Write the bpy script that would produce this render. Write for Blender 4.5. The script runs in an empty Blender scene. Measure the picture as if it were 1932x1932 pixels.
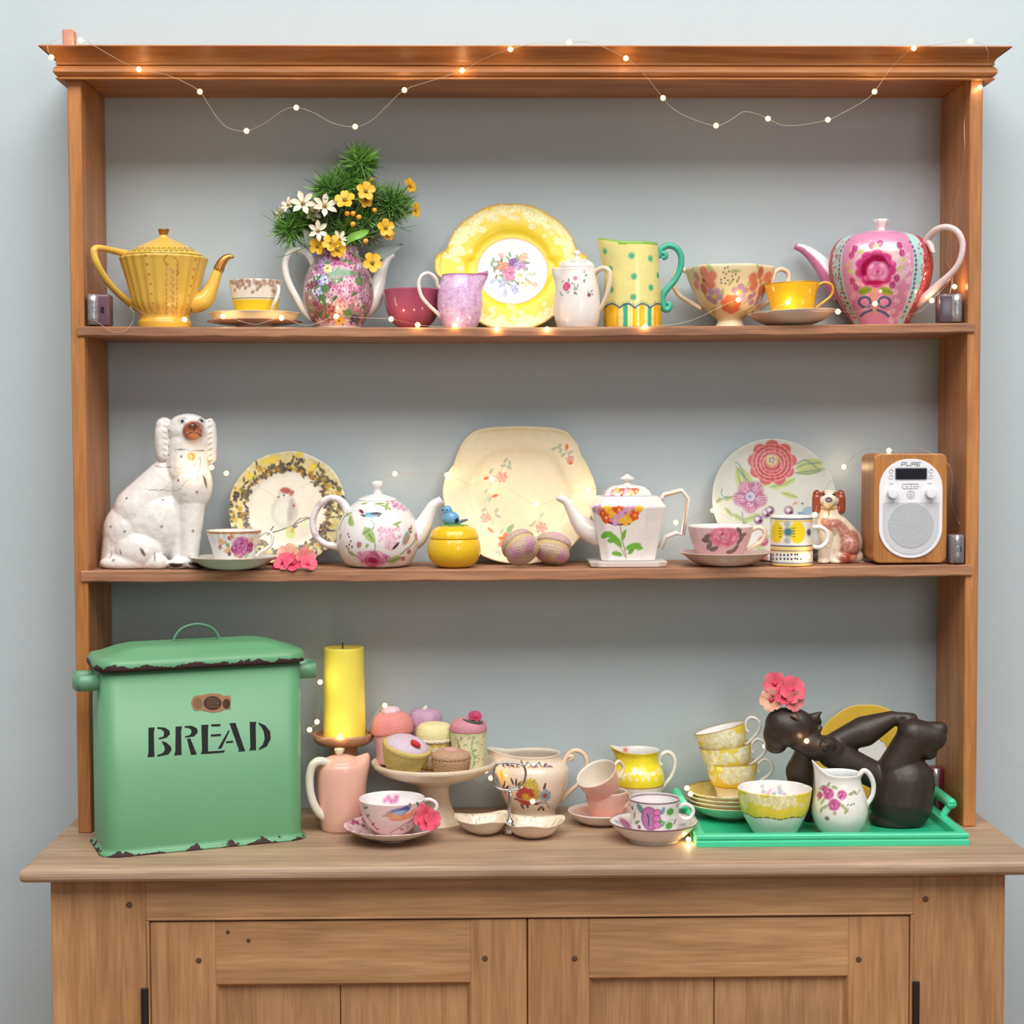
import bpy, bmesh, math, random
import numpy as np
from mathutils import Vector, Matrix
SC = bpy.context.scene
COL = SC.collection
PI = math.pi
R_ = random.Random(7)
# ------------------------------------------------------------------ camera
CX, CZ, CD, YAW, PITCH, ROLL, FPX = -0.0759, 0.6422, 2.7298, 0.0181, 0.0456, -0.003, 3200.0
ZC = 0.86                                   # height of the dresser counter above the floor
cy_, sy_, cp_, sp_ = math.cos(YAW), math.sin(YAW), math.cos(PITCH), math.sin(PITCH)
_r = np.array([cy_, -sy_, 0.0]); _f = np.array([sy_*cp_, cy_*cp_, -sp_]); _u = np.array([sy_*sp_, cy_*sp_, cp_])
CR = _r*math.cos(ROLL) + _u*math.sin(ROLL); CU = _u*math.cos(ROLL) - _r*math.sin(ROLL); CF = _f
CAM = np.array([CX, -CD, ZC + CZ])
cam = bpy.data.objects.new('camera', bpy.data.cameras.new('camera')); COL.objects.link(cam)
cam.matrix_world = Matrix(((CR[0], CU[0], -CF[0], CAM[0]), (CR[1], CU[1], -CF[1], CAM[1]), (CR[2], CU[2], -CF[2], CAM[2]), (0, 0, 0, 1)))
cam.data.sensor_width = 36.0; cam.data.lens = FPX/1932*36.0
cam.data.clip_start = 0.05; cam.data.clip_end = 50
SC.camera = cam
# ------------------------------------------------------------------ light
SC.view_settings.view_transform = 'Standard'; SC.view_settings.look = 'None'
SC.view_settings.gamma = 1.0; SC.view_settings.use_curve_mapping = False
SC.view_settings.exposure = 0.02
W = bpy.data.worlds.new('room_light'); SC.world = W; W.use_nodes = True
W.node_tree.nodes['Background'].inputs[0].default_value = (0.97, 0.98, 1.0, 1)
W.node_tree.nodes['Background'].inputs[1].default_value = 0.175
def area(name, loc, target, sx, sy, power, col):
    l = bpy.data.lights.new(name, 'AREA'); l.shape = 'RECTANGLE'; l.size = sx; l.size_y = sy; l.energy = power; l.color = col
    o = bpy.data.objects.new(name, l); COL.objects.link(o); o.location = loc
    o.rotation_euler = (Vector(target) - Vector(loc)).to_track_quat('-Z', 'Y').to_euler(); return o
area('skylight', (0.2, -2.75, 5.0), (0.0, 0.1, 1.4), 5.6, 3.0, 335, (1.0, 0.98, 0.95))
area('window_light', (1.3, -3.9, 2.1), (0.0, 0.0, 1.4), 1.0, 1.2, 17, (0.95, 0.98, 1.0))
# ------------------------------------------------------------------ pixel <-> place (frame of 1932 x 1932)
def ray(px, py):
    d = CF + CR*((px - 966)/FPX) - CU*((py - 966)/FPX); return d
def at(px, py, Y):                          # the point of the vertical plane at depth Y that the photo shows at (px, py)
    d = ray(px, py); return CAM + d*((Y - CAM[1])/d[1])
def on_z(px, py, z):                        # same for a horizontal plane
    d = ray(px, py); return CAM + d*((z - CAM[2])/d[2])
def on_plane(px, py, p0, n):
    d = ray(px, py); return CAM + d*(np.dot(np.array(p0) - CAM, n)/np.dot(d, n))
def proj(P):
    P = np.asarray(P, float) - CAM; z = P @ CF
    return np.stack([966 + (P @ CR)/z*FPX, 966 - (P @ CU)/z*FPX], -1)
def S(r, g, b): # sRGB 0..255 -> linear
    return tuple((c/255/12.92 if c/255 <= .04045 else ((c/255 + .055)/1.055)**2.4) for c in (r, g, b))
# ------------------------------------------------------------------ materials
MATS = {}
def nodes_of(name):
    m = bpy.data.materials.new(name); m.use_nodes = True; nt = m.node_tree
    return m, nt, nt.nodes['Principled BSDF']
def nd(nt, typ, **kw):
    n = nt.nodes.new(typ)
    for k, v in kw.items(): setattr(n, k, v)
    return n
def mat(name, col, rough=.18, noise=.06, nscale=60, metal=0., bump=0., bscale=300, emit=None, trans=0., sss=0., spec=.5):
    if name in MATS: return MATS[name]
    m, nt, b = nodes_of(name); L = nt.links
    tc = nd(nt, 'ShaderNodeTexCoord'); nz = nd(nt, 'ShaderNodeTexNoise'); nz.inputs['Scale'].default_value = nscale; nz.inputs['Detail'].default_value = 4
    L.new(tc.outputs['Object'], nz.inputs['Vector'])
    mx = nd(nt, 'ShaderNodeMix', data_type='RGBA')
    mx.inputs[6].default_value = (*[c*(1 - noise) for c in col], 1); mx.inputs[7].default_value = (*[min(1, c*(1 + noise)) for c in col], 1)
    L.new(nz.outputs['Fac'], mx.inputs[0]); L.new(mx.outputs[2], b.inputs['Base Color'])
    b.inputs['Roughness'].default_value = rough; b.inputs['Metallic'].default_value = metal
    b.inputs['Specular IOR Level'].default_value = spec
    if trans: b.inputs['Transmission Weight'].default_value = trans
    if sss: b.inputs['Subsurface Weight'].default_value = sss; b.inputs['Subsurface Radius'].default_value = (.01, .008, .004)
    if bump:
        n2 = nd(nt, 'ShaderNodeTexNoise'); n2.inputs['Scale'].default_value = bscale; L.new(tc.outputs['Object'], n2.inputs['Vector'])
        bp = nd(nt, 'ShaderNodeBump'); bp.inputs['Strength'].default_value = bump; bp.inputs['Distance'].default_value = .002
        L.new(n2.outputs['Fac'], bp.inputs['Height']); L.new(bp.outputs[0], b.inputs['Normal'])
    if emit: b.inputs['Emission Color'].default_value = (*emit[0], 1); b.inputs['Emission Strength'].default_value = emit[1]
    MATS[name] = m; return m
def pmat(name='painted_china', rough=.16, bump=0., bscale=250, bdist=.002, spec=.5):    # hand-painted decoration: colour attribute + glaze variation
    if name in MATS: return MATS[name]
    m, nt, b = nodes_of(name); L = nt.links
    a = nd(nt, 'ShaderNodeAttribute', attribute_name='paint')
    tc = nd(nt, 'ShaderNodeTexCoord'); nz = nd(nt, 'ShaderNodeTexNoise'); nz.inputs['Scale'].default_value = 90; L.new(tc.outputs['Object'], nz.inputs['Vector'])
    mr = nd(nt, 'ShaderNodeMapRange'); mr.inputs[3].default_value = .93; mr.inputs[4].default_value = 1.05; L.new(nz.outputs['Fac'], mr.inputs[0])
    mx = nd(nt, 'ShaderNodeVectorMath', operation='SCALE'); L.new(a.outputs['Color'], mx.inputs[0]); L.new(mr.outputs[0], mx.inputs['Scale'])
    L.new(mx.outputs[0], b.inputs['Base Color']); b.inputs['Roughness'].default_value = rough; b.inputs['Specular IOR Level'].default_value = spec
    if bump:
        n2 = nd(nt, 'ShaderNodeTexNoise'); n2.inputs['Scale'].default_value = bscale; L.new(tc.outputs['Object'], n2.inputs['Vector'])
        bp = nd(nt, 'ShaderNodeBump'); bp.inputs['Strength'].default_value = bump; bp.inputs['Distance'].default_value = bdist
        L.new(n2.outputs['Fac'], bp.inputs['Height']); L.new(bp.outputs[0], b.inputs['Normal'])
    MATS[name] = m; return m
def wood(name, c1, c2, c3, axis='X', rough=.45, scale=1., knots=True):
    if name in MATS: return MATS[name]
    m, nt, b = nodes_of(name); L = nt.links
    tc = nd(nt, 'ShaderNodeTexCoord'); mp = nd(nt, 'ShaderNodeMapping')
    st = [26*scale, 26*scale, 26*scale]; st['XYZ'.index(axis)] = 1.6*scale; mp.inputs['Scale'].default_value = st
    L.new(tc.outputs['Object'], mp.inputs['Vector'])
    n1 = nd(nt, 'ShaderNodeTexNoise'); n1.inputs['Scale'].default_value = 1.3; n1.inputs['Detail'].default_value = 5; n1.inputs['Distortion'].default_value = 1.2; L.new(mp.outputs[0], n1.inputs['Vector'])
    n2 = nd(nt, 'ShaderNodeTexNoise'); n2.inputs['Scale'].default_value = 9; n2.inputs['Detail'].default_value = 3; L.new(mp.outputs[0], n2.inputs['Vector'])
    n3 = nd(nt, 'ShaderNodeTexNoise'); n3.inputs['Scale'].default_value = 5; n3.inputs['Detail'].default_value = 2; L.new(tc.outputs['Object'], n3.inputs['Vector'])
    r1 = nd(nt, 'ShaderNodeValToRGB'); e = r1.color_ramp.elements
    e[0].position = .3; e[0].color = (*c1, 1); e[1].position = .7; e[1].color = (*c3, 1); k = e.new(.5); k.color = (*c2, 1)
    L.new(n1.outputs['Fac'], r1.inputs['Fac'])
    r2 = nd(nt, 'ShaderNodeMapRange'); r2.inputs[1].default_value = .3; r2.inputs[2].default_value = .7; r2.inputs[3].default_value = .82; r2.inputs[4].default_value = 1.1; L.new(n2.outputs['Fac'], r2.inputs[0])
    r3 = nd(nt, 'ShaderNodeMapRange'); r3.inputs[1].default_value = .3; r3.inputs[2].default_value = .7; r3.inputs[3].default_value = .86; r3.inputs[4].default_value = 1.1; L.new(n3.outputs['Fac'], r3.inputs[0])
    mm = nd(nt, 'ShaderNodeMath', operation='MULTIPLY'); L.new(r2.outputs[0], mm.inputs[0]); L.new(r3.outputs[0], mm.inputs[1])
    sc = nd(nt, 'ShaderNodeVectorMath', operation='SCALE'); L.new(r1.outputs[0], sc.inputs[0]); L.new(mm.outputs[0], sc.inputs['Scale'])
    L.new(sc.outputs[0], b.inputs['Base Color']); b.inputs['Roughness'].default_value = rough
    bp = nd(nt, 'ShaderNodeBump'); bp.inputs['Strength'].default_value = .25; bp.inputs['Distance'].default_value = .001
    L.new(n2.outputs['Fac'], bp.inputs['Height']); L.new(bp.outputs[0], b.inputs['Normal'])
    MATS[name] = m; return m
# ------------------------------------------------------------------ things and parts
def mesh_obj(name, V, F, material, parent=None, smooth=True):
    me = bpy.data.meshes.new(name)
    V = np.asarray(V, np.float32)
    if isinstance(F, np.ndarray):
        nf, k = F.shape
        me.vertices.add(len(V)); me.vertices.foreach_set('co', V.ravel())
        me.loops.add(nf*k); me.loops.foreach_set('vertex_index', F.ravel().astype(np.int32))
        me.polygons.add(nf); me.polygons.foreach_set('loop_start', np.arange(0, nf*k, k, dtype=np.int32))
        me.update(calc_edges=True)
    else:
        me.from_pydata([tuple(map(float, v)) for v in V], [], [tuple(int(i) for i in f) for f in F]); me.update()
    me.validate()
    if smooth: me.polygons.foreach_set('use_smooth', np.ones(len(me.polygons), bool))
    me.materials.append(material)
    o = bpy.data.objects.new(name, me); COL.objects.link(o)
    if parent is not None: o.parent = parent
    return o
def structure(o): o['kind'] = 'structure'; return o
class Th:                                   # a thing: an Empty at its base; parts hang under it
    def __init__(s, name, label, cat, cx, Y, z0, group=None):
        py = 1000.
        for _ in range(4):
            p = at(cx, py, Y); py = proj([p[0], Y, ZC + z0])[1]
        s.loc = np.array([at(cx, py, Y)[0], Y, ZC + z0]); s.cx = cx; s.Y = Y; s.basepy = py
        s.s = float(((s.loc - CAM) @ CF)/FPX)
        s.o = bpy.data.objects.new(name, None); COL.objects.link(s.o); s.o.location = s.loc
        s.o.empty_display_size = .02
        s.o['label'] = label; s.o['category'] = cat
        if group: s.o['group'] = group
        s.name = name
    def L(s, px, py, dy=0.): p = at(px, py, s.Y + dy) - s.loc; return np.array([p[0], dy, p[2]])
    def zp(s, py): return float(at(s.cx, py, s.Y)[2] - s.loc[2])
def catmull(P, k):
    P = np.asarray(P, float)
    if k <= 1: return P
    n = len(P); Q = np.vstack([2*P[0] - P[1], P, 2*P[-1] - P[-2]]); out = []
    for i in range(n - 1):
        a, b, c, d = Q[i], Q[i+1], Q[i+2], Q[i+3]
        for t in np.arange(k)/k:
            out.append(.5*(2*b + (c - a)*t + (2*a - 5*b + 4*c - d)*t*t + (3*b - a - 3*c + d)*t**3))
    out.append(P[-1]); return np.array(out)
def resample(P, step):
    d = np.r_[0, np.cumsum(np.linalg.norm(np.diff(P, axis=0), axis=1))]
    n = max(2, int(d[-1]/step)); t = np.linspace(0, d[-1], n)
    return np.stack([np.interp(t, d, P[:, i]) for i in range(P.shape[1])], -1)
def grid_faces(nr, ns, wrap=True):
    i = np.arange(nr - 1)[:, None]; j = np.arange(ns if wrap else ns - 1)[None, :]; j2 = (j + 1) % ns
    a = i*ns + j; b = i*ns + j2; c = (i + 1)*ns + j2; d = (i + 1)*ns + j
    return np.stack([a + 0*b, b, c + 0*a, d + 0*b], -1).reshape(-1, 4)
def thetas(n, front):
    if not front: return np.linspace(0, 2*PI, n, endpoint=False)
    nf = int(n*.8); nb = n - nf
    return np.r_[np.linspace(-PI/2 - 1.75, -PI/2 + 1.75, nf), np.linspace(-PI/2 + 1.75, -PI/2 - 1.75 + 2*PI, nb + 2)[1:-1]]
def sstep(a, b, x): t = np.clip((x - a)/(b - a + 1e-9), 0, 1); return t*t*(3 - 2*t)
def lathe(t, name, prof, material, parent=None, n=72, k=4, shape=None, lip=None, fine=0, dx=0., dy=0., snap=True, rot=None, caps=True):
    """surface of revolution; prof = (radius, photo y) pairs from the base outside up and back down inside; fine = spacing in px for painted ones"""
    P = np.array([(r*t.s, t.zp(y)) for r, y in prof], float)
    if snap: P[:, 1] = np.maximum(P[:, 1], 0); P[0, 1] = 0
    P = catmull(P, k); P[:, 0] = np.maximum(P[:, 0], 0)
    if snap: P[:, 1] = np.maximum(P[:, 1], 0)
    m = int(np.argmax(P[:, 1]))
    if 2 < m < len(P) - 3 and P[-1, 0] < P[m, 0]*.98:   # keep the inner wall inside the outer one
        od = np.argsort(P[:m + 1, 1]); lim = np.interp(P[m:, 1], P[:m + 1, 1][od], P[:m + 1, 0][od]) - 1.1*t.s
        lower = P[m:, 1] < P[m, 1] - 2.5*t.s; P[m:, 0] = np.where(lower, np.maximum(np.minimum(P[m:, 0], lim), 0), P[m:, 0])
    if fine:                                 # fine outside, coarser inside a vessel
        m = int(np.argmax(P[:, 1]))
        P = np.vstack([resample(P[:m + 1], fine*t.s), resample(P[m:], fine*2.6*t.s)[1:]]) if 2 < m < len(P) - 3 else resample(P, fine*t.s)
    th = thetas(n, bool(fine)); r = P[:, :1] + 0*th[None]; z = P[:, 1:] + 0*th[None]
    if shape is not None: r = r*shape(th[None] + 0*r, z/t.s)
    for lp in (lip if isinstance(lip, list) else [lip] if lip else []):
        z0, z1 = t.zp(lp['y0']), t.zp(lp['y1']); dth = np.angle(np.exp(1j*(th - lp['a'])))[None]
        w = np.exp(-(dth/lp['w'])**2)*sstep(z0, z1, z)
        r = r + lp['amt']*t.s*w; z = z + lp.get('lift', 0)*t.s*w
    V = np.stack([r*np.cos(th) + dx*t.s, r*np.sin(th) + dy, z], -1).reshape(-1, 3)
    nr, ns = r.shape; F = grid_faces(nr, ns).tolist()
    V = V.tolist()
    for row, flip in ((0, True), (nr - 1, False)):
        if P[row, 0] > 1e-6 and caps:
            c = np.mean(V[row*ns:(row + 1)*ns], axis=0); ci = len(V); V.append(list(c))
            for j in range(ns):
                a, b = row*ns + j, row*ns + (j + 1) % ns; F.append((b, a, ci) if flip else (a, b, ci))
    return mesh_obj(name, V, F, material, parent or t.o)
def tube(t, name, pts, rad, material, parent=None, n=12, k=6, flat=(1., 1.), hole=0., caps=True, local=False, unit=None):
    """round-section tube through photo points (px, py[, depth offset m]); hole > 0 opens the far end"""
    u = unit or t.s
    Q = np.array(pts if local else [t.L(*p) for p in pts], float); m = len(Q)
    rad = np.full(m, rad, float) if np.isscalar(rad) else np.array(rad, float)
    A = catmull(np.c_[Q, rad*u], k); C, R = A[:, :3], np.abs(A[:, 3])
    T = np.gradient(C, axis=0); T /= np.linalg.norm(T, axis=1)[:, None] + 1e-12
    B = np.array([0., 1, 0]) if abs(T[0, 1]) < .9 else np.array([1., 0, 0]); V = []
    th = np.linspace(0, 2*PI, n, endpoint=False)
    for i in range(len(C)):
        B = B - T[i]*np.dot(B, T[i]); B /= np.linalg.norm(B); N = np.cross(T[i], B)
        V.append(C[i] + R[i]*(np.cos(th)[:, None]*N*flat[0] + np.sin(th)[:, None]*B*flat[1]))
    if hole:
        e = V[-1]; c = C[-1]; V.append(c + (e - c)*hole + T[-1]*0); V.append(c + (e - c)*hole*.8 - T[-1]*R[-1]*1.5)
    nr = len(V); V = np.concatenate(V).tolist(); F = grid_faces(nr, n).tolist()
    if caps:
        F.append(tuple(range(n))[::-1]); F.append(tuple((nr - 1)*n + j for j in range(n)))
    o = mesh_obj(name, V, F, material, parent or t.o)
    bm = bmesh.new(); bm.from_mesh(o.data); bmesh.ops.recalc_face_normals(bm, faces=bm.faces[:]); bm.to_mesh(o.data); bm.free(); return o
def rbox(name, lo, hi, material, parent=None, bev=.002, seg=2, axes=None, smooth=False):
    bm = bmesh.new(); bmesh.ops.create_cube(bm, size=1)
    lo, hi = np.array(lo, float), np.array(hi, float)
    for v in bm.verts: v.co = Vector((lo + hi)/2) + Vector(np.array(v.co)*(hi - lo))
    if bev: bmesh.ops.bevel(bm, geom=bm.edges[:], offset=bev, segments=seg, affect='EDGES', profile=.5)
    me = bpy.data.meshes.new(name); bm.to_mesh(me); bm.free(); me.materials.append(material)
    o = bpy.data.objects.new(name, me); COL.objects.link(o)
    if parent is not None: o.parent = parent
    if smooth: me.polygons.foreach_set('use_smooth', np.ones(len(me.polygons), bool))
    return o
def poly_print(name, polys, p3, nrm, thick, material, parent):
    """flat print: polygons (lists of photo points mapped by p3) raised by thick along nrm"""
    V, F = [], []
    for pg in polys:
        b = len(V); n = len(pg); top = [np.array(p3(*p)) + np.array(nrm)*thick for p in pg]
        V += top + [q - np.array(nrm)*thick for q in top]
        F.append(tuple(range(b, b + n)))
        F += [(b + i, b + n + i, b + n + (i + 1) % n, b + (i + 1) % n) for i in range(n)]
    o = mesh_obj(name, V, F, material, parent, smooth=False)
    bm = bmesh.new(); bm.from_mesh(o.data); bmesh.ops.recalc_face_normals(bm, faces=bm.faces[:]); bm.to_mesh(o.data); bm.free(); return o
def ribbon(pts, w):                          # polyline -> list of quads (2-D)
    P = np.array(pts, float); out = []
    for a, b in zip(P[:-1], P[1:]):
        d = b - a; d /= np.linalg.norm(d) + 1e-9; q = np.array([-d[1], d[0]])*w/2; e = d*w*.3
        out.append([a - e + q, b + e + q, b + e - q, a - e - q])
    return out
def blob(t, name, shapes, material, parent=None, voxel=2., it=4, flat_base=True):
    """one continuous figure from ellipsoids ('e', px, py, depth px, rx, ry, rz, tilt deg) and tapered limbs ('c', (px,py,d), r0, (px,py,d), r1), fused by a voxel remesh"""
    bm = bmesh.new(); s = t.s
    def sph(c, r):
        return [np.array(c) + np.array(v)*r for v in ICO]
    for sh in shapes:
        if sh[0] == 'e':
            _, px, py, d, rx, ry, rz = sh[:7]; a = math.radians(sh[7]) if len(sh) > 7 else 0
            c = t.L(px, py, d*s); v = np.array(ICO)*np.array([rx, ry, rz])*s
            x, z = v[:, 0]*math.cos(a) - v[:, 2]*math.sin(a), v[:, 0]*math.sin(a) + v[:, 2]*math.cos(a)
            pts = np.stack([x, v[:, 1], z], -1) + c
        else:
            _, p0, r0, p1, r1 = sh
            a = t.L(p0[0], p0[1], (p0[2] if len(p0) > 2 else 0)*s); b = t.L(p1[0], p1[1], (p1[2] if len(p1) > 2 else 0)*s)
            pts = np.concatenate([np.array(ICO)*r0*s + a, np.array(ICO)*r1*s + b])
        if flat_base: pts[:, 2] = np.maximum(pts[:, 2], 0)
        vs = [bm.verts.new(p) for p in pts]
        bmesh.ops.convex_hull(bm, input=vs)
    lv = [v for v in bm.verts if not v.link_faces]; bmesh.ops.delete(bm, geom=lv, context='VERTS')
    me = bpy.data.meshes.new('tmp'); bm.to_mesh(me); bm.free()
    o = bpy.data.objects.new('tmp', me); COL.objects.link(o)
    md = o.modifiers.new('r', 'REMESH'); md.mode = 'VOXEL'; md.voxel_size = voxel*s
    ms = o.modifiers.new('s', 'SMOOTH'); ms.factor = .5; ms.iterations = it
    dg = bpy.context.evaluated_depsgraph_get(); dg.update()
    m2 = bpy.data.meshes.new_from_object(o.evaluated_get(dg)); bpy.data.objects.remove(o); bpy.data.meshes.remove(me)
    m2.name = name; m2.materials.clear(); m2.materials.append(material)
    m2.polygons.foreach_set('use_smooth', np.ones(len(m2.polygons), bool))
    ob = bpy.data.objects.new(name, m2); COL.objects.link(ob); ob.parent = parent or t.o
    return ob
_b = bmesh.new(); bmesh.ops.create_icosphere(_b, subdivisions=3, radius=1); ICO = [tuple(v.co) for v in _b.verts]; _b.free()
# ------------------------------------------------------------------ hand-painted decoration
class Paint:
    """writes the colour attribute 'paint' of a part; marks are placed by where the photo shows them and lie in the surface's tangent plane"""
    def __init__(s, o, t, base, seed=1):
        me = o.data; n = len(me.vertices); s.o, s.t = o, t
        co = np.empty(n*3, np.float32); me.vertices.foreach_get('co', co); s.co = co.reshape(-1, 3).astype(float)
        no = np.empty(n*3, np.float32); me.vertex_normals.foreach_get('vector', no); s.no = no.reshape(-1, 3).astype(float)
        rot = np.array(t.o.rotation_euler.to_matrix())
        s.w = s.co @ rot.T + t.loc; s.wn = s.no @ rot.T
        s.px = proj(s.w); s.face = np.einsum('ij,ij->i', s.wn, CAM - s.w) > 0
        s.col = np.tile(np.array(base, float), (n, 1)); s.r = random.Random(seed); s.u = t.s
    def done(s):
        a = s.o.data.color_attributes.new('paint', 'FLOAT_COLOR', 'POINT')
        a.data.foreach_set('color', np.c_[np.clip(s.col, 0, 1), np.ones(len(s.col))].astype(np.float32).ravel())
    def mix(s, w, c): s.col += (np.array(c) - s.col)*np.clip(w, 0, 1)[:, None]
    def band(s, y0, y1, c, soft=.6, al=1., inside=None):     # between photo heights y0 (upper) and y1 (lower), at the axis
        z = s.co[:, 2]/s.u; a, b = s.t.zp(y1)/s.u, s.t.zp(y0)/s.u
        w = sstep(a - soft, a + soft, z)*(1 - sstep(b - soft, b + soft, z))*al
        if inside is not None:
            rad = np.einsum('ij,ij->i', s.no[:, :2], s.co[:, :2]); w = w*((rad < 0) if inside else (rad >= 0))
        s.mix(w, c)
    def inside(s, c):                        # inner wall of a vessel
        rad = np.einsum('ij,ij->i', s.no[:, :2], s.co[:, :2]); s.mix((rad < -1e-6).astype(float), c)
    def frame(s, px, py):
        d = (s.px[:, 0] - px)**2 + (s.px[:, 1] - py)**2 + 1e9*(~s.face); m = d.min()
        if m > 200: return None
        i = int(np.argmin(np.where(d <= (math.sqrt(m) + 1.6)**2, (s.w - CAM) @ CF, 1e9)))   # the nearest wall, not the one behind it
        p, n = s.w[i], s.wn[i]; tx = np.cross((0, 0, 1.), n); l = np.linalg.norm(tx)
        tx = tx/l if l > .05 else np.array([1., 0, 0]); tz = np.cross(n, tx)
        return p, n, tx, tz
    def loc(s, px, py, R):
        f = s.frame(px, py)
        if f is None: return None
        p, n, tx, tz = f; d = s.w - p
        idx = np.nonzero((np.abs(d) < R*s.u*1.5).all(1) & (s.wn @ n > .1))[0]
        d = d[idx]; return idx, d @ tx/s.u, d @ tz/s.u
    def ell(s, px, py, rx, ry, ang, c, soft=.22, al=1., q=None):
        q = q or s.loc(px, py, max(rx, ry)*1.4)
        if q is None: return
        i, a, b = q; ca, sa = math.cos(ang), math.sin(ang); u, v = a*ca + b*sa, -a*sa + b*ca
        d = np.sqrt((u/rx)**2 + (v/ry)**2); w = np.clip((1 + soft - d)/(2*soft), 0, 1)*al
        s.col[i] += (np.array(c) - s.col[i])*w[:, None]
    def dot(s, px, py, r, c, al=1.): s.ell(px, py, r, r, 0, c, .35, al)
    def vary(s, c, k=.18): f = 1 + s.r.uniform(-k, k); return tuple(min(1, x*f) for x in c)
    def daisy(s, px, py, r, n, c, cc, a0=None, wid=.42, cr=.28):
        a0 = s.r.uniform(0, 6) if a0 is None else a0
        for i in range(n):
            a = a0 + 2*PI*i/n; s.ell(px + math.cos(a)*r*.58, py - math.sin(a)*r*.58, r*.45, r*wid*.75, a, s.vary(c, .12))
        if cc is not None: s.dot(px, py, r*cr, cc)
    def rose(s, px, py, r, c1, c2, c3, sq=1.):
        s.ell(px, py, r, r*sq, 0, c1, .15)
        for ring, (rr, m, c) in enumerate(((.68, 8, c2), (.45, 6, c1), (.28, 5, c2))):
            o = s.r.uniform(0, 6)
            for i in range(m):
                a = o + 2*PI*i/m; cc = s.vary(c if i % 2 else tuple((x + y)/2 for x, y in zip(c, c3)), .2)
                s.ell(px + math.cos(a)*r*rr, py - math.sin(a)*r*rr*sq, r*.3, r*.2, a + PI/2, cc, .25)
                s.ell(px + math.cos(a + .35)*r*rr*1.15, py - math.sin(a + .35)*r*rr*1.15*sq, r*.16, r*.05, a + PI/2, c3, .4, .7)
        s.ell(px, py, r*.18, r*.15, 0, c3)
    def leaf(s, px, py, l, w, ang, c, vein=None):
        s.ell(px, py, l/2, w/2, ang, c, .15)
        s.ell(px + math.cos(ang)*l*.3, py - math.sin(ang)*l*.3, l*.3, w*.3, ang, c, .2)
        if vein is not None: s.ell(px, py, l/2, max(.5, w*.08), ang, vein, .4, .8)
    def line(s, pts, w, c, al=1., k=6):
        P = catmull(np.array(pts, float), k) if len(pts) > 2 else np.array(pts, float)
        best = np.full(len(s.px), 1e9)
        for a, b in zip(P[:-1], P[1:]):
            d = b - a; L2 = d @ d + 1e-9; tt = np.clip(((s.px - a) @ d)/L2, 0, 1)
            best = np.minimum(best, np.linalg.norm(s.px - a - tt[:, None]*d, axis=1))
        s.mix(np.clip((w*.5 + .5 - best), 0, 1)*al*s.face, c)
    def poly(s, pts, c, al=1.):
        P = np.array(pts, float); x, y = s.px[:, 0], s.px[:, 1]; ins = np.zeros(len(x), bool); j = len(P) - 1
        for i in range(len(P)):
            xi, yi, xj, yj = *P[i], *P[j]
            ins ^= ((yi > y) != (yj > y)) & (x < (xj - xi)*(y - yi)/(yj - yi + 1e-12) + xi); j = i
        s.mix(ins*s.face*al, c)
    def blossoms(s, x0, y0, x1, y1, n, rs, cols, cc=None, petals=5, inside=None):
        for _ in range(n):
            x, y = s.r.uniform(x0, x1), s.r.uniform(y0, y1)
            if inside and not inside(x, y): continue
            s.daisy(x, y, s.r.uniform(*rs), petals, s.r.choice(cols), cc)
CHINA = lambda: pmat()
# ------------------------------------------------------------------ the room
XLi, XRi, HW, DW = -.7085, .7089, .73, .1731
Z1T, Z1B, Z2T, Z2B, YL = .8186, .8026, .4278, .4094, -.004
YN, ZB, YB, BL, BR = -.221, -.0235, -.191, -.727, .719
def box6(name, lo, hi, m, parent=None):
    (a, b, c), (d, e, f) = lo, hi
    V = [(a, b, c), (d, b, c), (d, e, c), (a, e, c), (a, b, f), (d, b, f), (d, e, f), (a, e, f)]
    return mesh_obj(name, V, [(0, 3, 2, 1), (4, 5, 6, 7), (0, 1, 5, 4), (1, 2, 6, 5), (2, 3, 7, 6), (3, 0, 4, 7)], m, parent, smooth=False)
wallm = mat('blue_grey_wall_paint', S(189, 202, 207), rough=.7, noise=.025, nscale=14, bump=.15, bscale=90)
floorm = wood('oak_floor', S(120, 88, 60), S(140, 104, 72), S(156, 118, 84), 'X', scale=.3)
structure(box6('wall_back', (-3.2, DW + .001, 0), (3.2, DW + .12, 2.9), wallm))
structure(box6('floor', (-3.2, -4.2, -.05), (3.2, DW + .12, 0), floorm))
structure(box6('baseboard_back', (-3.2, DW - .014, .0005), (BL - .02, DW + .0008, .12), mat('white_gloss_paint', S(225, 225, 220), rough=.35)))
structure(box6('baseboard_back', (BR + .02, DW - .014, .0005), (3.2, DW + .0008, .12), MATS['white_gloss_paint']))
# ------------------------------------------------------------------ dresser rack
PZ = wood('rack_pine_upright', S(168, 104, 56), S(184, 122, 68), S(196, 134, 78), 'Z', rough=.42)
PX = wood('rack_pine_cornice', S(160, 98, 50), S(180, 116, 62), S(190, 128, 74), 'X', rough=.42)
PS = wood('rack_pine_shelf', S(136, 92, 66), S(164, 114, 82), S(186, 138, 102), 'X', rough=.6, scale=1.3)
def root(name, loc, label, cat, group=None):
    o = bpy.data.objects.new(name, None); COL.objects.link(o); o.location = loc; o.empty_display_size = .02
    o['label'] = label; o['category'] = cat
    if group: o['group'] = group
    return o
rack = root('dresser_rack', (0, 0, ZC), 'open orange pine dresser rack with moulded cornice and two shelves against the wall', 'shelf rack')
ZTB = at(966, 186, DW)[2] - ZC              # underside of the top board
ZCT = at(966, 85, -.036)[2] - ZC            # top edge of the cornice
rbox('upright', (-HW, 0, .0003), (XLi, DW - .001, ZTB), PZ, rack, .0015, 1)
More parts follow.
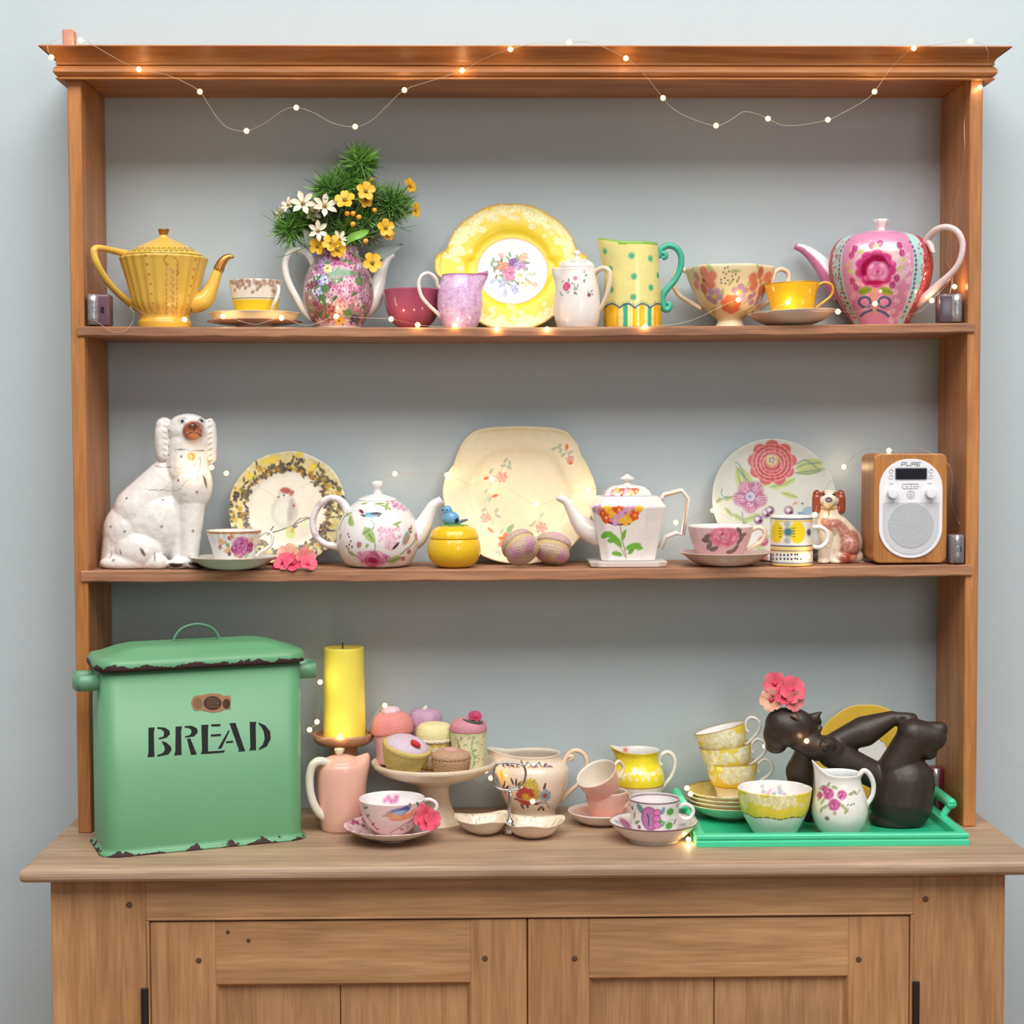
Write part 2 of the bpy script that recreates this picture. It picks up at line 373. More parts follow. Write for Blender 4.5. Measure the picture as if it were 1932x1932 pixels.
rbox('upright', (XRi, 0, .0003), (HW, DW - .001, ZTB), PZ, rack, .0015, 1)
rbox('top_board', (-HW, 0.0, ZTB), (HW, DW - .006, ZTB + .02), PX, rack, .001, 1)
def shelf(zt, zb, sag, tilt):
    n = 60; V = []
    x = np.linspace(-HW + .0115, HW - .0115, n)
    for i, xx in enumerate(x):
        q = (xx/HW); dz = -sag*(1 - q*q) + tilt*q
        wob = .0007*math.sin(i*1.7)
        y0 = YL + wob; x2 = min(max(xx, XLi + .0005), XRi - .0005)
        wz = .0006*math.sin(i*.9) + .0004*math.sin(i*2.3)
        V += [(xx, y0 + .0015, zb + dz + wz), (xx, y0, zb + dz + .002 + wz), (xx, y0, zt + dz - .002), (xx, y0 + .002, zt + dz), (xx, .006, zt + dz), (x2, .0065, zt + dz), (x2, DW - .002, zt + dz), (x2, DW - .002, zb + dz), (x2, .0065, zb + dz), (xx, .006, zb + dz)]
    F = grid_faces(n, 10).tolist(); F += [tuple(range(10)), tuple(range((n - 1)*10, n*10))[::-1]]
    o = mesh_obj('shelf', V, F, PS, rack, smooth=False); return o
SAG1, SAG2 = .0045, .0025
shelf(Z1T, Z1B, SAG1, .0015); shelf(Z2T, Z2B, SAG2, .002)
def zsh(which, px, Y=.06, hw=45):           # height of a shelf's top under a photo column (the highest point under the foot)
    z = []
    for d in (-hw, 0, hw):
        q = at(px + d, 600, Y)[0]/HW
        z.append(Z1T - SAG1*(1 - q*q) + .0015*q if which == 1 else Z2T - SAG2*(1 - q*q) + .002*q)
    return max(z) + .0004
def cornice():
    h = ZCT
    z = lambda py, p: at(966, py, -p)[2] - ZC
    prof = [(0.0, ZTB - .001), (.0035, z(151, .004)), (.013, z(151, .013)), (.0145, z(149, .014)), (.0145, z(147, .014)), (.011, z(145.5, .012)), (.015, z(142, .015)), (.018, z(136, .018)), (.0175, z(130, .017)), (.0145, z(126, .014)), (.011, z(124.5, .011)),
            (.014, z(122.5, .014)), (.0145, z(119, .014)), (.013, z(118, .013)), (.0165, z(110, .016)), (.022, z(101, .022)), (.029, z(92, .029)), (.0345, z(86, .034)), (.036, h - .002), (.035, h), (0, h), (0, h - .012)]
    V = []
    for p, zz in prof: V += [(-HW - p, DW - .004, zz), (-HW - p, -p, zz), (HW + p, -p, zz), (HW + p, DW - .004, zz)]
    F = []
    for i in range(len(prof)):
        for j in range(3): F.append((i*4 + j, ((i + 1) % len(prof))*4 + j, ((i + 1) % len(prof))*4 + j + 1, i*4 + j + 1))
    return mesh_obj('cornice', V, F, PX, rack, smooth=False)
cornice()
# ------------------------------------------------------------------ dresser base
BX = wood('base_pine_rail', S(168, 122, 80), S(184, 138, 94), S(196, 150, 106), 'X', rough=.5)
BZ = wood('base_pine_stile', S(168, 120, 78), S(184, 136, 92), S(196, 148, 102), 'Z', rough=.5)
BP = wood('base_pine_panel', S(166, 120, 80), S(180, 134, 92), S(192, 146, 102), 'Z', rough=.5, scale=1.3)
TOPM = wood('countertop_pine', S(158, 128, 102), S(176, 146, 118), S(190, 160, 132), 'X', rough=.5, scale=.8)
darkm = mat('gap_shade', S(30, 20, 14), rough=.8)
pegm = mat('dark_peg', S(92, 62, 40), rough=.7); hingem = mat('black_iron', S(36, 28, 28), rough=.5)
base = root('dresser_cupboard', (0, 0, ZC), 'wide honey pine dresser cupboard with two panelled doors below the counter', 'cabinet')
def countertop():
    ov = -YN + YB; xl, xr = -HW - .0355, HW + .0385
    prof = [(.0, ZB), (.021, ZB), (.0255, ZB + .002), (.028, ZB + .006), (.0285, ZB + .010), (.0282, ZB + .0145), (.0268, ZB + .018), (.0242, ZB + .0208), (.0208, -.0013), (.0178, -.0011), (.0160, 0), (0, 0)]
    V = []; off = .0285
    for p, zz in prof:
        q = p - off; V += [(xl - q, DW - .002, zz), (xl - q, YN - q, zz), (xr + q, YN - q, zz), (xr + q, DW - .002, zz)]
    F = []
    for i in range(len(prof) - 1):
        for j in range(3): F.append((i*4 + j, (i + 1)*4 + j, (i + 1)*4 + j + 1, i*4 + j + 1))
    k = (len(prof) - 1)*4; F.append((k, k + 1, k + 2, k + 3)); F.append((3, 2, 1, 0))
    F.append(tuple(range(0, len(prof)*4, 4))); F.append(tuple(range(3, len(prof)*4, 4))[::-1])
    o = mesh_obj('countertop', V, F, TOPM, base, smooth=False)
    bm = bmesh.new(); bm.from_mesh(o.data); bmesh.ops.recalc_face_normals(bm, faces=bm.faces[:]); bm.to_mesh(o.data); bm.free()
countertop()
B = lambda px, py, Y=YB: at(px, py, Y) - np.array([0, 0, ZC])
zrail = B(966, 1730)[2]; zbot = -ZC + .10
xs_l, xs_r = B(276, 1740)[0], B(1723, 1740)[0]; zdt = B(966, 1731.5)[2] - .0015; xm = B(995, 1800)[0]
rbox('stile', (BL, YB, -ZC + .0006), (xs_l, YB + .024, ZB), BZ, base, .001, 1)
rbox('stile', (xs_r, YB, -ZC + .0006), (BR, YB + .024, ZB), BZ, base, .001, 1)
rbox('top_rail', (xs_l, YB + .0006, zdt + .0008), (xs_r, YB + .024, ZB), BX, base, .0006, 1)
rbox('bottom_rail', (xs_l, YB + .0006, -ZC + .0006), (xs_r, YB + .024, zbot), BX, base, .001, 1)
rbox('side_panel', (BL + .0005, YB + .024, -ZC + .0006), (BL + .02, DW - .002, ZB), BZ, base, .001, 1)
rbox('side_panel', (BR - .02, YB + .024, -ZC + .0006), (BR - .0005, DW - .002, ZB), BZ, base, .001, 1)
rbox('bead', (xs_l + .0005, YB - .0022, zdt + .0012), (xs_r - .0005, YB + .001, zdt + .0055), BX, base, .0018, 3)
rbox('bead', (xs_l - .0002, YB - .0022, zbot), (xs_l + .0048, YB + .01, zdt + .001), BZ, base, .0018, 3)
rbox('bead', (xs_r - .0048, YB - .0022, zbot), (xs_r + .0002, YB + .01, zdt + .001), BZ, base, .0018, 3)
rbox('gap_shade_board', (BL + .02, YB + .034, -ZC + .02), (BR - .02, YB + .04, ZB - .004), darkm, base, 0)  # unseen dark sheet behind the doors; its colour stands for shade in the gaps
def disc_peg(px, py, parent, r=.0048, Y=YB):
    p = B(px, py, Y); V, F = [], []
    for k, (rr, yy) in enumerate(((r, .002), (r, -.0006), (r*.7, -.0011))):
        V += [(p[0] + rr*math.cos(a), Y + yy, p[2] + rr*math.sin(a)) for a in np.linspace(0, 2*PI, 12, endpoint=False)]
    F = grid_faces(3, 12).tolist() + [tuple(range(24, 36))]
    return mesh_obj('peg', V, F, pegm, parent, smooth=False)
for q in ((244, 1707), (1746, 1696)): disc_peg(*q, base)
def door(x0, x1, pl, pr, ptop, joint, pegs, hinge_px, side):
    zt = zdt - .001; zb_ = zbot + .001; y0, y1 = YB + .001, YB + .022
    d = bpy.data.objects.new('door', None); COL.objects.link(d); d.parent = base; d.empty_display_size = .02
    xa, xb = B(pl, 1900)[0], B(pr, 1900)[0]; zp = B(966, ptop)[2]
    rbox('door_stile', (x0, y0, zb_), (xa, y1, zt), BZ, d, .0012, 1); rbox('door_stile', (xb, y0, zb_), (x1, y1, zt), BZ, d, .0012, 1)
    rbox('door_rail', (xa, y0 + .0005, zp), (xb, y1, zt - .0002), BX, d, .0004, 1); rbox('door_rail', (xa, y0 + .0005, zb_), (xb, y1, zb_ + .11), BX, d, .0004, 1)
    m = .006                                 # chamfer moulding round the panel
    yq = y0 + .010
    V = [(xa, y0 + .001, zp), (xb, y0 + .001, zp), (xb - m, yq, zp - m), (xa + m, yq, zp - m), (xa, y0 + .001, zb_ + .11), (xb, y0 + .001, zb_ + .11), (xb - m, yq, zb_ + .11 + m), (xa + m, yq, zb_ + .11 + m)]
    mesh_obj('moulding', V, [(0, 1, 2, 3), (1, 5, 6, 2), (5, 4, 7, 6), (4, 0, 3, 7)], BZ, d, smooth=False)
    xj = B(joint, 1900)[0]
    rbox('panel_board', (xa, yq - .0005, zb_ + .105), (xj - .0006, yq + .006, zp + .004), BP, d, .0012, 1)
    rbox('panel_board', (xj + .0006, yq - .0005, zb_ + .105), (xb, yq + .006, zp + .004), BP, d, .0012, 1)
    for q in pegs: disc_peg(q[0], q[1], d, q[2] if len(q) > 2 else .0045, y0)
    if side:                                 # closing bead on the meeting stile
        rbox('astragal', (x0 + .006, y0 - .0016, zb_), (x0 + .0095, y0 + .001, zt), BZ, d, .0012, 2)
    hx = B(hinge_px, 1890)[0]; hz = B(hinge_px, 1864 if not side else 1851)[2]
    tube_v('hinge', (hx, YB - .003, hz - .075), (hx, YB - .003, hz), .0058, hingem, d)
def tube_v(name, a, b, r, m, parent, n=12):
    a, b = np.array(a, float), np.array(b, float); d = b - a; d /= np.linalg.norm(d)
    u = np.cross(d, (0, 1, 0) if abs(d[1]) < .9 else (1, 0, 0)); u /= np.linalg.norm(u); v = np.cross(d, u); th = np.linspace(0, 2*PI, n, endpoint=False)
    V = np.concatenate([c + r*(np.cos(th)[:, None]*u + np.sin(th)[:, None]*v) for c in (a, b)])
    F = grid_faces(2, n).tolist() + [tuple(range(n))[::-1], tuple(range(n, 2*n))]
    return mesh_obj(name, V, F, m, parent, smooth=False)
door(xs_l + .0055, xm - .0008, 408, 888, 1853, 641, ((375, 1812), (915, 1808), (430, 1758, .003), (469, 1774, .003)), 274, 0)
door(xm + .0008, xs_r - .0055, 1112, 1600, 1847, 1349, ((1084, 1808), (1620, 1810)), 1727, 1)
blk = Th('wooden_block', 'small pinkish wooden block standing on top of the cornice', 'block', 132, .0, ZCT + .0004)
rbox('block', (-.009, -.012, 0), (.008, .012, abs(blk.zp(58))), mat('pink_wood', S(196, 140, 118), rough=.7), blk.o, .0015, 1)
# ------------------------------------------------------------------ top shelf
WHITE = S(236, 232, 226); CREAM = S(232, 218, 190); GOLD = mat('gilt', S(196, 140, 70), rough=.28, metal=.75)
whitem = mat('white_glaze', WHITE, .14, .03); creamm = mat('cream_glaze', S(232, 214, 184), .16, .04)
SP = PI                                      # towards the left in the photo
def battery(name, label, px0, px1, py0, Y, z0, depth, yaw, sil, cas):
    t = Th(name, label, 'battery box', (px0 + px1)/2, Y, z0, 'fairy light battery boxes')
    w = (px1 - px0)*t.s/2; h = t.zp(py0)
    cm = mat('box_' + name + str(int(px0)), cas, .22, .12); sm = mat('silver_foil', S(168, 164, 168), .25, .25, 120, .5, .6, 120)
    rbox('case', (-w, -depth/2, 0), (w, depth/2, h), cm, t.o, .004, 3, smooth=True)
    r = w*.5
    tube(t, 'foil_wrap', [(-w*sil, -depth/2 + r*.35, .002), (-w*sil, -depth/2 + r*.35, h*.5), (-w*sil, -depth/2 + r*.35, h - .0005)], r, sm, n=18, k=2, local=True, unit=1)
    rbox('switch', (w*.25, -depth/2 - .0015, h*.42), (w*.5, -depth/2 + .001, h*.6), mat('switch_black', S(40, 34, 40), .3), t.o, .0005, 1)
    t.o.rotation_euler = (0, 0, yaw); return t
battery('battery_box', 'purple and silver battery box beside the square handled yellow teapot', 168, 211, 556, .018, zsh(1, 190), .03, 0.0, .45, S(104, 76, 86))
# -- yellow ribbed teapot
t = Th('teapot', 'yellow ribbed teapot with gilt spout tip and angular handle', 'teapot', 311, .082, zsh(1, 311))
yel = S(226, 186, 84)
o = lathe(t, 'body', [(49, 617), (50, 609), (47, 604), (46, 598), (50, 590), (58, 575), (66, 545), (74, 516), (80, 495), (82, 489), (80, 486.5), (74, 485), (70, 485)], pmat(), n=300, fine=1.5, shape=lambda th, z: 1 + .012*np.cos(24*th)*sstep(20, 40, z))
p = Paint(o, t, yel)
p.band(598, 640, S(222, 172, 66))
for x0, x1, y0, y1 in ((275, 293, 483, 592), (371, 352, 491, 592)):
    for i in range(7): f = i/6; p.dot(x0 + (x1 - x0)*f, y0 + (y1 - y0)*f, 2.4 - f*.8, S(186, 106, 40))
gl = S(150, 110, 30)
for x in (315, 334):
    for y in range(498, 592, 9): p.line([(x + (1 if y % 2 else -1), y), (x - 1, y + 5)], 1.5, gl)
p.line([(316, 480), (310, 488), (312, 496), (318, 499)], 1.6, gl); p.line([(328, 485), (336, 495), (334, 520), (338, 512)], 1.4, gl)
p.poly([(314, 505), (333, 505), (333, 592), (316, 592)], S(216, 176, 110), .45)
for y in range(508, 590, 13): p.line([(322, y), (328, y + 5), (325, y + 9)], 1.3, gl)
p.done()
o = lathe(t, 'lid', [(75, 486.5), (75, 483.5), (70, 478.5), (58, 471), (42, 463), (24, 454.5), (11, 449), (8, 446.5), (8, 444)], pmat(), n=160, fine=2, snap=False); p = Paint(o, t, yel)
for k in range(14):
    x = 245 + k*10; dy = 4*math.cos((x - 311)/66*1.4) - 3
    p.line([(x, 473 + dy*.2), (x + 3, 467.5), (x + 7, 469), (x + 6, 473), (x + 10, 473)], 1.4, S(110, 98, 36))
p.band(484, 490, S(120, 110, 50), .5); p.done()
lathe(t, 'knob', [(7, 447), (7.5, 443), (9, 439), (10.5, 434), (10, 432.5), (7, 432)], GOLD, snap=False, n=32)
yelm = mat('yellow_glaze', yel, .16)
tube(t, 'handle', [(242, 480), (218, 474, -.025), (190, 468, -.055), (179, 469, -.064), (177, 478, -.066), (184, 500, -.064), (202, 530, -.05), (226, 556, -.028), (248, 574, -.006), (258, 580)], [8, 6.5, 6, 6, 6, 6, 6, 6, 6.5, 7], yelm, flat=(1, 1.2))
tube(t, 'spout', [(362, 572), (384, 566), (398, 545), (408, 520), (416, 500), (424, 489)], [20, 18, 13, 10, 8.2, 7], yelm, hole=0, caps=False)
tube(t, 'spout_tip', [(412, 510), (417, 498), (424, 489), (432, 484.5), (441, 485)], [10.6, 9.2, 7.8, 5.6, 2.5], GOLD, n=16)
# -- two plates and a cup
t = Th('saucer', 'rust rimmed white saucer lowest under the cream, brown and yellow cup', 'saucer', 481, .075, zsh(1, 481))
lathe(t, 'plate', [(34, 616), (36, 615), (60, 613), (82, 609.5), (88, 608), (88.5, 607), (86, 607), (60, 611), (34, 613), (0, 613)], mat('white_rust_glaze', S(234, 214, 196), .16))
lathe(t, 'rim_line', [(85.5, 607.6), (88.2, 608.6), (89.2, 607.4), (88, 606.4), (85.5, 607.6)], mat('rust_rim', S(140, 84, 60), .3), snap=False, n=96, k=1, caps=False)
zs2 = t.loc[2] - ZC + t.zp(612.2)
t = Th('tea_plate', 'cream scalloped tea plate stacked between rust rimmed saucer and cup', 'plate', 481, .075, zs2)
o = lathe(t, 'plate', [(32, 613), (36, 612), (58, 610), (74, 605), (82, 596), (85, 591.5), (83, 591.5), (74, 599), (58, 606), (30, 609), (0, 609)], pmat(), n=220, fine=2, shape=lambda th, z: 1 + .018*np.cos(8*th)*sstep(0, 15, z), snap=False)
p = Paint(o, t, S(240, 226, 204)); p.band(588, 594, S(206, 180, 140), .5); p.band(594, 606, S(238, 216, 170)); p.done()
zs3 = t.loc[2] - ZC + t.zp(608.2)
t = Th('teacup', 'white and yellow teacup with brown lace print standing on two plates', 'cup', 483, .075, zs3)
o = lathe(t, 'bowl', [(33, 609), (36, 604), (39, 592), (43, 572), (47, 552), (50, 533), (50, 530.5), (48.5, 530), (47, 535), (44, 552), (36, 590), (0, 600)], pmat(), n=220, fine=1.5)
p = Paint(o, t, S(232, 226, 216)); p.band(568, 612, S(238, 200, 40), inside=False); p.band(564.5, 566, S(110, 90, 60), .5, inside=False)
for _ in range(46):
    x = p.r.uniform(433, 533); y = 527 + abs(p.r.gauss(0, 9)); p.ell(x, y, p.r.uniform(3, 7), p.r.uniform(2, 4.5), p.r.uniform(0, 3), p.vary(S(176, 140, 116)), .3, .8)
for x, y in ((441, 548), (446, 541), (463, 545), (470, 540), (487, 547), (493, 541), (478, 552)): p.ell(x, y, 4, 3, 1, S(150, 116, 96), .3, .8)
p.band(526, 528.5, S(190, 160, 130), .4, inside=False); p.done()
tube(t, 'handle', [(520, 546, -.026), (524, 540, -.034), (526, 548, -.042), (522, 562, -.046), (516, 575, -.044), (511, 590, -.034)], 3.2, whitem)
# -- chintz teapot used as a vase
t = Th('teapot', 'all over flower patterned teapot holding a bunch of artificial flowers', 'teapot', 639, .085, zsh(1, 639))
o = lathe(t, 'body', [(40, 625), (42, 620), (46, 611), (57, 594), (65, 572), (67, 553), (64, 530), (57, 510), (47, 494), (41, 482), (38, 471), (38, 467), (36, 466.5), (35, 470), (38, 482), (44, 500), (30, 540), (0, 560)], pmat(), n=280, fine=1.4)
p = Paint(o, t, S(168, 128, 140), 3)
pk, lp, gr, bl, dk = S(196, 120, 150), S(222, 170, 186), S(92, 132, 84), S(120, 130, 186), S(130, 60, 90)
for _ in range(230):
    x, y = p.r.uniform(572, 706), p.r.uniform(468, 620); c = p.r.choice([pk, lp, lp, S(130, 158, 118), S(226, 222, 220), S(150, 110, 150), dk])
    p.daisy(x, y, p.r.uniform(4, 8), 5, c, p.r.choice([dk, S(236, 226, 190), S(60, 70, 130)]))
def hyd(x0, y0, rx, ry, n, cs, cd, rs=(5.5, 8.)):
    for _ in range(n):
        a, q = p.r.uniform(0, 6.3), math.sqrt(p.r.random()); p.daisy(x0 + rx*q*math.cos(a), y0 + ry*q*math.sin(a), p.r.uniform(*rs), 4, p.r.choice(cs), cd)
p.ell(648, 513, 26, 6, .05, S(84, 140, 104))
hyd(654, 548, 30, 24, 70, [S(226, 160, 184), S(206, 130, 164), S(238, 190, 204)], S(150, 70, 110))
hyd(648, 492, 24, 12, 34, [S(206, 140, 170), S(180, 100, 140)], S(110, 50, 80)); hyd(612, 498, 12, 14, 24, [S(150, 120, 170), S(180, 150, 190)], S(90, 60, 120))
hyd(602, 540, 13, 22, 30, [S(220, 224, 238), S(170, 180, 220)], S(44, 52, 120)); hyd(640, 585, 16, 14, 24, [S(232, 160, 160), S(240, 190, 180)], S(180, 90, 100), (6, 9))
hyd(610, 590, 22, 16, 30, [S(176, 120, 110), S(150, 90, 90)], S(90, 50, 50)); hyd(693, 545, 12, 30, 30, [S(190, 160, 180), S(160, 120, 150)], S(120, 70, 100))
for x, y, c in ((617, 505, S(232, 212, 130)), (641, 607, S(222, 178, 60)), (612, 545, gr), (656, 593, gr), (606, 563, gr), (679, 530, gr), (591, 535, dk), (670, 602, S(70, 60, 120))): p.daisy(x, y, 9, 7, c, S(120, 120, 60))
for _ in range(26): p.leaf(p.r.uniform(575, 703), p.r.uniform(475, 618), 13, 6, p.r.uniform(0, 3), p.vary(gr), S(50, 90, 60))
p.band(617, 640, S(224, 216, 206)); p.inside(S(120, 110, 100)); p.done()
tube(t, 'handle', [(594, 512), (590, 495), (579, 478), (562, 471), (546, 479), (538, 500), (544, 530), (560, 562), (577, 590), (590, 604)], [7, 6.6, 6.4, 6.4, 6.4, 6.4, 6.4, 6.2, 6.2, 6], whitem)
tube(t, 'spout', [(682, 584, .006), (702, 566, .016), (712, 538, .024), (720, 512, .03), (728, 495, .034), (736, 485, .038), (743, 482, .04)], [20, 19, 15, 11, 8, 6, 5.5], whitem, hole=.7)
ZV = t
# -- magenta bowl
t = Th('sugar_bowl', 'plain mulberry pink bowl between the flowered teapot and the lilac jug', 'bowl', 779, .08, zsh(1, 779))
lathe(t, 'bowl', [(25, 626), (28, 618), (41, 605), (49, 588), (53, 567), (55.5, 550), (55.5, 548), (53.5, 548), (51, 565), (40, 598), (0, 610)], mat('mulberry_glaze', S(166, 82, 108), .14, .1, 200))
# -- lilac jug
t = Th('milk_jug', 'small lilac speckled jug with white loop handle in front of the yellow plate', 'jug', 868, .04, zsh(1, 868))
o = lathe(t, 'body', [(30, 623), (31, 619), (37, 606), (42, 585), (43, 567), (41, 546), (36, 528), (34, 521), (34, 519), (32.5, 519), (34, 528), (38, 550), (30, 600), (0, 612)], pmat(), n=240, fine=1.4, lip={'a': 0, 'amt': 20, 'w': .34, 'y0': 552, 'y1': 520, 'lift': 8})
p = Paint(o, t, S(206, 160, 204), 4)
for _ in range(420): p.daisy(p.r.uniform(822, 916), p.r.uniform(518, 622), p.r.uniform(2.5, 4.5), 5, p.vary(S(230, 196, 226), .05), S(190, 140, 190))
p.band(516, 521, S(176, 110, 150), .6); p.done()
tube(t, 'handle', [(836, 546, -.004), (826, 540, -.014), (822, 526, -.02), (810, 516, -.025), (797, 519, -.028), (790, 534, -.028), (794, 556, -.027), (806, 573, -.022), (822, 588, -.012), (836, 602, -.003)], 3.6, whitem)
# -- plates that lean on the wall
def plate(t, name, rim, prof, lean, material, n=300, step=2.0, cb=None, parent=None, yaw=0.):
    """rim = outline radius (px) by angle; prof = (fraction of the outline, depth px towards the room) from the centre out; the plate stands on its edge and leans back"""
    th = np.linspace(0, 2*PI, n, endpoint=False); Rr = rim(th)*t.s; P = catmull(np.array(prof, float), 5)
    P = resample(np.c_[P[:, 0]*Rr.max(), P[:, 1]*t.s], step*t.s); fr, h = P[:, 0]/Rr.max(), P[:, 1]
    back = [(1.0, h[-1] - 2.2*t.s), (.93, h[-1] - 5*t.s), (.6, -3.2*t.s), (.5, -5.5*t.s), (.0, -5.5*t.s)]
    fr = np.r_[fr, [b[0] for b in back]]; h = np.r_[h, [b[1] for b in back]]
    f0 = np.maximum(fr, .002)
    a = f0[:, None]*(Rr*np.cos(th))[None]; b = f0[:, None]*(Rr*np.sin(th))[None]; hh = h[:, None] + 0*a
    bb = -(Rr*np.sin(th)).min(); ca, sa = math.cos(lean), math.sin(lean)
    V = np.stack([a, (b + bb)*sa - hh*ca, (b + bb)*ca + hh*sa], -1)
    z0 = V[..., 2].min(); V[..., 2] -= z0
    if yaw: x, y = V[..., 0].copy(), V[..., 1].copy(); V[..., 0] = x*math.cos(yaw) - y*math.sin(yaw); V[..., 1] = x*math.sin(yaw) + y*math.cos(yaw)
    return mesh_obj(name, V.reshape(-1, 3), grid_faces(len(fr), n)[:, ::-1].copy(), material, parent or t.o)
t = Th('cake_plate', 'large yellow cake plate with a posy in the white centre leaning on the wall', 'plate', 966, .095, zsh(1, 966))
def rim1(th):
    lug = lambda c: np.exp(-(np.angle(np.exp(1j*(th - c)))/.2)**4)
    return 128 + 2.2*np.abs(np.cos(5*th))**.6 + 16*(lug(PI - .02) + lug(.02))
o = plate(t, 'plate', rim1, [(0, 0), (.3, 0), (.5, 0), (.56, 1), (.62, 5), (.7, 7), (.9, 9), (.985, 11), (1, 11)], math.radians(17), pmat('painted_plate', .22, spec=.28), n=420, step=1.7)
p = Paint(o, t, S(242, 212, 62), 5)
for a in np.linspace(0, 2*PI, 150):
    top = math.sin(a); dens = 1 if top > .15 else (.9 if top < -.75 else .15)
    for _ in range(3):
        if p.r.random() > dens: continue
        q = 128 - abs(p.r.gauss(2, 15)) ; x, y = 966 + math.cos(a)*q, 503 - math.sin(a)*q*.93
        p.daisy(x, y, p.r.uniform(4, 7), 6, p.vary(S(244, 236, 178), .05), S(240, 216, 120))
p.ell(967, 510, 68, 68, 0, S(186, 120, 70), .03); p.ell(967, 510, 66.3, 66.3, 0, S(240, 236, 228), .03)
def posy(p, x, y, k):
    g = S(130, 146, 120)
    for _ in range(34): a = p.r.uniform(0, 6.3); q = p.r.uniform(12, 38)*k; p.leaf(x + q*math.cos(a), y - q*math.sin(a)*.85, 11*k, 4.5*k, p.r.uniform(0, 3), p.vary(g, .25))
    for dx, dy, r, c in ((-19, -24, 4, S(220, 140, 110)), (-23, -12, 4, S(222, 140, 110)), (-24, -2, 4, S(220, 130, 100)), (21, -22, 7, S(230, 180, 150)), (35, 8, 5, S(180, 192, 180)), (38, 26, 5, S(222, 160, 130)), (-35, 22, 5, S(160, 176, 214)), (-17, 25, 8, S(160, 172, 214)), (5, 36, 7, S(150, 160, 210)), (-13, 42, 5, S(160, 172, 214)), (24, 26, 5, S(200, 196, 170)), (18, 14, 5, S(220, 214, 190))): p.daisy(x + dx*k, y + dy*k, r*k, 5, c, S(220, 200, 140))
    p.rose(x - 12*k, y - 5*k, 8*k, S(222, 130, 90), S(236, 170, 130), S(180, 80, 60)); p.rose(x + 3*k, y - 11*k, 9*k, S(120, 70, 140), S(150, 100, 170), S(80, 40, 100))
    p.rose(x + 14*k, y - 6*k, 10*k, S(180, 140, 190), S(210, 180, 214), S(130, 80, 150)); p.rose(x - 4*k, y + 6*k, 14*k, S(222, 110, 160), S(240, 160, 190), S(170, 50, 100))
    p.daisy(x + 17*k, y + 11*k, 13*k, 7, S(236, 232, 210), S(200, 180, 90)); p.daisy(x + 21*k, y + 27*k, 8*k, 6, S(226, 218, 190), S(190, 150, 90))
posy(p, 967, 506, 1.12); posy(p, 965, 507, .95)
for a in np.linspace(0, 2*PI, 200): x, y = 966 + math.cos(a)*rim1(np.array([a]))[0], 503 - math.sin(a)*rim1(np.array([a]))[0]*.93; p.dot(x, y, 2.2, S(200, 150, 50))
for sx in (-1, 1):                           # gilt scrolls on the lugs
    x = 966 + sx*128; p.line([(x - 4, 478), (x + 2, 474), (x + 8, 480)], 1.2, S(190, 150, 60)); p.line([(x - 6, 520), (x + 2, 526), (x + 8, 518)], 1.2, S(190, 150, 60)); p.line([(x + sx*6, 486), (x + sx*8, 500), (x + sx*6, 514)], 1.4, S(190, 150, 60))
p.done()
# -- white lidded jug
t = Th('hot_water_jug', 'white lidded jug with small pink rose sprays before the yellow cake plate', 'jug', 1089, .043, zsh(1, 1089))
o = lathe(t, 'body', [(36, 624), (37, 619), (42, 603), (44, 580), (42, 550), (38, 528), (35, 514), (34.5, 508), (33, 507), (30, 507)], pmat(), n=240, fine=1.4, lip={'a': SP, 'amt': 13, 'w': .32, 'y0': 545, 'y1': 510, 'lift': 2})
p = Paint(o, t, S(234, 228, 224), 6)
p.rose(1067, 540, 8, S(214, 70, 130), S(236, 140, 180), S(150, 30, 80), 1.1); p.rose(1084, 523.5, 4.5, S(224, 100, 150), S(240, 160, 190), S(170, 50, 90)); p.rose(1113, 556, 4, S(150, 60, 110), S(190, 110, 150), S(90, 30, 80))
for x, y in ((1072, 528), (1078, 533), (1060, 530), (1070, 552), (1056, 553), (1059, 557), (1082, 535), (1084, 540), (1089, 537), (1083, 546), (1088, 543), (1082, 552), (1086, 553), (1104, 513), (1107, 518), (1103, 528), (1104, 531), (1111, 552), (1118, 549), (1119, 555)): p.leaf(x, y, 6, 3, p.r.uniform(0, 3), p.vary(S(140, 150, 136)))
p.done()
o = lathe(t, 'lid', [(34, 508), (33.5, 503), (29, 496), (20, 491), (9, 488.5), (6, 487)], pmat(), n=140, fine=1.6, snap=False); p = Paint(o, t, S(232, 226, 222), 7)
for x in (1078, 1084, 1097, 1104): p.leaf(x, 492, 7, 3, .3, S(150, 152, 140))
p.done()
lathe(t, 'knob', [(4.5, 488), (4, 484), (6.5, 480), (6.5, 476), (4, 473), (0, 472.5)], whitem, snap=False, n=24)
tube(t, 'handle', [(1120, 518, -.006), (1129, 509, -.014), (1141, 506, -.022), (1150, 513, -.025), (1150.5, 530, -.025), (1146, 552, -.022), (1136, 578, -.014), (1126, 592, -.006)], [5.5, 5, 5, 4.6, 4.4, 4.4, 4.4, 4], creamm)
